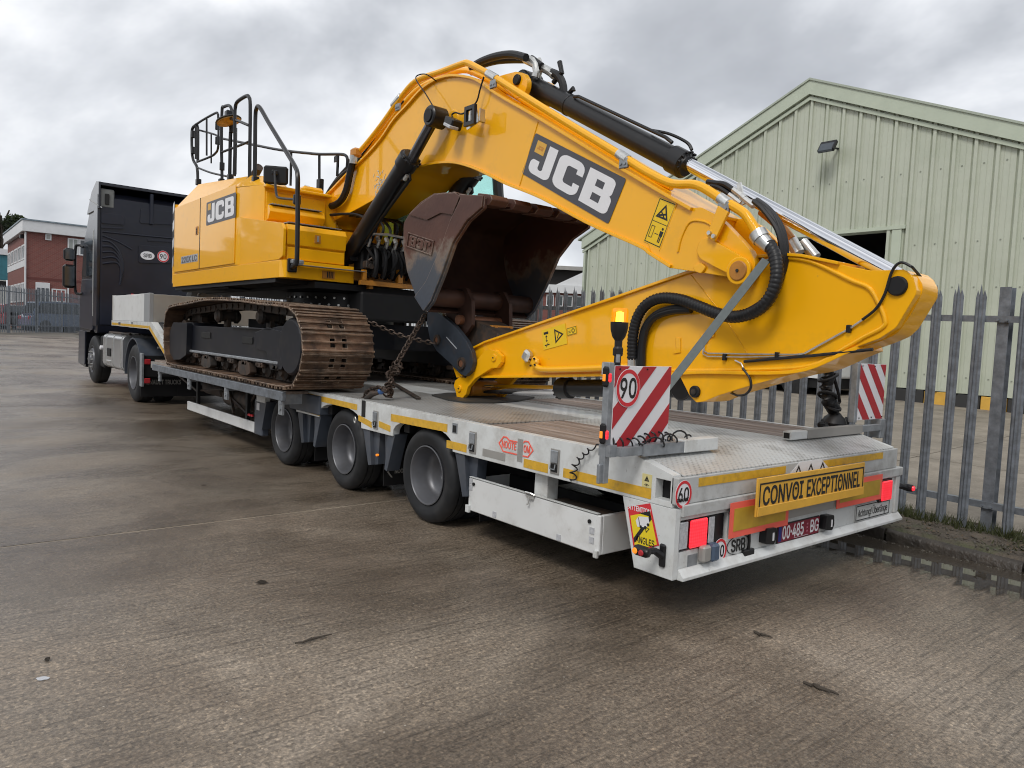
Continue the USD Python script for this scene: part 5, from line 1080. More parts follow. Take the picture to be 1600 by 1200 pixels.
def JCB(): return unary_union([L_J(), affinity.translate(L_C(), .76, 0), affinity.translate(L_B(), 1.60, 0)])     # 2.36 wide, 1 high
# ---- crawler tracks
outline = [(8.30, 1.64), (8.49, 1.52), (8.55, 1.27), (8.49, .99), (8.34, .868), (7.2, .858), (5.6, .858), (4.33, .858), (4.08, .93), (3.965, 1.06), (3.915, 1.22), (3.95, 1.38), (4.07, 1.53), (4.26, 1.625), (5.0, 1.665), (5.6, 1.70), (6.64, 1.725), (7.4, 1.69)]
loop = spline(outline, 24, closed=True)
seg = np.linalg.norm(np.roll(loop, -1, 0)-loop, axis=1); tot = seg.sum(); cum = np.concatenate([[0], np.cumsum(seg)])
def at_len(s):
    s = s % tot; i = int(np.searchsorted(cum, s, 'right')-1); t = (s-cum[i])/seg[i]; a, b = loop[i], loop[(i+1) % len(loop)]; return a+(b-a)*t
NS = 51; PITCH = tot/NS
ctr = loop.mean(0)
def crawler(x0, x1, label):
    h = holder('crawler_track', ex, label)
    xm = (x0+x1)/2
    for k in range(NS):
        p, q = at_len(k*PITCH), at_len((k+1)*PITCH); c = (p+q)/2; d = (q-p)/np.linalg.norm(q-p); n = np.array([d[1], -d[0]])
        if n@(c-ctr) < 0: n = -n
        ax = ((1, 0, 0), (0, d[0], d[1]), (0, n[0], n[1])); m = MB(); L = np.linalg.norm(q-p)*.97
        cc = lambda u, w, xo=xm: (xo, c[0]+d[0]*u+n[0]*w, c[1]+d[1]*u+n[1]*w)
        w = x1-x0
        # plate in strips that leave the two mud holes open
        for xa, xb in ((x0, xm-.085), (xm-.035, xm+.035), (xm+.085, x1)): m.obox(cc(0, -.016, (xa+xb)/2), (xb-xa, L, .014), ax)
        for xa, xb in ((xm-.085, xm-.035), (xm+.035, xm+.085)):
            for u0, u1 in ((-.5, -.22), (.22, .5)): m.obox(cc((u0+u1)/2*L, -.016, (xa+xb)/2), (xb-xa, (u1-u0)*L, .014), ax)
        for u, hh in ((-.40, .024), (.02, .021), (.42, .024)):
            m.obox(cc(u*L, hh/2-.009, xm), (w, .017, hh), ax)
        m.build('track_shoe', m_rust, h, smooth=False)
    # link chain inside the shoes
    lk = MB()
    for k in range(NS):
        p, q = at_len(k*PITCH), at_len((k+1)*PITCH); c = (p+q)/2; d = (q-p)/np.linalg.norm(q-p); n = np.array([d[1], -d[0]])
        if n@(c-ctr) < 0: n = -n
        ax = ((1, 0, 0), (0, d[0], d[1]), (0, n[0], n[1]))
        for xo in (-.10, .10): lk.obox((xm+xo, c[0]-n[0]*.07, c[1]-n[1]*.07), (.035, PITCH*.94, .085), ax, .008)
        lk.cyl((xm-.13, p[0]-n[0]*.07, p[1]-n[1]*.07), (xm+.13, p[0]-n[0]*.07, p[1]-n[1]*.07), .024, n=8)
    tag(lk.build('link_chain', m_grime, h, smooth=False), kind='stuff')
    near = x0 < 1; sgn = -1 if near else 1
    xo = x0+.12 if near else x1-.12; xi = x1-.12 if near else x0+.12
    fr = rpoly([(8.20, 1.02), (8.20, 1.40), (7.9, 1.44), (7.62, 1.44), (7.55, 1.40), (5.1, 1.40), (4.75, 1.44), (4.52, 1.44), (4.42, 1.34), (4.48, 1.06), (4.9, 1.045), (7.8, 1.045)], .02)
    MB().prism(fr, 'x', min(xo, xi), max(xo, xi)).build('track_frame', m_frame, h)
    ff = sgn
    def off(a, b): return (xo+ff*a, xo+ff*b)
    a, b = off(.0, .035); MB().box(a, 4.72, 1.06, b, 7.62, 1.09, .006).build('frame_lip', m_galv, h)
    a, b = off(.002, .03); MB().box(a, 4.9, 1.395, b, 6.1, 1.412, .004).build('frame_lip', m_frame, h)
    a, b = off(.0, .07); MB().prism(rpoly([(7.64, 1.02), (7.62, 1.43), (8.26, 1.43), (8.42, 1.30), (8.40, 1.02), (8.2, .93), (7.9, .95)], .03), 'x', a, b).build('final_drive', m_frame, h)
    a, b = off(.03, .09); MB().prism(rpoly([(4.60, 1.02), (4.58, 1.38), (5.0, 1.42), (5.35, 1.36), (5.35, 1.20), (5.0, 1.17), (4.9, 1.0)], .03), 'x', *off(.002, .03)).build('idler_bracket', m_frame, h)
    a, b = off(-.02, .06); MB().cyl((a, 4.36, 1.25), (b, 4.36, 1.25), .27, n=28, bev=.02).build('idler_cover', m_frame, h)
    for yy, zz, w_ in ((5.62, 1.28, .30), (7.05, 1.30, .35)):
        MB().box(*[v for v in (off(.001, .012)[0], yy-w_/2, zz-.045, off(.001, .012)[1], yy+w_/2, zz+.03)], .004).build('frame_slot', m_dark, h)
    # sprocket, idler wheel, rollers
    m = MB(); c = V(xm, 8.14, 1.27)
    T = 22; pr = []
    for i in range(T*4): a = 2*math.pi*i/(T*4); r = .345 if i % 4 in (0, 1) else .30; pr.append((c[1]+r*math.cos(a), c[2]+r*math.sin(a)))
    m.prism(Polygon(pr), 'x', xm-.04, xm+.04); m.cyl((xm-.2, c[1], c[2]), (xm+.2, c[1], c[2]), .2, n=24); m.build('sprocket', m_grime, h, smooth=False)
    MB().lathe([(0, -.08), (.27, -.08), (.28, -.06), (.31, -.05), (.31, .05), (.28, .06), (.27, .08), (0, .08)], (xm, 4.30, 1.25), (1, 0, 0), 32).build('idler_wheel', m_grime, h)
    for k in range(8):
        y = 4.78+k*.435; m = MB(); m.lathe([(0, -.21), (.05, -.21), (.06, -.19), (.095, -.17), (.095, -.15), (.08, -.14), (.08, .14), (.095, .15), (.095, .17), (.06, .19), (.05, .21), (0, .21)], (xm, y, .995), (1, 0, 0), 18)
        for xx in (xo, xi): m.box(xx-.03, y-.075, 1.0, xx+.03, y+.075, 1.055, .01)
        m.build('track_roller', m_grime, h)
        if k in (2, 5): a, b = off(-.04, .03); MB().prism(rpoly([(y-.16, 1.04), (y-.19, .93), (y-.10, .90), (y+.10, .90), (y+.19, .93), (y+.16, 1.04)], .02), 'x', a, b).build('track_guard', m_grime, h)
        a, b = off(-.02, .03); m = MB()
        for q in (-.05, .05): m.cyl((a, y+q, 1.035), (b+ff*.01, y+q, 1.035), .018, n=6)
        pieces(m, 'roller_bolt', m_grime, h, False)
    for y in (5.6, 7.0):
        MB().lathe([(0, -.15), (.05, -.15), (.085, -.12), (.085, -.09), (.065, -.08), (.065, .08), (.085, .09), (.085, .12), (.05, .15), (0, .15)], (xm, y, 1.535), (1, 0, 0), 18).build('carrier_roller', m_grime, h)
        MB().box(xm-.03, y-.06, 1.40, xm+.03, y+.06, 1.5, .01).build('roller_bracket', m_grime, h)
    return h
crawler(-.275, .435, 'near side crawler track with rust brown shoes')
crawler(2*XM-.435, 2*XM+.275, 'far side crawler track')
# ---- lower frame and slewing ring
MB().prism(rpoly([(.42, 5.3), (1.0, 5.45), (1.55, 5.45), (2.13, 5.3), (2.13, 5.9), (1.75, 6.2), (2.13, 6.7), (2.13, 7.3), (1.55, 7.1), (1.0, 7.1), (.42, 7.3), (.42, 6.7), (.8, 6.2), (.42, 5.9)], .05), 'z', 1.22, 1.52).build('lower_frame', m_frame, ex)
m = MB(); m.cyl((XM, 6.25, 1.5), (XM, 6.25, 1.66), .62, n=48); m.cyl((XM, 6.25, 1.665), (XM, 6.25, 1.86), .70, n=48); m.build('slewing_ring', m_blk, ex)
m = MB()
for k in range(40): a = 2*math.pi*k/40; m.cyl((XM+.695*math.cos(a), 6.25+.695*math.sin(a), 1.80), (XM+.715*math.cos(a), 6.25+.715*math.sin(a), 1.80), .014, n=6); m.cyl((XM+.695*math.cos(a+.07), 6.25+.695*math.sin(a+.07), 1.72), (XM+.715*math.cos(a+.07), 6.25+.715*math.sin(a+.07), 1.72), .014, n=6)
tag(m.build('ring_bolt', m_zinc, ex, smooth=False), kind='stuff')
m = MB(); m.box(.35, 5.1, 1.865, 2.2, 8.8, 1.93); m.box(.08, 7.0, 1.88, 2.45, 9.0, 1.94); m.box(.85, 5.0, 1.55, 1.7, 5.3, 1.86, .02); pieces(m, 'belly_plate', m_blkmatt, ex)
# ---- upper structure: engine side with panels
X0 = -.03
# skirt along the side and round the front
sk = [(X0, 9.08), (X0, 6.35), (X0+.02, 5.18), (X0+.05, 5.08), (.80, 5.08), (.80, 6.2), (.9, 9.08)]
MB().prism(rpoly(sk, .02), 'z', 1.945, 2.125).build('skirt', m_yel, ex)
MB().box(X0+.03, 5.3, 1.90, .9, 9.05, 1.944).build('skirt_underside', m_blkmatt, ex)
# rear block of the body: outline in plan with a chamfered front corner, bevelled roof edge above
def body_block(plan, z0, z1, inset, zt, name):
    P = rpoly(plan, .015); lo = MB().prism(P, 'z', z0, z1).build(name, m_yel, ex)
    return lo
def loft(plan_lo, z0, plan_hi, z1):
    a = [(x, y, z0) for x, y in plan_lo]; b = [(x, y, z1) for x, y in plan_hi]; n = len(a); f = [(i, (i+1) % n, n+(i+1) % n, n+i) for i in range(n)]
    m = MB(); tris = []
    for q in f: tris += [(q[0], q[1], q[2]), (q[0], q[2], q[3])]
    for i in range(1, n-1): tris += [(0, i+1, i), (n, n+i, n+i+1)]
    return m.add(a+b, np.array(tris))
plo = [(X0, 9.02), (X0, 6.42), (.12, 5.98), (1.0, 5.98), (1.0, 9.02)]
plh = [(X0, 9.02), (X0, 6.42), (.12, 6.0), (.42, 6.0), (.42, 9.02)]
phi = [(.20, 8.72, 3.40), (.20, 6.62, 3.225), (.26, 6.40, 3.20), (.40, 6.40, 3.20), (.40, 8.72, 3.40)]
loft(plo, 2.13, plo, 3.02).build('engine_body', m_yel, ex, smooth=25)
hv = [(x, y, 3.022+.035*(y-6.0)/3) for x, y in plh]; n = 5
MB().add(hv+phi, np.array([q for i in range(n) for q in ((i, (i+1) % n, n+(i+1) % n), (i, n+(i+1) % n, n+i))]+[(n, n+i, n+i+1) for i in (1, 2, 3)])).build('engine_hood', m_yel, ex, smooth=25)
MB().box(1.002, 6.9, 2.0, 2.52, 9.02, 3.06, .03).build('engine_body', m_yel, ex)
MB().prism(rpoly([(1.3, 7.1), (2.3, 7.1), (2.3, 8.7), (1.3, 8.7)], .1), 'z', 3.065, 3.12).build('engine_hood', m_yel, ex)
MB().tube([(.55, 7.6, 3.0), (.55, 7.6, 3.35), (.55, 7.35, 3.5)], .055, 12).build('exhaust_pipe', m_grime, ex)
# counterweight with the hazard stripes at its edge
MB().prism(rpoly([(X0, 9.03), (2.58, 9.03), (2.55, 9.20), (2.1, 9.42), (.45, 9.42), (X0+.02, 9.20)], .04), 'z', 2.0, 3.12).build('counterweight', m_yel, ex)
m = MB(); k_ = MB()
for i in range(7):
    z0 = 2.22+i*.128
    (k_ if i % 2 else m).add([(X0-.002, 9.04, z0+.05), (X0-.002, 9.115, z0), (X0-.002, 9.115, z0+.128), (X0-.002, 9.04, z0+.178)], [(0, 3, 2, 1)])
pieces(m, 'hazard_stripe', m_lens, ex, False); pieces(k_, 'hazard_stripe', m_ink, ex, False)
# door panels drawn by real gaps
for y0, y1 in ((7.80, 8.98), (6.46, 7.775)):
    MB().prism(rpoly([(y0, 2.15), (y1, 2.15), (y1, 3.06), (y0, 3.06)], .015), 'x', X0-.012, X0-.001).build('body_panel', m_yel, ex)
MB().box(X0-.014, 7.777, 2.15, X0-.002, 7.798, 3.06).build('panel_gap', m_ink, ex, smooth=False)
hd = holder('panel_handle', ex); c = on('x', X0-.012, (308, 361)); MB().box(X0-.018, c[1]-.05, c[2]-.05, X0-.0125, c[1]+.05, c[2]+.06, .003).build('handle_plate', m_orange, hd); MB().cyl((X0-.0185, c[1], c[2]+.02), (X0-.022, c[1], c[2]+.02), .016, n=10).build('lock', m_ink, hd); MB().box(X0-.0215, c[1]-.012, c[2]-.04, X0-.0185, c[1]+.012, c[2]-.0).build('latch', m_ink, hd)
# step boxes in front
st = [(6.30, 2.13), (5.20, 2.13), (5.10, 2.16), (5.09, 2.44), (5.16, 2.505), (5.70, 2.58), (6.38, 2.68), (6.40, 2.13)]
MB().prism(rpoly(st, .02), 'x', X0+.02, .02).build('tool_box_end', m_yel, ex)
MB().prism(rpoly([(5.98, 2.13), (5.14, 2.13), (5.13, 2.44), (5.20, 2.50), (5.98, 2.56)], .02), 'x', .022, .70).build('tool_box', m_yel, ex)
MB().prism(rpoly([(5.135, 2.275), (5.105, 2.29), (5.085, 2.44), (5.12, 2.495), (5.135, 2.495)], .004), 'x', .035, .695).build('tool_box_lid', m_yel, ex)
MB().box(.04, 5.112, 2.135, .69, 5.128, 2.262, .005).build('tool_box_front', m_yel, ex)
m = MB(); m.box(.33, 5.088, 2.33, .40, 5.098, 2.42, .003); m.build('lid_handle', m_orange, ex); MB().box(.353, 5.083, 2.345, .377, 5.0875, 2.405, .002).build('handle_slot', m_greymetal, ex)
def tread_strip(x0, x1, y0, y1, z, tilt=0):
    t = holder('step_tread', ex); MB().box(x0, y0, z, x1, y1, z+.008).build('plate', m_galv, t)
    m = MB(); n = int((x1-x0)/.035)
    for i in range(n):
        for j in range(3): xx = x0+.018+i*(x1-x0-.02)/n; yy = y0+(j+.5)*(y1-y0)/3; m.cyl((xx, yy, z+.008), (xx, yy, z+.014), .009, n=6)
    tag(m.build('stud', m_galv, t, smooth=False), kind='stuff')
tread_strip(.06, .66, 5.14, 5.36, 2.515)
MB().box(.13, 5.965, 2.59, .85, 5.978, 2.95, .01).build('front_panel', m_yel, ex)
m = MB().prism(rpoly([(5.965, 2.62), (5.90, 2.64), (5.86, 2.72), (5.90, 2.79), (5.965, 2.80)], .01), 'x', .14, .80); m.build('upper_step', m_yel, ex); tread_strip(.16, .76, 5.87, 5.965, 2.80)
MB().box(.10, 5.90, 2.985, .90, 5.975, 3.02, .008).build('hood_lip', m_yel, ex); tread_strip(.44, .90, 6.02, 6.24, 3.026)
MB().box(.06, 4.985, 2.075, .88, 5.075, 2.082, .002).build('foot_step', m_galv, ex)
m = MB(); m.box(.05, 4.99, 2.084, .18, 5.06, 2.13, .01); m.build('step_clamp', m_galv, ex)
MB().box(.42, 5.066, 1.97, .56, 5.0785, 2.05).build('louvre', m_orange, ex, smooth=False)
m = MB()
for i in range(4): m.box(.47+.02*i, 5.062, 1.98, .48+.02*i, 5.0655, 2.045)
pieces(m, 'louvre_slot', m_ink, ex, False)
MB().cyl((.92, 6.0, 2.60), (.92, 6.6, 2.60), .17, n=28, bev=.03).build('boom_foot_cover', m_yel, ex)
m = MB(); m.bar((.83, 5.02, 1.96), (2.1, 5.02, 1.96), .06, .05); m.box(.86, 4.99, 1.99, .90, 5.05, 2.10); m.box(1.30, 4.99, 1.99, 1.36, 5.05, 2.14); m.bar((.98, 5.06, 1.90), (.98, 5.06, 2.0), .05, .06); m.box(.84, 5.3, 2.0, 2.0, 6.3, 2.2); pieces(m, 'slew_frame', m_orange, ex)
m = MB(); m.box(.80, 5.2, 2.205, 1.8, 6.6, 2.34); m.build('slew_deck', m_blkmatt, ex)
for x in (.86, 1.62): MB().prism(rpoly([(6.75, 2.2), (5.9, 2.2), (6.05, 2.75), (6.3, 3.02), (6.6, 3.05), (6.8, 2.8)], .05), 'x', x, x+.06).build('boom_bracket', m_yel, ex)
# swivel hoses and valve block at the foot of the boom
m = MB(); rng = np.random.default_rng(4)
for i in range(4):
    x = .95+.12*i; cy_, cz_ = 5.0+.02*i, 2.19
    m.tube([(x+.03*math.sin(a*.5), cy_+.075*math.cos(a), cz_+.17*math.sin(a)) for a in np.linspace(-1.2, 4.3, 18)], .024, 8)
pieces(m, 'swivel_hose', m_rubber, ex)
m = MB()
for i in range(5): m.cyl((.92+.11*i, 5.02, 2.36), (.92+.11*i, 4.98, 2.43), .020, n=8); m.cyl((.92+.11*i, 4.985, 2.425), (.92+.11*i, 5.02, 2.47), .026, n=6)
m.tube([(.95, 5.05, 2.5), (1.15, 5.02, 2.52), (1.4, 5.0, 2.5), (1.6, 5.05, 2.55)], .015, 6); pieces(m, 'hose_fitting', m_zinc, ex)
m = MB(); m.box(.9, 5.12, 2.1, 1.6, 5.5, 2.42, .02); 
for i in range(9): x = .92+.075*i; m.tube(spline([(x, 5.1, 2.34+.06*rng.random()), (x+.03*rng.normal(), 4.97, 2.30), (x+.05*rng.normal(), 4.95, 2.15), (x+.04*rng.normal(), 5.08, 2.04)], 5), .017, 6)
for i in range(7): x = .92+.09*i; m.tube(spline([(x, 5.15, 2.4), (x+.02, 5.05, 2.55+.1*rng.random()), (x+.04, 5.4, 2.75), (x, 6.0, 2.8)], 5), .016, 6)
tag(m.build('valve_block', m_blkmatt, ex), kind='stuff')
m = MB(); m.box(.88, 4.97, 2.12, .98, 5.06, 2.20, .008); m.tube([(.9, 4.96, 2.2), (.93, 4.95, 2.23), (.97, 4.96, 2.2)], .012, 6); m.cyl((.93, 4.965, 2.14), (.93, 4.94, 2.14), .03, n=10); m.build('slew_motor', m_grime, ex)
# ---- cab on the far side
cb = holder('cab', ex)
cp = [(6.55, 2.1), (4.95, 2.1), (4.72, 2.45), (4.95, 3.55), (5.15, 3.72), (6.45, 3.72), (6.6, 3.5)]
cx0, cx1 = 1.66, 2.64
MB().prism(rpoly([(6.6, 2.05), (4.9, 2.05), (4.74, 2.42), (6.62, 2.42)], .03), 'x', cx0, cx1).build('lower_body', m_yel, cb)
MB().prism(rpoly([(6.62, 3.60), (4.98, 3.60), (5.12, 3.74), (6.5, 3.74)], .03), 'x', cx0-.02, cx1+.02).build('roof', m_blk, cb)
m = MB()
for x in (cx0+.03, cx1-.03):
    m.tube([(x, 4.76, 2.40), (x, 4.98, 3.62)], .04 if x < 2 else .065, 8); m.tube([(x, 6.58, 2.4), (x, 6.58, 3.62)], .05, 8); m.tube([(x, 5.75, 2.4), (x, 5.75, 3.62)], .035, 8)
pieces(m, 'pillar', m_blk, cb)
for x in (cx0+.02, cx1-.02): MB().prism(Polygon([(4.79, 2.44), (6.55, 2.44), (6.55, 3.6), (5.0, 3.6)]), 'x', x-.003, x+.003).build('side_window', m_glass, cb, smooth=False)
MB().bar((2.15, 4.755, 2.43), (2.15, 4.985, 3.61), .92, .006, up=(0, 1, 0)).build('windscreen', m_glass, cb, smooth=False)
MB().box(cx0+.06, 6.57, 2.5, cx1-.06, 6.576, 3.55).build('rear_window', m_glass, cb, smooth=False)
m = MB(); m.box(1.9, 5.75, 2.43, 2.35, 6.25, 2.75, .06); m.box(1.92, 6.12, 2.75, 2.33, 6.28, 3.35, .06); m.box(1.78, 5.4, 2.43, 1.88, 5.9, 2.85, .03); m.build('seat', m_blkmatt, cb)
# ---- boom
XB0, XB1 = .99, 1.55
topq = [(484, 322), (500, 312), (515.6, 300), (543.7, 271), (570, 246), (596, 217), (617, 186), (637.5, 164), (660, 139), (682, 124), (705, 117), (729, 118.5), (750, 125), (780, 146), (838, 179), (905, 219.5), (960, 253), (1034.5, 297), (1084, 325)]
botq = [(1049, 419), (1016, 398), (1000, 387), (918, 350), (848, 312), (794, 290), (770, 278), (742, 264.7), (714, 256.5), (690, 256), (667, 260), (646, 268), (621, 290), (584, 314), (545, 335), (515, 349), (498, 353)]
T_ = PX(XB0, *topq); B_ = PX(XB0, *botq)
tipq = [(1096, 324), (1118, 335), (1135, 351), (1158, 375), (1172, 391), (1181, 410), (1178, 427), (1165, 437), (1142, 433)]
footq = [(487, 345), (480, 334)]
TS = spline(T_, 4); BS = spline(B_, 4)
webP = Polygon(np.vstack([TS, BS]))
web = webP.buffer(0).buffer(-.012)
MB().prism(web, 'x', XB0, XB1).build('boom', m_yel, ex, smooth=20)
MB().strip(TS, XB0-.028, XB1+.028, .022).build('boom_top_plate', m_yel, ex, smooth=25)
MB().strip(BS, XB0-.022, XB1+.022, .020).build('boom_bottom_plate', m_yel, ex, smooth=25)
ft = PX(XB0, (495, 334))[0]; MB().cyl((XB0-.03, *ft), (XB1+.03, *ft), .17, n=28, bev=.02).build('boom_foot', m_yel, ex)
# fork at the tip: two cheek plates with boss
ck = PX(XB0, (1010, 372), (1030, 330), (1075, 326), *tipq, (1049, 419), (1020, 400))
pin = PX(XB0, (1160, 424))[0]
for x0 in (XB0-.004, XB1-.056):
    MB().prism(rpoly(ck, .02), 'x', x0, x0+.06).build('boom_fork', m_yel, ex, smooth=25)
f1 = PX(XB0, (1092, 393), (1098, 377), (1110, 371), (1125, 380), (1160, 400), (1174, 408), (1178, 424), (1163, 436), (1146, 430), (1120, 417), (1098, 405))
MB().prism(rpoly(f1, .03), 'x', XB0-.03, XB0-.005).build('fork_doubler', m_yel, ex)
f2 = PX(XB0, (1060, 394), (1066, 370), (1078, 348), (1094, 345), (1112, 352), (1122, 372))
MB().tube([(XB0-.006, *p) for p in spline(f2, 5)], .008, 6).build('weld_seam', m_yel, ex)
f3 = PX(XB0, (1086, 417), (1098, 411), (1106, 418), (1098, 428), (1088, 424)); MB().prism(rpoly(f3, .012), 'x', XB0-.022, XB0-.005).build('lock_plate', m_yel, ex)
pn = holder('pin', ex, 'pin joining boom and stick')
MB().cyl((XB0-.055, *pin), (XB1+.05, *pin), .062, n=28, bev=.006).build('pin_body', m_orange, pn); MB().cyl((XB0-.046, *pin), (XB0-.0315, *pin), .085, n=28, bev=.004).build('collar', m_yel, pn); MB().cyl((XB0-.0555, *pin), (XB0-.062, *pin), .010, n=8).build('grease_nipple', m_ink, pn)
# plate joints as welded seams on the boom side
for qa, qb in (((841, 190), (812, 290)), ((1058, 316), (1031, 392))):
    a, b = PX(XB0, qa, qb); MB().tube([(XB0-.001, *a), (XB0-.001, *b)], .006, 6).build('weld_seam', m_yel, ex)
# maker's decal
dc = holder('maker_decal', ex)
c4 = np.array(PX(XB0, (833, 206), (980, 277), (951, 350), (816, 271)))
o = c4[3]; u = c4[2]-c4[3]; v = (c4[0]-c4[3])
Wd, Hd = np.linalg.norm(u), np.linalg.norm(v); u3, v3 = V(0, *u)/Wd, V(0, *v); v3 = v3-u3*(v3@u3); v3 /= np.linalg.norm(v3)
O = V(XB0-.0035, *o)
sk_ = (V(0, *v)@u3)/Hd
def dl(P, dz=0): return flat(affinity.translate(affinity.skew(P, 0, 0), 0, 0), .0012, dz)
MB().place(flat(rpoly([(0, 0), (Wd, 0), (Wd, Hd), (0, Hd)], .015)), O, u3, v3).build('decal_field', m_inkgrey, dc, smooth=False)
s_ = Hd*.76; lt = affinity.translate(affinity.scale(JCB(), s_*(Wd*.90/(2.36*s_)), s_, origin=(0, 0)), Wd*.05, Hd*.12)
MB().place(flat(lt, .0012, .0016), O, u3, v3).build('decal_letters', m_inkwhite, dc, smooth=False)
MB().place(flat(sbox(Wd*.055, Hd*.60, Wd*.165, Hd*.88), .0012, .0016), O, u3, v3).build('decal_square', m_signyel, dc, smooth=False)
MB().place(trimesh.util.concatenate([flat(affinity.translate(affinity.scale(JCB(), Wd*.03, Hd*.09, origin=(0, 0)), Wd*.075, Hd*.69), .0006, .003)]), O, u3, v3).build('decal_mark', m_orange, dc, smooth=False)
def warn_decal(quad, x, name, draw):
    w = holder(name, ex); c4 = np.array(PX(x, *quad)); o = c4[3]; u = V(0, *(c4[2]-c4[3])); v = V(0, *(c4[0]-c4[3])); a, b = np.linalg.norm(u), np.linalg.norm(v); u /= a; v -= u*(v@u); v /= np.linalg.norm(v)
    O = V(x-.003, *o); MB().place(flat(sbox(0, 0, a, b)), O, u, v).build('yellow_field', m_yelflat, w, smooth=False)
    MB().place(flat(unary_union(draw(a, b)).intersection(sbox(.003, .003, a-.003, b-.003)), .001, .0016), O, u, v).build('black_figures', m_ink, w, smooth=False)
TRI = lambda cx, cy, r, w: affinity.translate(tri(r, w), cx, cy)
def d1(a, b):
    f = sbox(.006, .006, a-.006, b-.006); out = [f.difference(f.buffer(-.006)), sbox(.006, b*.49, a-.006, b*.49+.004)]
    r = a*.40; out += [TRI(a/2, b*.70, r, .012), affinity.translate(affinity.rotate(sbox(-.035, -.006, .035, .006), 20), a/2, b*.68), affinity.translate(affinity.rotate(sbox(-.03, -.005, .03, .005), -40), a/2, b*.68)]
    q = sbox(a*.14, b*.14, a*.34, b*.40); out += [q.difference(q.buffer(-.004)), sbox(a*.42, b*.25, a*.62, b*.265), sbox(a*.70, b*.10, a*.75, b*.26), sbox(a*.78, b*.10, a*.83, b*.26), sbox(a*.68, b*.24, a*.86, b*.35), Point(a*.77, b*.40).buffer(a*.055)]
    return out
warn_decal([(1034, 309), (1060, 321), (1032, 389), (1006, 377)], XB0, 'warning_decal', d1)
# pin boss of the boom cylinders
bp = PX(.80, (681, 180))[0]
MB().cyl((.985, *bp), (XB1+.2, *bp), .11, n=28, bev=.02).build('cylinder_boss', m_yel, ex)
def cylinder(xc, foot, split, end, rb, rr, name, barrel=m_blk, rod=m_chrome, label=None, collar=1.12):
    c = holder(name, ex, label); f, s, e = (V(xc, *p) for p in (foot, split, end)); d = (e-f)/np.linalg.norm(e-f)
    MB().lathe([(0, 0), (rb*.9, 0), (rb, .02), (rb, np.linalg.norm(s-f)-.16), (rb*collar, np.linalg.norm(s-f)-.155), (rb*collar, np.linalg.norm(s-f)-.03), (rb*.95, np.linalg.norm(s-f)-.02), (rb*.85, np.linalg.norm(s-f)), (rr*1.02, np.linalg.norm(s-f)), (0, np.linalg.norm(s-f))], f, d, 32).build('barrel', barrel, c)
    MB().cyl(s-d*.02, e, rr, n=28).build('rod', rod, c)
    m = MB()
    for q in range(12): a = 2*math.pi*q/12; U = np.cross(d, [1, 0, 0]); U /= np.linalg.norm(U); W2 = np.cross(d, U); p = s-d*.03+rb*.98*(math.cos(a)*U+math.sin(a)*W2); m.cyl(p, p+d*.02, .010, n=6)
    tag(m.build('gland_bolt', m_blk, c, smooth=False), kind='stuff')
    return c, f, s, e, d
for xc in (.85, 1.62):
    ft_ = PX(.85, (538, 412))[0]; sp = PX(.85, (645, 247))[0]; en = PX(.85, (680, 183))[0]
    c, f, s, e, d = cylinder(xc, ft_, sp, en, .092, .052, 'boom_cylinder', rod=M('dark_rod', (.10, .10, .11), .22, .9) if xc < 1 else m_chrome, collar=1.18)
    MB().cyl((xc-.075, *en), (xc+.10, *en), .098, n=28, bev=.012).build('rod_eye', m_blk, c); MB().cyl((xc-.088, *en), (xc-.0755, *en), .062, n=24, bev=.004).build('pin_cap', m_blkmatt, c)
    MB().cyl((xc-.09, *ft_), (xc+.14, *ft_), .12, n=24, bev=.015).build('base_eye', m_blk, c)
    MB().tube([tuple(f+d*.25+V(.02, -.10, -.03)), tuple(f+d*.8+V(.02, -.10, -.05)), tuple(s-d*.22+V(.02, -.11, -.06)), tuple(s-d*.18+V(.02, -.06, -.03))], .018, 8).build('oil_pipe', m_blk, c)
    m = MB(); m.obox(s-d*.22+V(0, -.05, -.05), (.05, .12, .05), np.eye(3), .01); m.build('port_block', m_blk, c); MB().cyl(tuple(s-d*.26+V(-.03, -.12, -.05)), tuple(s-d*.20+V(-.03, -.12, -.05)), .02, n=8).build('port_fitting', m_zinc, c)
# ---- stick
XS0, XS1 = 1.07, 1.35
stop = [(739, 546), (760, 535), (880, 494), (960, 467), (1070, 429), (1110, 417), (1165, 404), (1224, 399), (1253, 401), (1312, 413), (1360, 422.5), (1390, 422), (1414, 421), (1427, 432), (1433, 457), (1400, 512), (1374, 529), (1327, 546), (1264, 578), (1180, 600), (1122, 618), (1101, 627), (1088, 629), (1077, 617), (1063, 589), (1041, 586), (880, 586), (758, 588), (735, 588), (730, 565)]
SP = PX(XS0, *stop)
MB().prism(rpoly(SP, .02), 'x', XS0, XS1).build('stick', m_yel, ex, smooth=20)
fl_ = np.array(PX(XS0, (738, 547), (760, 536), (880, 495), (960, 468), (1070, 430), (1112, 417.5), (1168, 405), (1224, 400), (1254, 402), (1312, 414))); MB().strip(fl_, XS0-.022, XS1+.022, -.018).build('stick_top_plate', m_yel, ex)
fl_ = spline(PX(XS0, (755, 587), (880, 585), (960, 583), (1041, 582), (1100, 579), (1200, 580), (1262, 574), (1320, 549), (1340, 541)), 4); MB().strip(fl_, XS0-.024, XS1+.022, .022).build('stick_bottom_plate', m_yel, ex)
# back plate of the head, curved
bk = spline(PX(XS0, (1415, 423), (1428, 433), (1433, 457), (1400, 513), (1374, 530), (1327, 547)), 4); MB().strip(bk, XS0+.06, XS1-.02, .05).build('stick_head_plate', m_yel, ex)
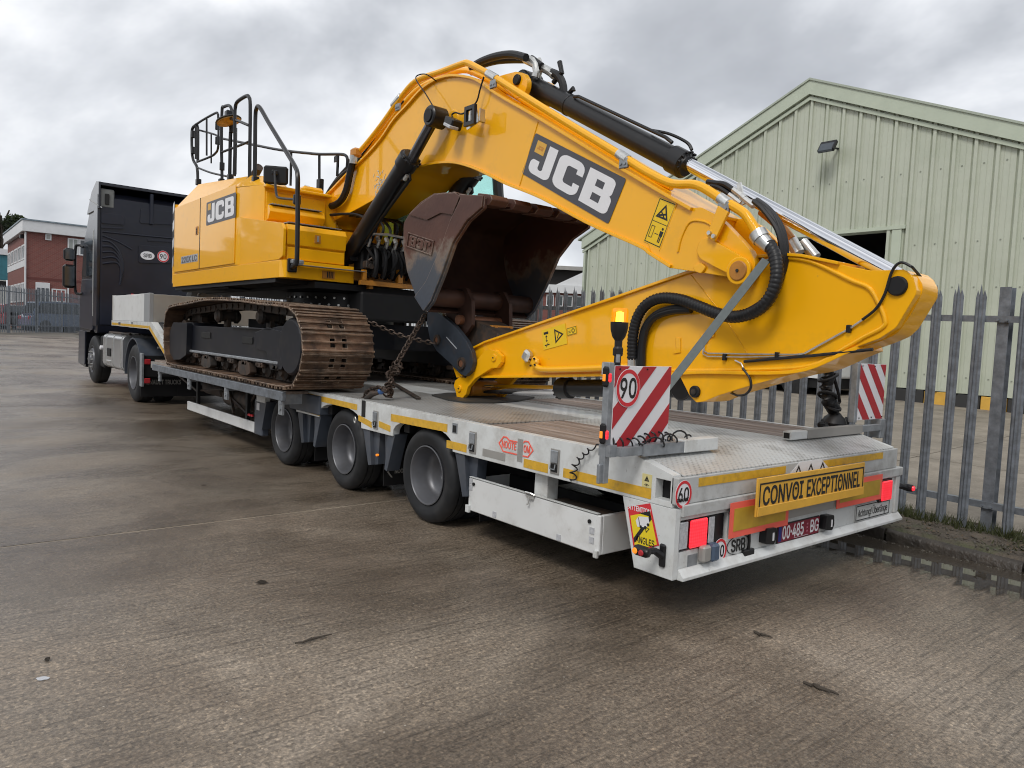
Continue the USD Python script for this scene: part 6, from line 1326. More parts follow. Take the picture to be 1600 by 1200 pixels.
# pressed seam round the side panel
sm = spline(PX(XS0, (1222, 402), (1268, 409), (1330, 438), (1358, 450), (1373, 473), (1383, 498), (1380, 511), (1350, 527), (1322, 543), (1268, 571), (1180, 577.5), (1041, 579)), 6)
MB().tube([(XS0-.002, *p) for p in sm], .013, 8).build('panel_seam', m_yel, ex)
sm = PX(XS0, (1080, 430), (1130, 492), (1170, 556)); MB().tube([(XS0-.0, *p) for p in sm], .004, 6).build('weld_seam', m_yel, ex)
a = PX(XS0, (1403, 447))[0]; pn = holder('pin', ex, 'dark pin cap at the outer end of the stick'); MB().cyl((XS0-.02, *a), (XS1+.02, *a), .052, n=28, bev=.006).build('pin_body', m_blkmatt, pn)
a = PX(XS0, (1087, 612))[0]; pn = holder('pin', ex, 'pin in the lug under the stick'); MB().cyl((XS0-.022, *a), (XS1+.02, *a), .040, n=24, bev=.005).build('pin_body', m_blkmatt, pn); MB().cyl((XS0-.0225, *a), (XS0-.028, *a), .02, n=10).build('pin_cap', m_grime, pn)
m = MB(); q = PX(XS0, (1056, 528), (1064, 528), (1064, 551), (1053, 553), (1053, 549), (1057, 546)); m.prism(Polygon(q), 'x', XS0-.006, XS0); m.build('cast_mark', m_yel, ex)
m = MB(); q = PX(XS0, (1095, 523), (1117, 519), (1117, 526), (1109, 528), (1107, 535), (1103, 535), (1102, 528), (1096, 530)); m.prism(Polygon(q), 'x', XS0-.012, XS0); m.build('lug', m_yel, ex)
def d2(a, b):
    return [sbox(a*.08, b*.74, a*.27, b*.86), sbox(a*.165, b*.42, a*.185, b*.62), Polygon([(a*.13, b*.60), (a*.22, b*.60), (a*.175, b*.70)]), Polygon([(a*.13, b*.44), (a*.22, b*.44), (a*.175, b*.34)]), sbox(a*.08, b*.18, a*.28, b*.23), affinity.rotate(sbox(a*.1, b*.19, a*.26, b*.22), 50), affinity.rotate(TRI(a*.65, b*.52, b*.42, .012), -90, origin=(a*.65, b*.52)), affinity.translate(affinity.rotate(sbox(-.022, -.004, .022, .004), 60), a*.66, b*.5)]
warn_decal([(845, 517), (884, 505), (887, 537), (850, 547)], XS0, 'warning_decal', d2)
def d3(a, b): f = sbox(.0, .0, a, b); return [f.difference(f.buffer(-.006)), affinity.translate(ring(b*.28, .006), a*.65, b*.5), sbox(a*.15, b*.3, a*.4, b*.36), sbox(a*.15, b*.5, a*.4, b*.56)]
warn_decal([(886, 513), (901, 509), (902, 521), (887, 525)], XS0, 'warning_decal', d3)
# thin lube pipes along the lower edge of the stick
m = MB()
for off_ in (0, 5):
    m.tube([(XS0-.012, *p) for p in PX(XS0, (1102, 528+off_*.4), (1100+off_*.3, 553-off_), (1108, 557-off_), (1160, 558-off_*1.0), (1245, 557-off_*.6), (1256, 554-off_*.3))], .005, 6)
m.tube([(XS0-.012, *p) for p in PX(XS0, (1150, 563), (1160, 568), (1164, 576))], .005, 6); m.tube([(XS0-.012, *p) for p in PX(XS0, (1254, 555), (1290, 535), (1330, 513), (1352, 498))], .006, 6)
pieces(m, 'lube_pipe', m_zinc, ex)
m = MB(); m.tube([(XS0-.02, *p) for p in spline(PX(XS0, (1350, 500), (1371, 483), (1385, 460), (1395, 428), (1404, 414), (1414, 411), (1428, 418)), 6)]+[(1.2, *PX(1.2, (1438, 432))[0])], .008, 6)
m.tube([(XS0-.02, *p) for p in spline(PX(XS0, (1163, 575), (1174, 590), (1176, 605), (1168, 616), (1155, 618)), 6)]+[(1.2, *PX(1.2, (1136, 611))[0])], .008, 6)
m.tube([(XS0-.016, *p) for p in PX(XS0, (1165, 565), (1255, 557), (1270, 556), (1366, 546))], .010, 6); pieces(m, 'lube_hose', m_rubber, ex)
m = MB()
for q in ((1134, 558), (1216, 556), (1328, 514)): c = PX(XS0, q)[0]; m.box(XS0-.025, c[0]-.012, c[1]-.022, XS0-.001, c[0]+.012, c[1]+.022, .003)
pieces(m, 'pipe_clip', m_blk, ex)
# nose: link plates to the bucket
def link(name, quad, x0, x1, mat, r=.02): return MB().prism(rpoly(PX(x0, *quad), r), 'x', x0, x1).build(name, mat, ex, smooth=25)
XL = 1.02
yl = [(709, 603), (711, 595), (718, 589), (728, 591), (738, 572), (757, 548), (765, 546), (775, 549), (783, 556), (783, 566), (776, 575), (768, 575), (742, 592), (731, 605), (728, 616), (720, 625), (714, 622), (712, 612)]
for x0 in (XL, 1.49): MB().prism(rpoly(PX(XL, *yl), .012), 'x', x0, x0+.04).build('tipping_link', m_yel, ex, smooth=25)
MB().prism(Polygon(PX(XL, (706.5, 574), (712, 590), (722, 588))), 'x', XL+.01, XL+.03).build('link_gusset', m_yel, ex)
for q, r in (((772, 559), .034), ((718, 607), .034)):
    c = PX(XL, q)[0]; pn = holder('pin', ex, 'pin through the yellow tipping links'); MB().cyl((XL-.012, *c), (1.55, *c), r, n=22, bev=.004).build('pin_body', m_yel, pn); MB().cyl((XL-.0125, *c), (XL-.017, *c), .007, n=8).build('grease_nipple', m_ink, pn)
c = PX(XL, (718, 607))[0]; MB().cyl((1.12, *c), (1.45, *c), .075, n=22, bev=.01).build('rod_eye', m_orange, ex)
c = PX(XS0, (776, 559))[0]; MB().cyl((XS0-.012, *c), (XS0+.0, *c), .075, n=26, bev=.006).build('boss', m_yel, ex)
bl = [(668, 487), (680, 486), (692, 494), (711, 510), (728, 532), (737, 550), (739, 566), (735, 580), (727, 588), (718, 583), (706, 570), (682, 548), (672, 530), (667, 505)]
for x0 in (1.0-.035, 1.56): MB().prism(rpoly(PX(.965, *bl), .02), 'x', x0, x0+.045).build('bucket_link', m_blulink, ex, smooth=25)
for q, r, rr in (((684, 531), .05, .028), ((722, 568), .058, .036)):
    c = PX(.965, q)[0]; pn = holder('pin', ex, 'rusty pin in the blue-grey bucket link'); MB().lathe([(rr, 0), (r, 0), (r, .02), (rr, .02)], (.945, *c), (1, 0, 0), 26).build('pin_collar', m_grime, pn); MB().cyl((.95, *c), (1.63, *c), rr, n=22, bev=.004).build('pin_body', m_rustpin, pn)
a, b = PX(.965, (698, 527), (714, 545)); MB().tube([(.963, *a), (.963, *b)], .006, 6).build('weld_seam', m_galv, ex)
m = MB(); q = PX(1.12, (688, 500), (740, 500), (776, 520), (780, 545), (740, 560), (715, 545)); m.prism(rpoly(q, .03), 'x', 1.12, 1.45); m.build('quick_hitch', m_grime, ex)
c = PX(1.15, (757, 516))[0]; m = MB(); m.box(1.20, c[0]-.05, c[1]-.02, 1.46, c[0]+.05, c[1]+.05, .01); 
for x in (1.24, 1.42): m.cyl((x, c[0]-.055, c[1]+.03), (x, c[0]-.07, c[1]+.03), .014, n=6)
m.build('hitch_block', m_orange, ex)
# bucket cylinder under the stick
fo = PX(XM, (1075, 606))[0]; sp = PX(XM, (872, 610))[0]; en = PX(XM, (735, 607))[0]
c, f, s, e, d = cylinder(XM, fo, sp, en, .070, .045, 'bucket_cylinder', collar=1.25)
MB().cyl((XM-.09, *fo), (XM+.09, *fo), .09, n=20, bev=.01).build('base_eye', m_blk, c)
# arm cylinder above the boom
fo = PX(XM, (826, 131))[0]; sp = PX(XM, (1076, 257))[0]; en = PX(XM, (1404, 432))[0]
c, f, s, e, d = cylinder(XM, fo, sp, en, .084, .046, 'arm_cylinder', collar=1.16)
MB().lathe([(.0845, .0), (.089, .005), (.089, .035), (.0845, .04)], f+d*.60, d, 32).build('barrel_band', m_blk, c)
MB().cyl((XM-.1, *fo), (XM+.1, *fo), .10, n=22, bev=.01).build('base_eye', m_blk, c)
U = np.cross(d, [1, 0, 0]); U = U if U[2] > 0 else -U; U /= np.linalg.norm(U)
lug = PX(1.10, (770, 122), (790, 116), (806, 112), (818, 114), (824, 124), (823, 138), (817, 150), (806, 154))
for x0 in (1.10, 1.40): MB().prism(rpoly(lug, .03), 'x', x0, x0+.05).build('cylinder_lug', m_yel, ex)
lp_ = PX(1.10, (809, 125))[0]; MB().cyl((1.075, *lp_), (1.47, *lp_), .045, n=22, bev=.006).build('lug_pin', m_blkmatt, ex)
MB().tube([tuple(f+d*.32+U*.10), tuple(f+d*.38+U*.20), tuple(f+d*.30+U*.27)], .022, 8).build('oil_pipe', m_blk, c)
MB().tube([tuple(f+d*.10+U*.09), tuple(f+d*.10+U*.17), tuple(f+d*.02+U*.22)], .02, 8).build('oil_pipe', m_zinc, c)
MB().tube([tuple(f+d*.70+U*.080-V(.055, 0, 0)), tuple(f+d*.76+U*.098-V(.06, 0, 0)), tuple(s-d*.25+U*.098-V(.06, 0, 0)), tuple(s-d*.18+U*.085-V(.05, 0, 0))], .014, 6).build('oil_pipe', m_blk, c)
MB().tube(spline([tuple(s-d*.45+U*.095), tuple(s-d*.28+U*.125), tuple(s-d*.10+U*.125), tuple(s-d*.03+U*.095)], 6), .012, 6).build('oil_hose', m_rubber, c)
# hoses that arch over the boom's crown
m = MB()
for k, (x, dz) in enumerate(((1.12, 0), (1.22, .02))):
    h_ = [on('x', x, q) for q in ((736, 106+7*k), (752, 96+6*k), (775, 88+7*k), (800, 85+8*k), (822, 90+3*k))]
    m.tube(spline([tuple(p) for p in h_], 8), .034, 10)
pieces(m, 'arched_hose', m_rubber, ex)
m = MB()
p = [tuple(on('x', 1.2, q)) for q in ((822, 92), (830, 96), (836, 102), (838, 112), (836, 120))]; m.tube(p, [.042, .042, .03, .03, .035], 10)
p = [tuple(on('x', 1.28, q)) for q in ((846, 105), (856, 110), (862, 114), (866, 118))]; m.tube(p, .036, 10); pieces(m, 'hose_coupling', m_zinc, ex)
m = MB(); p = [tuple(on('x', 1.25, q)) for q in ((830, 92), (846, 104))]; m.tube(p, .034, 10); p = [tuple(on('x', 1.28, q)) for q in ((862, 113), (872, 118), (879, 130), (881, 146))]; m.tube(spline(p, 5), .034, 10)
p = [tuple(on('x', 1.28, q)) for q in ((880, 150), (890, 145), (896, 138), (896, 142))]; m.tube(p, .02, 8); pieces(m, 'arched_hose', m_rubber, ex)
# steel pipes along the top of the boom
def pipe(q, x, r, mat=m_yel, name='oil_pipe', n=5, sides=10):
    return MB().tube(spline([tuple(on('x', x, p)) for p in q], n), r, sides).build(name, mat, ex)
pipe([(553, 247), (575, 222), (600, 190), (625, 155), (650, 127), (690, 112), (722, 100), (732, 99), (750, 108), (768, 118), (800, 138), (870, 182), (965, 240), (1010, 268), (1042, 284), (1060, 288), (1082, 288), (1100, 294), (1130, 313), (1160, 331), (1172, 345), (1182, 362)], .985, .030)
pipe([(566, 245), (610, 188), (650, 142), (690, 121), (722, 110), (750, 118), (800, 146), (900, 208), (1000, 268), (1050, 292)], 1.13, .028)
pipe([(560, 243), (604, 185), (650, 136), (692, 117), (724, 107), (752, 116), (800, 143), (900, 206), (1000, 266)], 1.42, .028)
m = MB()
for qa, qb in (((614, 166), (627, 150)), ((762, 115), (776, 123)), ((966, 240), (981, 250)), ((1124, 309), (1139, 319))):
    m.cyl(on('x', .985, qa), on('x', .985, qb), .0365, n=16, bev=.004)
pieces(m, 'pipe_clamp', m_zinc, ex)
m = MB()
for q in ((621, 168), (770, 132), (974, 256), (1130, 326)):
    c_ = V(*on('x', .96, q)); m.box(c_[0]-.006, c_[1]-.04, c_[2]-.03, c_[0]+.02, c_[1]+.04, c_[2]+.04, .004)
    for o_ in (-.02, .02): m.cyl((c_[0]-.007, c_[1]+o_, c_[2]), (c_[0]-.014, c_[1]+o_, c_[2]), .011, n=6)
pieces(m, 'clamp_foot', m_galv, ex, 30, 3)
q = PX(.95, (1124, 322), (1140, 332), (1118, 378), (1106, 369)); MB().prism(Polygon(q), 'x', .935, .955).build('pipe_bracket', m_yel, ex); m = MB()
for q in ((1109, 364), (1116, 369)): c_ = PX(.93, q)[0]; m.cyl((.935, *c_), (.915, *c_), .014, n=8)
pieces(m, 'bracket_bolt', m_zinc, ex)
# connections at the foot of the boom: hoses looping down
c_ = PY(6.05, (474, 289), (507, 312)); MB().box(c_[0][0], 6.05, 2.75, min(c_[1][0], .95), 6.9, c_[0][1], .03).build('boom_side_cover', m_yel, ex)
m = MB(); m.tube(spline([tuple(on('x', .93, p)) for p in ((551, 250), (546, 275), (540, 300), (530, 316), (515, 322), (505, 312), (497, 302), (484, 298))], 6), .040, 12)
m.tube(spline([tuple(on('x', 1.0, p)) for p in ((552, 262), (535, 275), (520, 292), (508, 312))], 6), .034, 10); m.tube(spline([tuple(on('x', 1.1, p)) for p in ((556, 250), (530, 278), (515, 300))], 6), .034, 10); pieces(m, 'boom_hose', m_rubber, ex)
m = MB(); m.tube([tuple(on('x', .93, p)) for p in ((553, 243), (552, 256))], .046, 12); m.tube([tuple(on('x', .93, p)) for p in ((493, 300), (478, 299))], .046, 12); m.tube([tuple(on('x', .93, p)) for p in ((480, 290), (478, 300), (483, 308))], .034, 10); pieces(m, 'hose_coupling', m_zinc, ex)
c_ = V(*on('x', .95, (556, 239))); MB().box(c_[0]-.05, c_[1]-.06, c_[2]-.05, c_[0]+.05, c_[1]+.06, c_[2]+.05, .02).build('pipe_elbow', m_orange, ex)
m = MB(); rng = np.random.default_rng(2)
for k in range(6): m.tube(spline([tuple(on('x', 1.03+.05*k, (556+rng.normal()*2, 248+rng.normal()*2))), tuple(on('x', 1.05+.05*k, (580+rng.normal()*3, 222+rng.normal()*2))), tuple(on('x', 1.05+.05*k, (604, 186))), tuple(on('x', 1.05+.05*k, (630, 158)))], 5), .013, 6)
pieces(m, 'small_hose', m_rubber, ex)
# corrugated hoses from boom tip round to the stick
def corrugated(q, x, r, name='corrugated_hose'):
    p = spline([(xx, *PX(xx, p_)[0]) for p_, xx in zip(q, x)], 14); L = np.concatenate([[0], np.cumsum(np.linalg.norm(np.diff(p, axis=0), axis=1))]); N = int(L[-1]/.0085); t = np.linspace(0, L[-1], N)
    p = np.stack([np.interp(t, L, p[:, k]) for k in range(3)], 1); R = r*(1+.085*np.where(np.arange(N) % 3 == 0, 1, -.4)); return MB().tube(p, R, 12).build(name, m_rubber, ex, smooth=60)
corrugated([(1202, 382), (1211, 400), (1214, 428), (1208, 455), (1194, 476), (1172, 490), (1145, 495), (1118, 489), (1090, 478), (1062, 468), (1032, 466), (1010, 476), (996, 496), (989, 525), (988, 562)], [.97, .95, .93, .92, .92, .94, .96, .98, .99, 1.0, 1.0, 1.0, 1.0, 1.0, 1.01], .037)
m = MB(); rng = np.random.default_rng(6)
for k in range(5):
    dq = lambda a, b: (a+rng.normal()*1.5+k*2, b+rng.normal()*1.5)
    m.tube(spline([tuple(on('x', 1.02+.01*k, dq(*q))) for q in ((1176, 312), (1198, 330), (1214, 360), (1220, 400), (1212, 440), (1196, 470), (1170, 484))], 6), .016, 7)
for k in range(2): m.tube(spline([tuple(on('x', 1.03, q)) for q in ((1080, 480+4*k), (1050, 482+4*k), (1024, 492+3*k), (1008+2*k, 512), (1002+2*k, 540), (1000+3*k, 572))], 6), .026, 8)
pieces(m, 'service_hose', m_rubber, ex)
m = MB(); m.tube([tuple(on('x', .97, p)) for p in ((1183, 364), (1190, 374))], .055, 14); m.tube([tuple(on('x', .97, p)) for p in ((1188, 372), (1203, 386))], [.048, .04], 14); m.tube([tuple(on('x', 1.01, p)) for p in ((988, 560), (988, 584))], .036, 10); pieces(m, 'hose_coupling', m_zinc, ex)
m = MB()
for q in (((1146, 296), (1164, 310)), ((1140, 304), (1158, 318)), ((1160, 308), (1178, 322))): m.tube([tuple(on('x', 1.1, p)) for p in q], .02, 8)
c_ = V(*on('x', 1.1, (1158, 303))); m.bar(c_-V(0, .02, .07), c_+V(0, .02, .07), .015, .03); pieces(m, 'hose_coupling', m_zinc, ex)
m = MB(); m.tube(spline([tuple(on('x', 1.1, p)) for p in ((1105, 284), (1118, 286), (1132, 288), (1146, 297))], 5), .018, 8); m.tube(spline([tuple(on('x', 1.1, p)) for p in ((1112, 290), (1125, 294), (1140, 304))], 5), .018, 8); pieces(m, 'service_hose', m_rubber, ex)
m = MB(); m.tube([tuple(on('x', 1.40, p)) for p in ((1234, 372), (1248, 396))], .040, 12); m.tube([tuple(on('x', 1.46, p)) for p in ((1254, 378), (1275, 402))], .034, 12); pieces(m, 'hose_coupling', m_zinc, ex)
MB().tube([tuple(on('x', 1.38, p)) for p in ((1190, 330), (1224, 358), (1236, 374))], .030, 10).build('oil_pipe', m_orange, ex)
# steel block and pipe low on the stick
c_ = V(*on('x', XS0-.03, (824, 556))); h = holder('pipe_flange', ex); MB().obox(c_, (.07, .09, .10), np.array([[1, 0, 0], [0, .85, .5], [0, -.5, .85]]), .02).build('flange_block', m_zinc, h); c2 = V(*on('x', XS0-.04, (836, 566))); MB().obox(c2, (.05, .09, .09), np.array([[1, 0, 0], [0, .85, .5], [0, -.5, .85]]), .02).build('flange_plate', m_yel, h); m = MB()
for o_ in ((-.02, .03), (.03, .02), (-.03, -.02), (.02, -.03)): m.cyl((c2[0]-.025, c2[1]+o_[0], c2[2]+o_[1]), (c2[0]-.035, c2[1]+o_[0], c2[2]+o_[1]), .009, n=6)
pieces(m, 'flange_bolt', m_blkmatt, h, False)
pipe([(834, 567), (840, 574), (850, 577), (880, 577), (940, 575), (985, 573)], XS0-.04, .026, n=4)
m = MB(); c_ = V(*on('x', XS0-.04, (948, 576))); m.box(c_[0]-.03, c_[1]-.03, c_[2]-.05, c_[0]+.04, c_[1]+.03, c_[2]+.05, .008); m.build('pipe_clamp', m_zinc, ex)
# work lamp bracket on the boom with its cable
wl = holder('work_lamp', ex); c_ = V(*on('x', XB0-.10, (742, 184)))
MB().prism(rpoly([(c_[1]-.10, c_[2]-.06), (c_[1]+.07, c_[2]-.10), (c_[1]+.09, c_[2]-.06), (c_[1]+.02, c_[2]+.10), (c_[1]-.06, c_[2]+.06)], .01), 'x', c_[0]-.03, c_[0]-.02).build('bracket', m_zinc, wl)
fr = sbox(-.075, -.085, .075, .085).difference(sbox(-.045, -.05, .045, .05)); MB().place(flat(fr, .03), c_+V(-.05, -.02, 0), *SIDE).build('lamp_frame', m_blk, wl)
MB().box(c_[0]-.04, c_[1]-.125, c_[2]-.06, c_[0]+.02, c_[1]-.115, c_[2]+.05, .003).build('bracket', m_zinc, wl); MB().cyl((c_[0]+.02, c_[1], c_[2]), (c_[0]+.12, c_[1], c_[2]), .025, n=12).build('stud', m_zinc, wl)
c3 = V(*on('x', XB0-.12, (708, 193))); MB().obox(c3, (.12, .15, .09), np.array([[1, 0, 0], [0, .9, .43], [0, -.43, .9]]), .012).build('lamp_body', m_blk, wl); MB().obox(c3+V(-.03, -.01, -.035), (.10, .12, .03), np.array([[1, 0, 0], [0, .9, .43], [0, -.43, .9]]), .006).build('lamp_glass', m_lens, wl)
MB().tube(spline([tuple(on('x', XB0-.06, p)) for p in ((711, 190), (706, 180), (712, 176), (722, 178), (735, 170), (745, 158), (750, 140), (756, 120))], 5), .008, 6).build('cable', m_rubber, wl)
MB().tube(spline([tuple(on('x', .88, p)) for p in ((676, 165), (664, 145), (652, 128), (650, 120), (658, 116), (668, 117))]+[tuple(on('x', .975, (682, 127)))], 5), .006, 6).build('grease_hose', m_rubber, ex)
# ---- bucket, upside down, mouth towards the camera
bk_q = [(631, 349), (640, 333), (657, 316), (678, 302.5), (711, 299.5), (720, 305), (757, 307), (756, 325), (732, 346), (711, 379), (693, 430), (676, 472), (664.5, 487), (649.5, 463), (636, 424), (630, 385)]
XK0, XK1 = .68, 1.93
K_ = PX(XK0, *bk_q); Kp = Polygon(K_).buffer(0)
for x0 in (XK0, XK1-.03): MB().prism(rpoly(K_, .01), 'x', x0, x0+.03).build('bucket_side', m_bucket, ex, smooth=20)
back = spline(PX(XK0, (664.5, 487), (649.5, 463), (636, 424), (630, 385), (631, 349), (640, 333), (657, 316), (678, 302.5), (711, 299.5)), 6)
bsh = MB().strip(back, XK0+.03, XK1-.03, .025); bsh.build('bucket_shell', m_bucketin, ex, smooth=30)
lip = np.array(PX(XK0, (705, 300), (722, 303), (757, 309))); MB().strip(lip, XK0+.0, XK1, .035).build('cutting_edge', m_bucket, ex)
e0 = lip[-1]
for k in range(5):
    x = XK0+.03+k*(XK1-XK0-.24)/4; w = .18; dv = (lip[-1]-lip[-2]); dv /= np.linalg.norm(dv); nv = np.array([-dv[1], dv[0]])
    P_ = [e0-dv*.16+nv*.05, e0-dv*.14+nv*.075, e0+dv*.03+nv*.05, e0+dv*.07+nv*.0, e0+dv*.03-nv*.035, e0-dv*.14-nv*.03]
    MB().prism(rpoly(P_, .012), 'x', x, x+w).build('lip_shroud', m_bucket, ex)
wp = PX(XK0, (657, 341), (668, 344), (672, 342), (690, 333), (708, 336), (714, 322), (720, 306), (712, 301), (680, 304), (660, 318), (640, 336)); MB().prism(rpoly(wp, .006), 'x', XK0-.012, XK0-.001).build('wear_plate', m_bucket, ex)
sc_ = PX(XK0, (720, 304), (757, 306), (755, 324), (731, 345), (710, 378), (692, 429), (675, 471), (664, 486), (650, 464), (668, 440), (690, 390), (706, 345), (722, 312)); MB().prism(rpoly(sc_, .006), 'x', XK0-.020, XK0-.001).build('side_cutter', m_bucket, ex)
# cast maker's mark on the bucket side (it stands on its head)
c4 = np.array(PX(XK0, (674, 385), (638, 373), (640, 363), (678, 372))); 
c4 = np.array(PX(XK0, (676, 397), (636, 380), (640, 362), (680, 374))); o = c4[0]; u = c4[1]-c4[0]; v = c4[3]-c4[0]
o = np.array(PX(XK0, (679, 376))[0]); u = np.array(PX(XK0, (639, 363))[0])-o; v = np.array(PX(XK0, (672, 398))[0])-o
a_, b_ = np.linalg.norm(u), np.linalg.norm(v); u3 = V(0, *u)/a_; v3 = V(0, *v); v3 -= u3*(v3@u3); v3 /= np.linalg.norm(v3)
fr = sbox(0, 0, a_, b_); bm = MB(); tt = unary_union([fr.difference(fr.buffer(-.012)), affinity.translate(affinity.scale(JCB(), a_*.8/2.36, b_*.7, origin=(0, 0)), a_*.1, b_*.15)])
tq = flat(tt, .008); vv = np.asarray(tq.vertices); pts3 = V(XK0-.010, *o)+vv[:, :1]*u3+vv[:, 1:2]*v3+vv[:, 2:3]*V(1, 0, 0); bm.add(pts3, tq.faces).build('cast_mark', m_bucket, ex, smooth=False)
# ears and cross tube of the bucket
c_ = PX(1.0, (700, 462))[0]
MB().strip(np.array(PX(1.0, (690, 450), (684, 470), (700, 482))), XK0+.1, XK1-.1, .03).build('bucket_cross_plate', m_bucketin, ex)
c_ = PX(1.25, (745, 470))[0]; MB().cyl((XK0+.03, *c_), (XK1-.03, *c_), .085, n=24).build('cross_tube', m_bucketin, ex)
for x0, q0 in ((1.05, 0), (1.50, 0)):
    E_ = PX(1.05, (715, 452), (728, 450), (737, 470), (737, 508), (725, 526), (706, 520), (698, 495), (690, 470)); MB().prism(rpoly(E_, .02), 'x', x0, x0+.04).build('bucket_ear', m_bucketin, ex, smooth=25)
c_ = PX(1.05, (722, 500))[0]; MB().cyl((1.0, *c_), (1.58, *c_), .045, n=20).build('bucket_pin', m_rustpin, ex)
# ---- handrails, gates and mirrors on the upper structure
def rail(q, x, r=.019, name='handrail', n=4, sm_=True):
    xs = x if np.ndim(x) else [x]*len(q); p = [tuple(on('x', xx, p_)) for p_, xx in zip(q, xs)]
    return MB().tube(spline(p, n) if sm_ else p, r, 8).build(name, m_blk, ex)
rail([(398, 283), (398.5, 240), (399, 185), (401, 169), (406, 168), (420, 192), (446, 235), (462, 262), (465, 275), (465, 300), (465, 345), (464, 405), (461, 414), (455, 418)], [.16]*3+[.15]*3+[.12, .09]+[.07]*6, .024)
MB().box(.03, 5.045, 2.0, .13, 5.078, 2.14, .01).build('rail_foot', m_blk, ex)
rail([(390, 288), (390.5, 230), (391, 165), (389, 152), (385, 150), (372, 158), (368, 166), (367, 185), (367, 240), (366, 275)], .2, .022)
rail([(347, 281), (346, 220), (347, 172), (350, 167), (358, 165), (362, 172), (364, 192)], .30, .021)
rail([(359, 278), (360, 215), (362, 198)], .3, .024); rail([(367, 272), (368, 200)], .35, .024)
rail([(309, 285), (308, 262), (302, 250), (300, 235), (300, 205), (304, 197), (309, 200), (309, 252)], .40, .022)
rail([(306, 248), (306, 200), (310, 192), (336, 177), (340, 178), (341, 184), (341, 228), (336, 240), (326, 246), (308, 253)], .38, .016); rail([(323, 186), (323, 243)], .38, .014); rail([(330, 210), (330, 255)], .6, .012)
rail([(306, 202), (335, 210), (345, 216)], .45, .014)
rail([(346, 238), (370, 229), (390, 221)], .3, .016); rail([(309, 262), (330, 270), (357, 276)], .40, .014)
rail([(345, 216), (370, 221), (400, 227), (430, 233), (458, 237), (478, 239), (500, 241), (530, 241), (540, 243), (543, 250), (542, 263)], .92, .018)
for q in (((455, 238), (454, 290)), ((499, 241), (499, 288)), ((528, 244), (527, 275))): rail(list(q), .92, .017, sm_=False)
m = MB(); c_ = V(*on('x', .92, (526, 246))); m.box(c_[0]-.005, c_[1]-.06, c_[2]-.05, c_[0]+.005, c_[1]+.06, c_[2]+.02); c_ = V(*on('x', .92, (500, 284))); m.box(c_[0]-.03, c_[1]-.05, 3.03, c_[0]+.03, c_[1]+.04, c_[2]+.03, .005); pieces(m, 'rail_bracket', m_blk, ex)
m = MB()
for q, x in (((310, 283), .4), ((346, 283), .3), ((360, 276), .3), ((390, 282), .2), ((399, 280), .16)): c_ = V(*on('x', x, q)); m.box(c_[0]-.035, c_[1]-.035, c_[2]-.06, c_[0]+.035, c_[1]+.035, c_[2]+.03, .006)
for q, x in (((302, 210), .4), ((302, 235), .4), ((340, 197), .38), ((340, 220), .38), ((347, 260), .3), ((362, 201), .3)): c_ = V(*on('x', x, q)); m.cyl((c_[0], c_[1], c_[2]-.05), (c_[0], c_[1], c_[2]+.05), .033, n=10)
m.box(.42, 7.9, 3.33, .52, 8.1, 3.39, .01); pieces(m, 'rail_socket', m_blk, ex)
# convex mirror with orange housing and the square mirror
mr = holder('mirror', ex, 'round convex mirror in an orange housing'); c_ = V(*on('x', .22, (357, 188)))
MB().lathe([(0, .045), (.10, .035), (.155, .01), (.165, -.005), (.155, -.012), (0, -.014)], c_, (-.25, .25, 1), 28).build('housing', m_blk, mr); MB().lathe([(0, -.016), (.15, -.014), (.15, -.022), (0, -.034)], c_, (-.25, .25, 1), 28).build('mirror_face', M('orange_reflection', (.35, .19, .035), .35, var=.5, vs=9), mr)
m = MB(); m.tube([tuple(c_+V(0, 0, .03)), tuple(on('x', .2, (375, 190))), tuple(on('x', .2, (389, 196)))], .018, 8); m.box(c_[0]-.04, c_[1]-.05, c_[2]+.03, c_[0]+.04, c_[1]+.05, c_[2]+.12, .01); m.build('mirror_arm', m_blk, mr)
mr = holder('mirror', ex, 'square black mirror on a bent arm'); c_ = V(*on('x', .20, (431, 274)))
MB().obox(c_, (.27, .05, .205), np.array([[.85, -.5, .0], [.5, .85, 0], [0, 0, 1]]), .022).build('housing', m_blkmatt, mr)
p = [tuple(on('x', xx, q)) for q, xx in (((429, 268), .16), ((430, 285), .15), ((432, 304), .13), ((436, 309), .12), ((450, 311), .1), ((463, 312), .08))]; MB().tube(spline(p, 4), .014, 8).build('mirror_arm', m_blk, mr)
c2 = V(*on('x', .08, (464, 312))); m = MB(); m.cyl(c2-V(0, 0, .05), c2+V(0, 0, .05), .04, n=12, bev=.01); m.obox(c_+V(-.03, -.04, .02), (.07, .03, .05), np.eye(3), .008); m.build('mirror_clamp', m_blk, mr)
# decals on the body
dc = holder('maker_decal', ex); a, b = on('x', X0-.012, (323, 318)), on('x', X0-.012, (368, 346)); cy_ = (a[1]+b[1])/2; w_ = abs(a[1]-b[1]); zc = .5*(on('x', X0-.012, (345, 308))[2]+on('x', X0-.012, (346, 347))[2]); h_ = .29
MB().place(flat(rrect(w_, h_, .02)), (X0-.0125, cy_, zc), *SIDE).build('decal_field', m_inkgrey, dc, smooth=False); s_ = h_*.78
MB().place(flat(affinity.translate(affinity.scale(JCB(), w_*.9/2.36, s_, origin=(0, 0)), -w_*.45, -s_/2), .001, .0016), (X0-.0125, cy_, zc), *SIDE).build('decal_letters', m_inkwhite, dc, smooth=False); MB().place(flat(affinity.translate(sbox(-.06, -.04, .06, .04), -w_*.39, h_*.28), .001, .0016), (X0-.0125, cy_, zc), *SIDE).build('decal_square', m_signyel, dc, smooth=False)
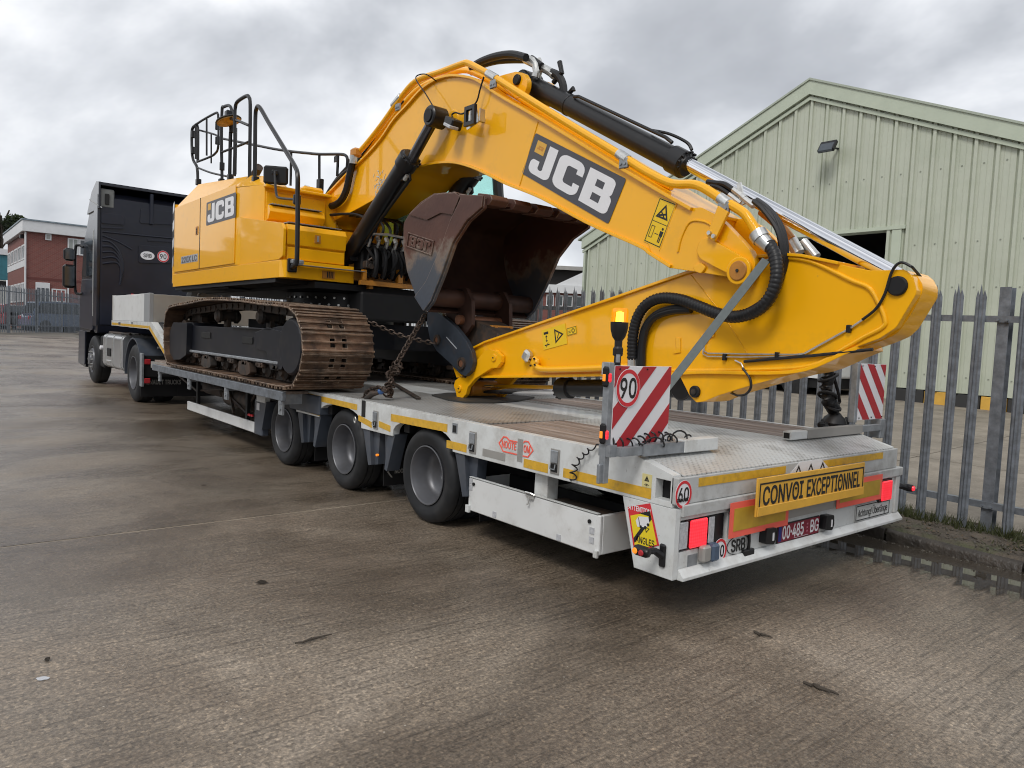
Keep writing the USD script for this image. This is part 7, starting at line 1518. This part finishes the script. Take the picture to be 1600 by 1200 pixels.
md = holder('model_decal', ex); a, b = on('x', X0-.012, (283, 407)), on('x', X0-.012, (309, 407)); w_ = a[1]-b[1]; MB().place(flat(rrect(w_*1.0, .10, .005)), (X0-.0125, (a[1]+b[1])/2, a[2]-.0), *SIDE).build('decal_field', m_lens, md, smooth=False); t_ = text('220X LC', .075, .8); t_.vertices[:, 0] *= w_*.9/(t_.vertices[:, 0].max()-t_.vertices[:, 0].min()); MB().place(t_, (X0-.0145, (a[1]+b[1])/2, a[2]-.0), *SIDE).build('decal_letters', m_inkgrey, md, smooth=False)
c_ = PX(XB0, (592, 288))[0]; m = MB(); rng = np.random.default_rng(3)
for i in range(46): m.place(flat(affinity.rotate(sbox(-.02, -.004, .02, .004), rng.uniform(0, 180)), .0008), (XB0-.002-.0003*(i % 5), c_[0]+rng.normal()*.045, c_[1]+rng.normal()*.075), *SIDE)
tag(m.build('scratched_label', M('pale_label_flake', (.50, .56, .55), .5), ex, smooth=False), kind='stuff')
# ------------------------------------------------------------------ tractor unit
tk = thing('truck_tractor', 'dark high roof tractor unit coupled to the front of the trailer', 'truck')
gz = .075; YR = 14.93; TX0, TX1 = .03, 2.53
side_ = Polygon([(YR, 1.30), (YR, 3.92), (15.02, 4.06), (15.35, 4.10), (15.95, 3.72), (16.5, 3.18), (16.80, 2.25), (16.93, 1.75), (16.96, .40), (16.2, .36), (16.2, 1.15), (14.98, 1.15)]).difference(Point(15.5, .58).buffer(.64))
MB().prism(rpoly(list(side_.exterior.coords), .04), 'x', TX0+.02, TX1-.02).build('cab_body', m_cabpaint, tk, smooth=30)
for x0, x1 in ((TX0-.012, TX0+.018), (TX1-.018, TX1+.012)):
    MB().prism(rpoly([(15.3, 1.2), (15.3, 2.28), (16.6, 2.30), (16.78, 1.9), (16.82, 1.24), (16.1, 1.22)], .05), 'x', x0, x1).build('door', m_cabgrey, tk)
    MB().prism(rpoly([(15.35, 2.36), (15.4, 3.1), (16.35, 3.1), (16.62, 2.36)], .05), 'x', x0, x1).build('door_window', m_carglass, tk)
    MB().prism(rpoly([(14.90, 1.3), (14.90, 4.0), (15.28, 4.0), (15.28, 1.3)], .03), 'x', x0, x1).build('side_fairing', m_cabpaint, tk)
    MB().prism(rpoly([(16.15, .42), (16.15, 1.16), (16.85, 1.16), (16.94, .42)], .05), 'x', x0, x1).build('step_panel', m_cabgrey, tk)
    MB().box(x0-.01 if x0 < 1 else x1, 15.36, 1.98, x0 if x0 < 1 else x1+.01, 15.55, 2.04, .004).build('door_handle', m_blkmatt, tk)
    MB().tube([((x0 if x0 < 1 else x1), 15.285, 1.5), ((x0 if x0 < 1 else x1), 15.285, 3.3)], .012, 6).build('grab_rail', m_zinc, tk)
# roof deflector: a hollow shell with a return edge, white lined inside corner
R_ = [(TX0, 4.0), (TX0, 4.24), (TX0+.06, 4.30), (TX1-.06, 4.30), (TX1, 4.24), (TX1, 4.0)]
sp_o = Polygon([(14.86, 4.24), (15.1, 4.27), (15.6, 4.12), (16.1, 3.72), (16.05, 3.66), (15.55, 4.03), (15.1, 4.2), (14.86, 4.18)])
MB().prism(sp_o, 'x', TX0+.03, TX1-.03).build('roof_deflector', m_cabpaint, tk, smooth=30)
for x0, x1 in ((TX0-.005, TX0+.03), (TX1-.03, TX1+.005)):
    MB().prism(Polygon([(14.84, 3.70), (14.84, 4.24), (15.1, 4.28), (15.6, 4.12), (16.1, 3.7), (15.3, 3.7)]), 'x', x0, x1).build('deflector_side', m_cabpaint, tk)
    MB().box(x0+.036 if x0 < 1 else x0-.3, 14.9, 3.74, x0+.3 if x0 < 1 else x0-.036, YR+.02, 4.12, .02).build('deflector_liner', M('grey_liner', (.16, .165, .16), .6, var=.3) if x0 < 1 else m_cabmatt, tk)
MB().bar((TX0+.06, 14.86, 3.72), (TX0-.16, 14.9, 3.86), .03, .02).build('deflector_stay', m_zinc, tk); MB().box(TX0+.12, 14.87, 3.8, TX0+.2, 14.899, 4.02, .01).build('deflector_slot', m_dark, tk)
MB().box(1.0, 14.86, 3.5, 1.07, 14.93, 4.15, .015).build('deflector_bracket', m_cabmatt, tk)
# pressed relief of the rear wall
MB().box(TX0+.05, YR-.02, 1.32, TX1-.05, YR+.0, 3.95, .01).build('rear_wall', m_cabmatt, tk)
def Yq(*q): return PY(YR-.02, *q)
def relief(qs, h=.02, r=.03, name='rear_panel'): 
    MB().prism(rpoly(Yq(*qs), r), 'y', YR-.02-h, YR-.021).build(name, m_cabmatt, tk, smooth=30)
relief([(159, 332), (190, 336), (194, 341), (194, 352), (158, 349)]); relief([(220, 326), (276, 331), (276, 352), (218, 349)]); relief([(216, 383), (276, 387), (276, 412), (216, 411)]); relief([(230, 373), (276, 376), (276, 379), (230, 377)], .015, .005)
relief([(158, 357), (193, 358), (193, 355.5), (158, 354)], .02, .005)
m = MB()
for i in range(5):
    q = [(160, 376+9*i), (172+2*i, 378+8*i), (184+1.0*i, 390+7*i), (191-.6*i, 408+6*i), (192-1.2*i, 425+5*i)]
    m.tube([(x, YR-.022, z) for x, z in spline(Yq(*q), 5)], .022, 8)
for q in ([(160, 362), (200, 366), (276, 373)], [(160, 368), (185, 378), (206, 390)]): m.tube([(x, YR-.022, z) for x, z in spline(Yq(*q), 5)], .018, 8)
tag(m.build('pressed_rib', m_cabmatt, tk), kind='stuff')
MB().box(.95, YR-.30, 1.45, 1.9, YR-.03, 1.95, .03).build('air_intake', m_blkmatt, tk); m = MB(); m.cyl((1.25, YR-.26, 1.75), (1.75, YR-.26, 1.75), .20, n=20, bev=.03); m.build('air_filter', m_blkmatt, tk)
MB().tube([(.66, YR-.12, 1.5), (.66, YR-.13, 1.85), (.68, YR-.12, 2.0)], .035, 8).build('red_hose', m_inkred, tk)
c = Yq((230, 399.5))[0]; s = holder('country_sticker', tk); MB().place(flat(affinity.scale(Point(0, 0).buffer(.12, quad_segs=10), 1.15, .75)), (c[0], YR-.047, c[1]), *REAR).build('disc', m_inkwhite, s, smooth=False); MB().place(text('SRB', .075, .85), (c[0], YR-.049, c[1]), *REAR).build('letters', m_ink, s, smooth=False)
c = Yq((254.5, 401))[0]; roundel(tk, (c[0], YR-.047, c[1]), REAR, .125, '90', .95, h=.10)
# mirrors
for xs_ in (-1, 1):
    xm = -.22 if xs_ < 0 else TX1+.20; mm = holder('mirror', tk)
    MB().box(xm-.11, 16.58, 2.70, xm+.11, 16.74, 2.98, .05).build('housing', m_blk, mm); MB().box(xm-.12, 16.58, 2.10, xm+.12, 16.76, 2.62, .05).build('housing', m_blk, mm)
    MB().box(xm-.085, 16.573, 2.73, xm+.085, 16.579, 2.95, .002).build('glass', m_glassdark, mm); MB().box(xm-.095, 16.573, 2.15, xm+.095, 16.579, 2.57, .002).build('glass', m_glassdark, mm)
    xe = TX0 if xs_ < 0 else TX1
    MB().tube(spline([(xe, 16.5, 3.02), (xe+xs_*.08, 16.6, 3.06), (xe+xs_*.13, 16.66, 2.95), (xe+xs_*.13, 16.66, 2.1), (xe+xs_*.06, 16.6, 1.98), (xe, 16.5, 2.0)], 5), .03, 8).build('arm', m_blk, mm)
# chassis, tank, wheels, guards
m = MB()
for x in (.85, 1.6): m.box(x, 10.95, .78+gz, x+.09, 16.4, 1.02+gz)
pieces(m, 'chassis_rail', m_blkmatt, tk)
ft_ = holder('fuel_tank', tk)
P = rpoly([(.06, .44), (.06, 1.10), (.66, 1.10), (.66, .44)], .10, 5)
MB().prism(affinity.translate(P, 0, gz-.02), 'y', 12.62, 14.42).build('tank', m_alu, ft_, smooth=50)
for y in (12.75, 13.45, 14.12): MB().prism(affinity.translate(P.buffer(.012), 0, gz-.02), 'y', y, y+.06).build('strap', m_zinc, ft_, smooth=50)
MB().box(.045, 13.65, .72, .06, 13.95, .88, .01).build('step_plate', m_blkmatt, ft_); MB().box(.04, 13.62, .60, .075, 14.0, .64, .006).build('step', m_zinc, ft_)
m = MB(); m.cyl((.3, 14.0, 1.10), (.3, 14.0, 1.20), .06, n=14); m.tube([(.2, 12.7, 1.18), (.2, 14.5, 1.18)], .025, 8); m.tube([(.35, 12.7, 1.19), (.36, 14.4, 1.17)], .02, 8); pieces(m, 'tank_pipe', m_grime, ft_)
RB = .505
ty2 = [(.29, .012), (.30, .0), (.36, -.012), (.42, -.010), (.47, .01), (.495, .03), (RB, .055), (RB, .09), (RB-.012, .092), (RB-.012, .108), (RB, .11), (RB, .2), (.49, .26), (.40, .30), (.29, .28)]
rm2 = [(.284, .016), (.292, .004), (.292, -.006), (.282, -.008), (.274, .01), (.265, .06), (.25, .12), (.235, .15), (.17, .16), (.13, .14), (.12, .09), (0, .085)]
rmf = [(.284, .016), (.292, .004), (.292, -.006), (.282, -.008), (.272, .02), (.25, .03), (.225, -.02), (.15, -.03), (.13, -.035), (.12, -.06), (.1, -.07), (0, -.075)]
def twheel(c, sx, front=False):
    w = holder('wheel', tk); MB().lathe(ty2, c, (sx, 0, 0), 48).build('tyre', m_tyre, w, smooth=35)
    if not front: MB().lathe(ty2, V(*c)+V(sx*.33, 0, 0), (sx, 0, 0), 32).build('tyre', m_tyre, w, smooth=35)
    MB().lathe(rmf if front else rm2, c, (sx, 0, 0), 40).build('rim', m_rim, w, smooth=35)
    m = MB()
    for q in range(10): a = 2*math.pi*q/10; p = V(*c)+V(sx*(-.02 if front else .15), .167*math.cos(a), .167*math.sin(a)); m.cyl(p, p-V(sx*.04, 0, 0), .016, n=6)
    tag(m.build('wheel_nut', m_zinc, w, smooth=False), kind='stuff')
for x, sx in ((.06, 1), (TX1-.03, -1)): twheel((x, 15.5, RB+gz), sx, True); twheel((x, 11.78, RB+.02), sx)
for x0, x1 in ((.04, .66), (TX1-.63, TX1-.01)):
    A = np.linspace(-.12, math.pi+.05, 20); P = [(11.78+.60*math.cos(a), .54+.60*math.sin(a)) for a in A]+[(11.78+.575*math.cos(a), .54+.575*math.sin(a)) for a in A[::-1]]
    MB().prism(Polygon(P), 'x', x0, x1).build('mudguard', m_guard, tk, smooth=30)
    MB().box(x0, 11.16, .16, x1, 11.17, .75).build('mud_flap', m_rubber, tk)
a_, b_ = PY(11.15, (226, 598), (283, 596)); t_ = text('RENAULT TRUCKS', .075, .9); t_.vertices[:, 0] *= (b_[0]-a_[0])/(t_.vertices[:, 0].max()-t_.vertices[:, 0].min())
MB().box(.62, 11.155, .16, 1.6, 11.168, .62).build('mud_flap', m_rubber, tk)
MB().place(t_, ((a_[0]+b_[0])/2, 11.152, (a_[1]+b_[1])/2), *REAR).build('flap_lettering', m_greymetal, tk, smooth=False)
MB().box(.06, 11.05, .50, 2.48, 11.15, .86, .01).build('rear_bar', m_blkmatt, tk); MB().box(.02, 11.02, .34, .055, 11.17, .90, .004).build('lamp_edge', m_galv, tk)
for z in (.44, .76): MB().box(.06, 11.02, z-.045, .16, 11.045, z+.045, .012).build('tail_light', m_red, tk)
MB().tube([(.25, 11.0, 1.0), (.9, 10.98, 1.0), (1.8, 10.98, 1.0)], .018, 6).build('rear_tube', m_greymetal, tk)
MB().cyl((1.27, 12.3, 1.06), (1.27, 12.3, 1.16), .45, n=28).build('fifth_wheel', m_grime, tk)
m = MB(); m.box(.1, 14.5, .45, .7, 14.9, 1.1, .03); m.box(.7, 12.4, .5, 1.8, 14.8, .95, .03); pieces(m, 'battery_box', m_blkmatt, tk)
MB().cyl((.10, 14.56, .86), (.03, 14.56, .86), .045, n=14, bev=.01).build('side_cap', m_inkwhite, tk)
for i in range(3): MB().tube(spline([(1.0+.12*i, 14.9, 1.9), (1.0+.13*i, 14.5, 1.45+.06*i), (1.05+.1*i, 13.9, 1.5), (1.1+.1*i, 13.35, 1.7)], 6), .018, 6).build('air_line', m_rubber if i else m_inkred, tk)
# ------------------------------------------------------------------ loose things
cs = thing('convoy_sign', 'yellow board reading CONVOI EXCEPTIONNEL hung on the rear of the trailer', 'sign')
q = PY(-.095, (1180, 744), (1350, 726), (1347, 774), (1184, 806)); x0, x1 = (q[0][0]+q[3][0])/2, (q[1][0]+q[2][0])/2; z1 = (q[0][1]+q[1][1])/2; z0 = (q[2][1]+q[3][1])/2
W_, H_ = x1-x0, z1-z0
MB().box(x0, -.100, z0, x1, -.088, z1, .002).build('board', m_signyel, cs, smooth=False)
bz0 = z0+H_*.17; f = sbox(x0+.02, bz0, x1-.012, z1-.028)
MB().place(flat(f.difference(f.buffer(-.009, join_style=2))), (0, -.1005, 0), *REAR).build('border', m_ink, cs, smooth=False)
for k, (tx, u0, u1) in enumerate((('CONVOI', .045, .385), ('EXCEPTIONNEL', .42, .955))):
    t_ = text(tx, (z1-.028-bz0)*.66, .8); t_.vertices[:, 0] *= W_*(u1-u0)/(t_.vertices[:, 0].max()-t_.vertices[:, 0].min()); MB().place(t_, (x0+W_*(u0+u1)/2, -.1005, (bz0+z1-.028)/2), *REAR).build('letters', m_ink, cs, smooth=False)
MB().box(x0+.005, -.108, z0+.004, x1-.005, -.1005, z0+.055, .002).build('folded_edge', m_signyel, cs, smooth=False)
m = MB(); 
for u in (.315, .735): m.cyl((x0+W_*u, -.102, (bz0+z1)/2), (x0+W_*u, -.108, (bz0+z1)/2), .007, n=8)
m.box(x0+.1, -.087, z0+.05, x0+.14, -.03, z0+.10); m.box(x1-.14, -.087, z0+.05, x1-.10, -.03, z0+.10); pieces(m, 'fixing', m_ink, cs)
# mat under the folded link
P = [tuple(on('z', .836, q_)[:2]) for q_ in ((674, 618.5), (686, 622), (700, 626), (728, 630), (770, 630), (810, 627), (836, 622), (812, 620), (788, 618), (740, 615.5), (700, 615.5))]
tag(MB().prism(rpoly(P, .02), 'z', .837, .850).build('rubber_mat', m_mat), 'black rubber mat on the deck under the yellow link', 'mat')
# loose bar
a, b = on('z', .85, (613.5, 598)), on('z', .85, (654, 622)); tag(MB().bar(a, b, .05, .012, bev=.003).build('steel_bar', m_grime), 'flat dark steel bar lying on the deck beside the chains', 'bar')
# chains
def chain(name, label, pts, pitch=.062, r=.0075, sag=.02, mat=m_chain, group='rusty lashing chains'):
    p = spline(pts, 16); L = np.concatenate([[0], np.cumsum(np.linalg.norm(np.diff(p, axis=0), axis=1))]); n = int(L[-1]/(pitch*.72)); m = MB()
    A = np.linspace(0, 2*math.pi, 11)[:-1]
    for k in range(n):
        s = (k+.5)/n*L[-1]; c = np.array([np.interp(s, L, p[:, i]) for i in range(3)]); c2 = np.array([np.interp(min(s+.01, L[-1]), L, p[:, i]) for i in range(3)]); c1 = np.array([np.interp(max(s-.01, 0), L, p[:, i]) for i in range(3)]); d = c2-c1; d /= np.linalg.norm(d)
        u = np.cross(d, [.3, 1, .2] if k % 2 else [.2, -.25, 1]); u /= np.linalg.norm(u)
        m.tube([c+d*pitch*.5*math.cos(a)*1.0+u*pitch*.30*math.sin(a) for a in A], r, 5, closed=True)
    return tag(m.build(name, mat), label, 'chain', group)
a, b = on('x', .45, (575, 502)), on('x', .93, (680, 537)); mid = (a+b)/2-V(0, 0, .03)
chain('lashing_chain', 'rusty chain slung from the near track to the bucket link', [a, mid, b])
a, b = on('x', .85, (664, 492)), on('x', .42, (619, 569)); chain('lashing_chain', 'taut rusty chain running down from the bucket to the chain heap', [a, (a+b)/2, b], r=.009)
rng = np.random.default_rng(12); pts = []
a, b = on('x', .42, (619, 569)), on('x', .25, (604, 616))
for k in range(36): t_ = (k % 15)/14 if (k//15) % 2 == 0 else 1-(k % 15)/14; pts.append(a+(b-a)*t_+rng.normal(size=3)*[.028, .036, .012])
pts = [V(p[0], p[1], max(p[2], .85)) for p in pts]
chain('lashing_chain', 'heap of rusty chain gathered on the near deck edge', pts, pitch=.06, r=.0085)
pts = [on('x', .15, q_) for q_ in ((602, 612), (590, 606), (578, 612), (568, 622), (562, 634), (566, 640), (572, 628), (566, 620))]
chain('lashing_chain', 'short rusty chain hooked into the notch of the deck edge', [p+rng.normal(size=3)*.008 for p in pts], pitch=.055, r=.0085)
bd = thing('load_binder', 'dark load binder with a blue ball end at the deck edge', 'binder')
p0, p1 = on('x', .12, (571, 624)), on('x', .18, (592, 613)); MB().tube([p0, (p0+p1)/2+V(0, 0, .02), p1], [.022, .03, .018], 10).build('lever', m_grime, bd); MB().lathe([(0, 0), (.022, .004), (.03, .02), (.022, .04), (0, .045)], p1, (p1-p0), 14).build('ball_end', m_blue, bd)
# ratchet strap over the stick
a, b = on('x', .935, (1197, 406)), on('x', .55, (1042, 606)); d = (b-a)/np.linalg.norm(b-a); w = np.cross(d, V(1, .2, 0)); w /= np.linalg.norm(w)
m = MB(); n = 14; R1, R2_ = [], []
for k in range(n+1):
    t_ = k/n; c = a+(b-a)*t_; ww = w*.026; R1.append(c-ww); R2_.append(c+ww)
v = []; nn = np.cross(d, w)*.0025
for k in range(n+1): v += [R1[k]-nn, R2_[k]-nn, R2_[k]+nn, R1[k]+nn]
f = [(k*4+i, k*4+(i+1) % 4, k*4+4+(i+1) % 4, k*4+4+i) for k in range(n) for i in range(4)]
m.add(v, f); m.bar(a, a+V(.5, .06, .015), .052, .005, up=(0, .3, 1)); tag(m.build('ratchet_strap', m_strap, smooth=False), 'grey webbing strap pulled slantwise across the stick', 'strap')
# bundled black strap hanging from the stick on the far side
hs = thing('strap_bundle', 'black twisted strap bundle standing between the far marker board and the stick', 'strap')
pq = [on('y', .42, q_) for q_ in ((1291, 572), (1294, 590), (1292, 604), (1293, 618), (1299, 634), (1304, 648), (1305, 660))]
b_ = MB().tube(spline(pq, 14), np.interp(np.linspace(0, 1, 85), [0, .2, .35, .6, .8, 1], [.040, .043, .035, .050, .040, .045]), 16); v_ = b_.v[0]; b_.v[0] = v_+(meshkit.fbm(v_*[22, 22, 30], 3, 5)[:, None]-.5)*(v_-np.array(pq).mean(0))*[.9, .9, 0]; b_.build('twisted_webbing', m_rubber, hs)
for z_ in (.25, .5, .72):
    c = np.array(pq)[int(z_*6)]; MB().tube([c+V(.062*math.cos(a), .062*math.sin(a), .03*math.sin(a+z_*9)) for a in np.linspace(0, 2*math.pi, 15)[:-1]], .012, 6, closed=True).build('strap_wrap', m_blkmatt, hs)
c = on('y', .40, (1303, 662)); m = MB(); m.lathe([(0, -.05), (.07, -.045), (.095, 0), (.075, .045), (.04, .075), (0, .08)], c, (0.1, 0, 1), 14); m.build('bundle_foot', m_rubber, hs)
m = MB()
for q_ in ((1283, 664), (1321, 660), (1290, 668)): c = on('y', .38, q_); m.obox(c, (.05, .05, .05), np.array([[.8, .6, 0], [-.6, .8, 0], [0, 0, 1]]), .014); m.tube([c, c+V(.05, .02, .03)], .012, 6)
m.tube([on('y', .42, q_) for q_ in ((1300, 580), (1309, 610), (1312, 628), (1304, 640))], .013, 6); pieces(m, 'ratchet', m_blkmatt, hs)
# litter on the concrete
def twig(label, qa, qb, r, seed):  # noqa
    a, b = on('z', .008, qa), on('z', .008, qb); rg = np.random.default_rng(seed); p = [a+(b-a)*t_+V(*(rg.normal(size=2)*.006), .002) for t_ in np.linspace(0, 1, 7)]; d = b-a; s_ = V(-d[1], d[0], 0)*.22
    m = MB().tube(p, np.interp(np.linspace(0, 1, 7), [0, .5, 1], [r*.7, r, r*.35]), 6)
    for k in (2, 4): m.tube([p[k], p[k]+d*.14+s_*(1 if k == 2 else -1)*.5], [r*.5, r*.2], 5)
    return tag(m.build('twig', m_bark), label, 'twig', 'twigs on the concrete')
twig('dark twig on the concrete below the second wheel', (461, 1006), (520, 991), .006, 1)
twig('dark twig at the right of the empty concrete foreground', (1254, 1066), (1309, 1085), .009, 2)
twig('short twig on the concrete below the tail of the trailer', (1172, 986), (1206, 996), .008, 3)
def leaf(label, q_, s_, seed):
    c = on('z', .006, q_); rg = np.random.default_rng(seed); a = rg.uniform(0, 6); u, w = V(math.cos(a), math.sin(a), 0)*s_, V(-math.sin(a), math.cos(a), 0)*s_*.5
    return tag(MB().add([c-u, c-u*.3+w+V(0, 0, s_*.25), c+u*.4+w*.8+V(0, 0, s_*.2), c+u, c+u*.4-w, c-u*.3-w*.9, c+V(0, 0, .002)], np.array([(6, 0, 1), (6, 1, 2), (6, 2, 3), (6, 3, 4), (6, 4, 5), (6, 5, 0), (6, 1, 0), (6, 2, 1), (6, 3, 2), (6, 4, 3), (6, 5, 4), (6, 0, 5)])).build('fallen_leaf', m_bark, smooth=False), label, 'leaf', 'fallen leaves on the concrete')
leaf('curled brown leaf left of centre on the concrete, above the long twig', (409, 910), .035, 4)
leaf('small dark leaf at the lower left, nearest the white spot', (74, 1030), .022, 5)
leaf('small dark leaf near the joint line left of the wheels', (318, 757), .03, 6)
c = on('z', .002, (66, 1060)); P = unary_union([Point(c[0], c[1]).buffer(.017), Point(c[0]+.013, c[1]-.008).buffer(.011), Point(c[0]-.014, c[1]+.010).buffer(.006)])
tag(MB().prism(P, 'z', .001, .003).build('white_spot', m_lens, smooth=False), 'small white splash on the concrete at the lower left', 'splash')
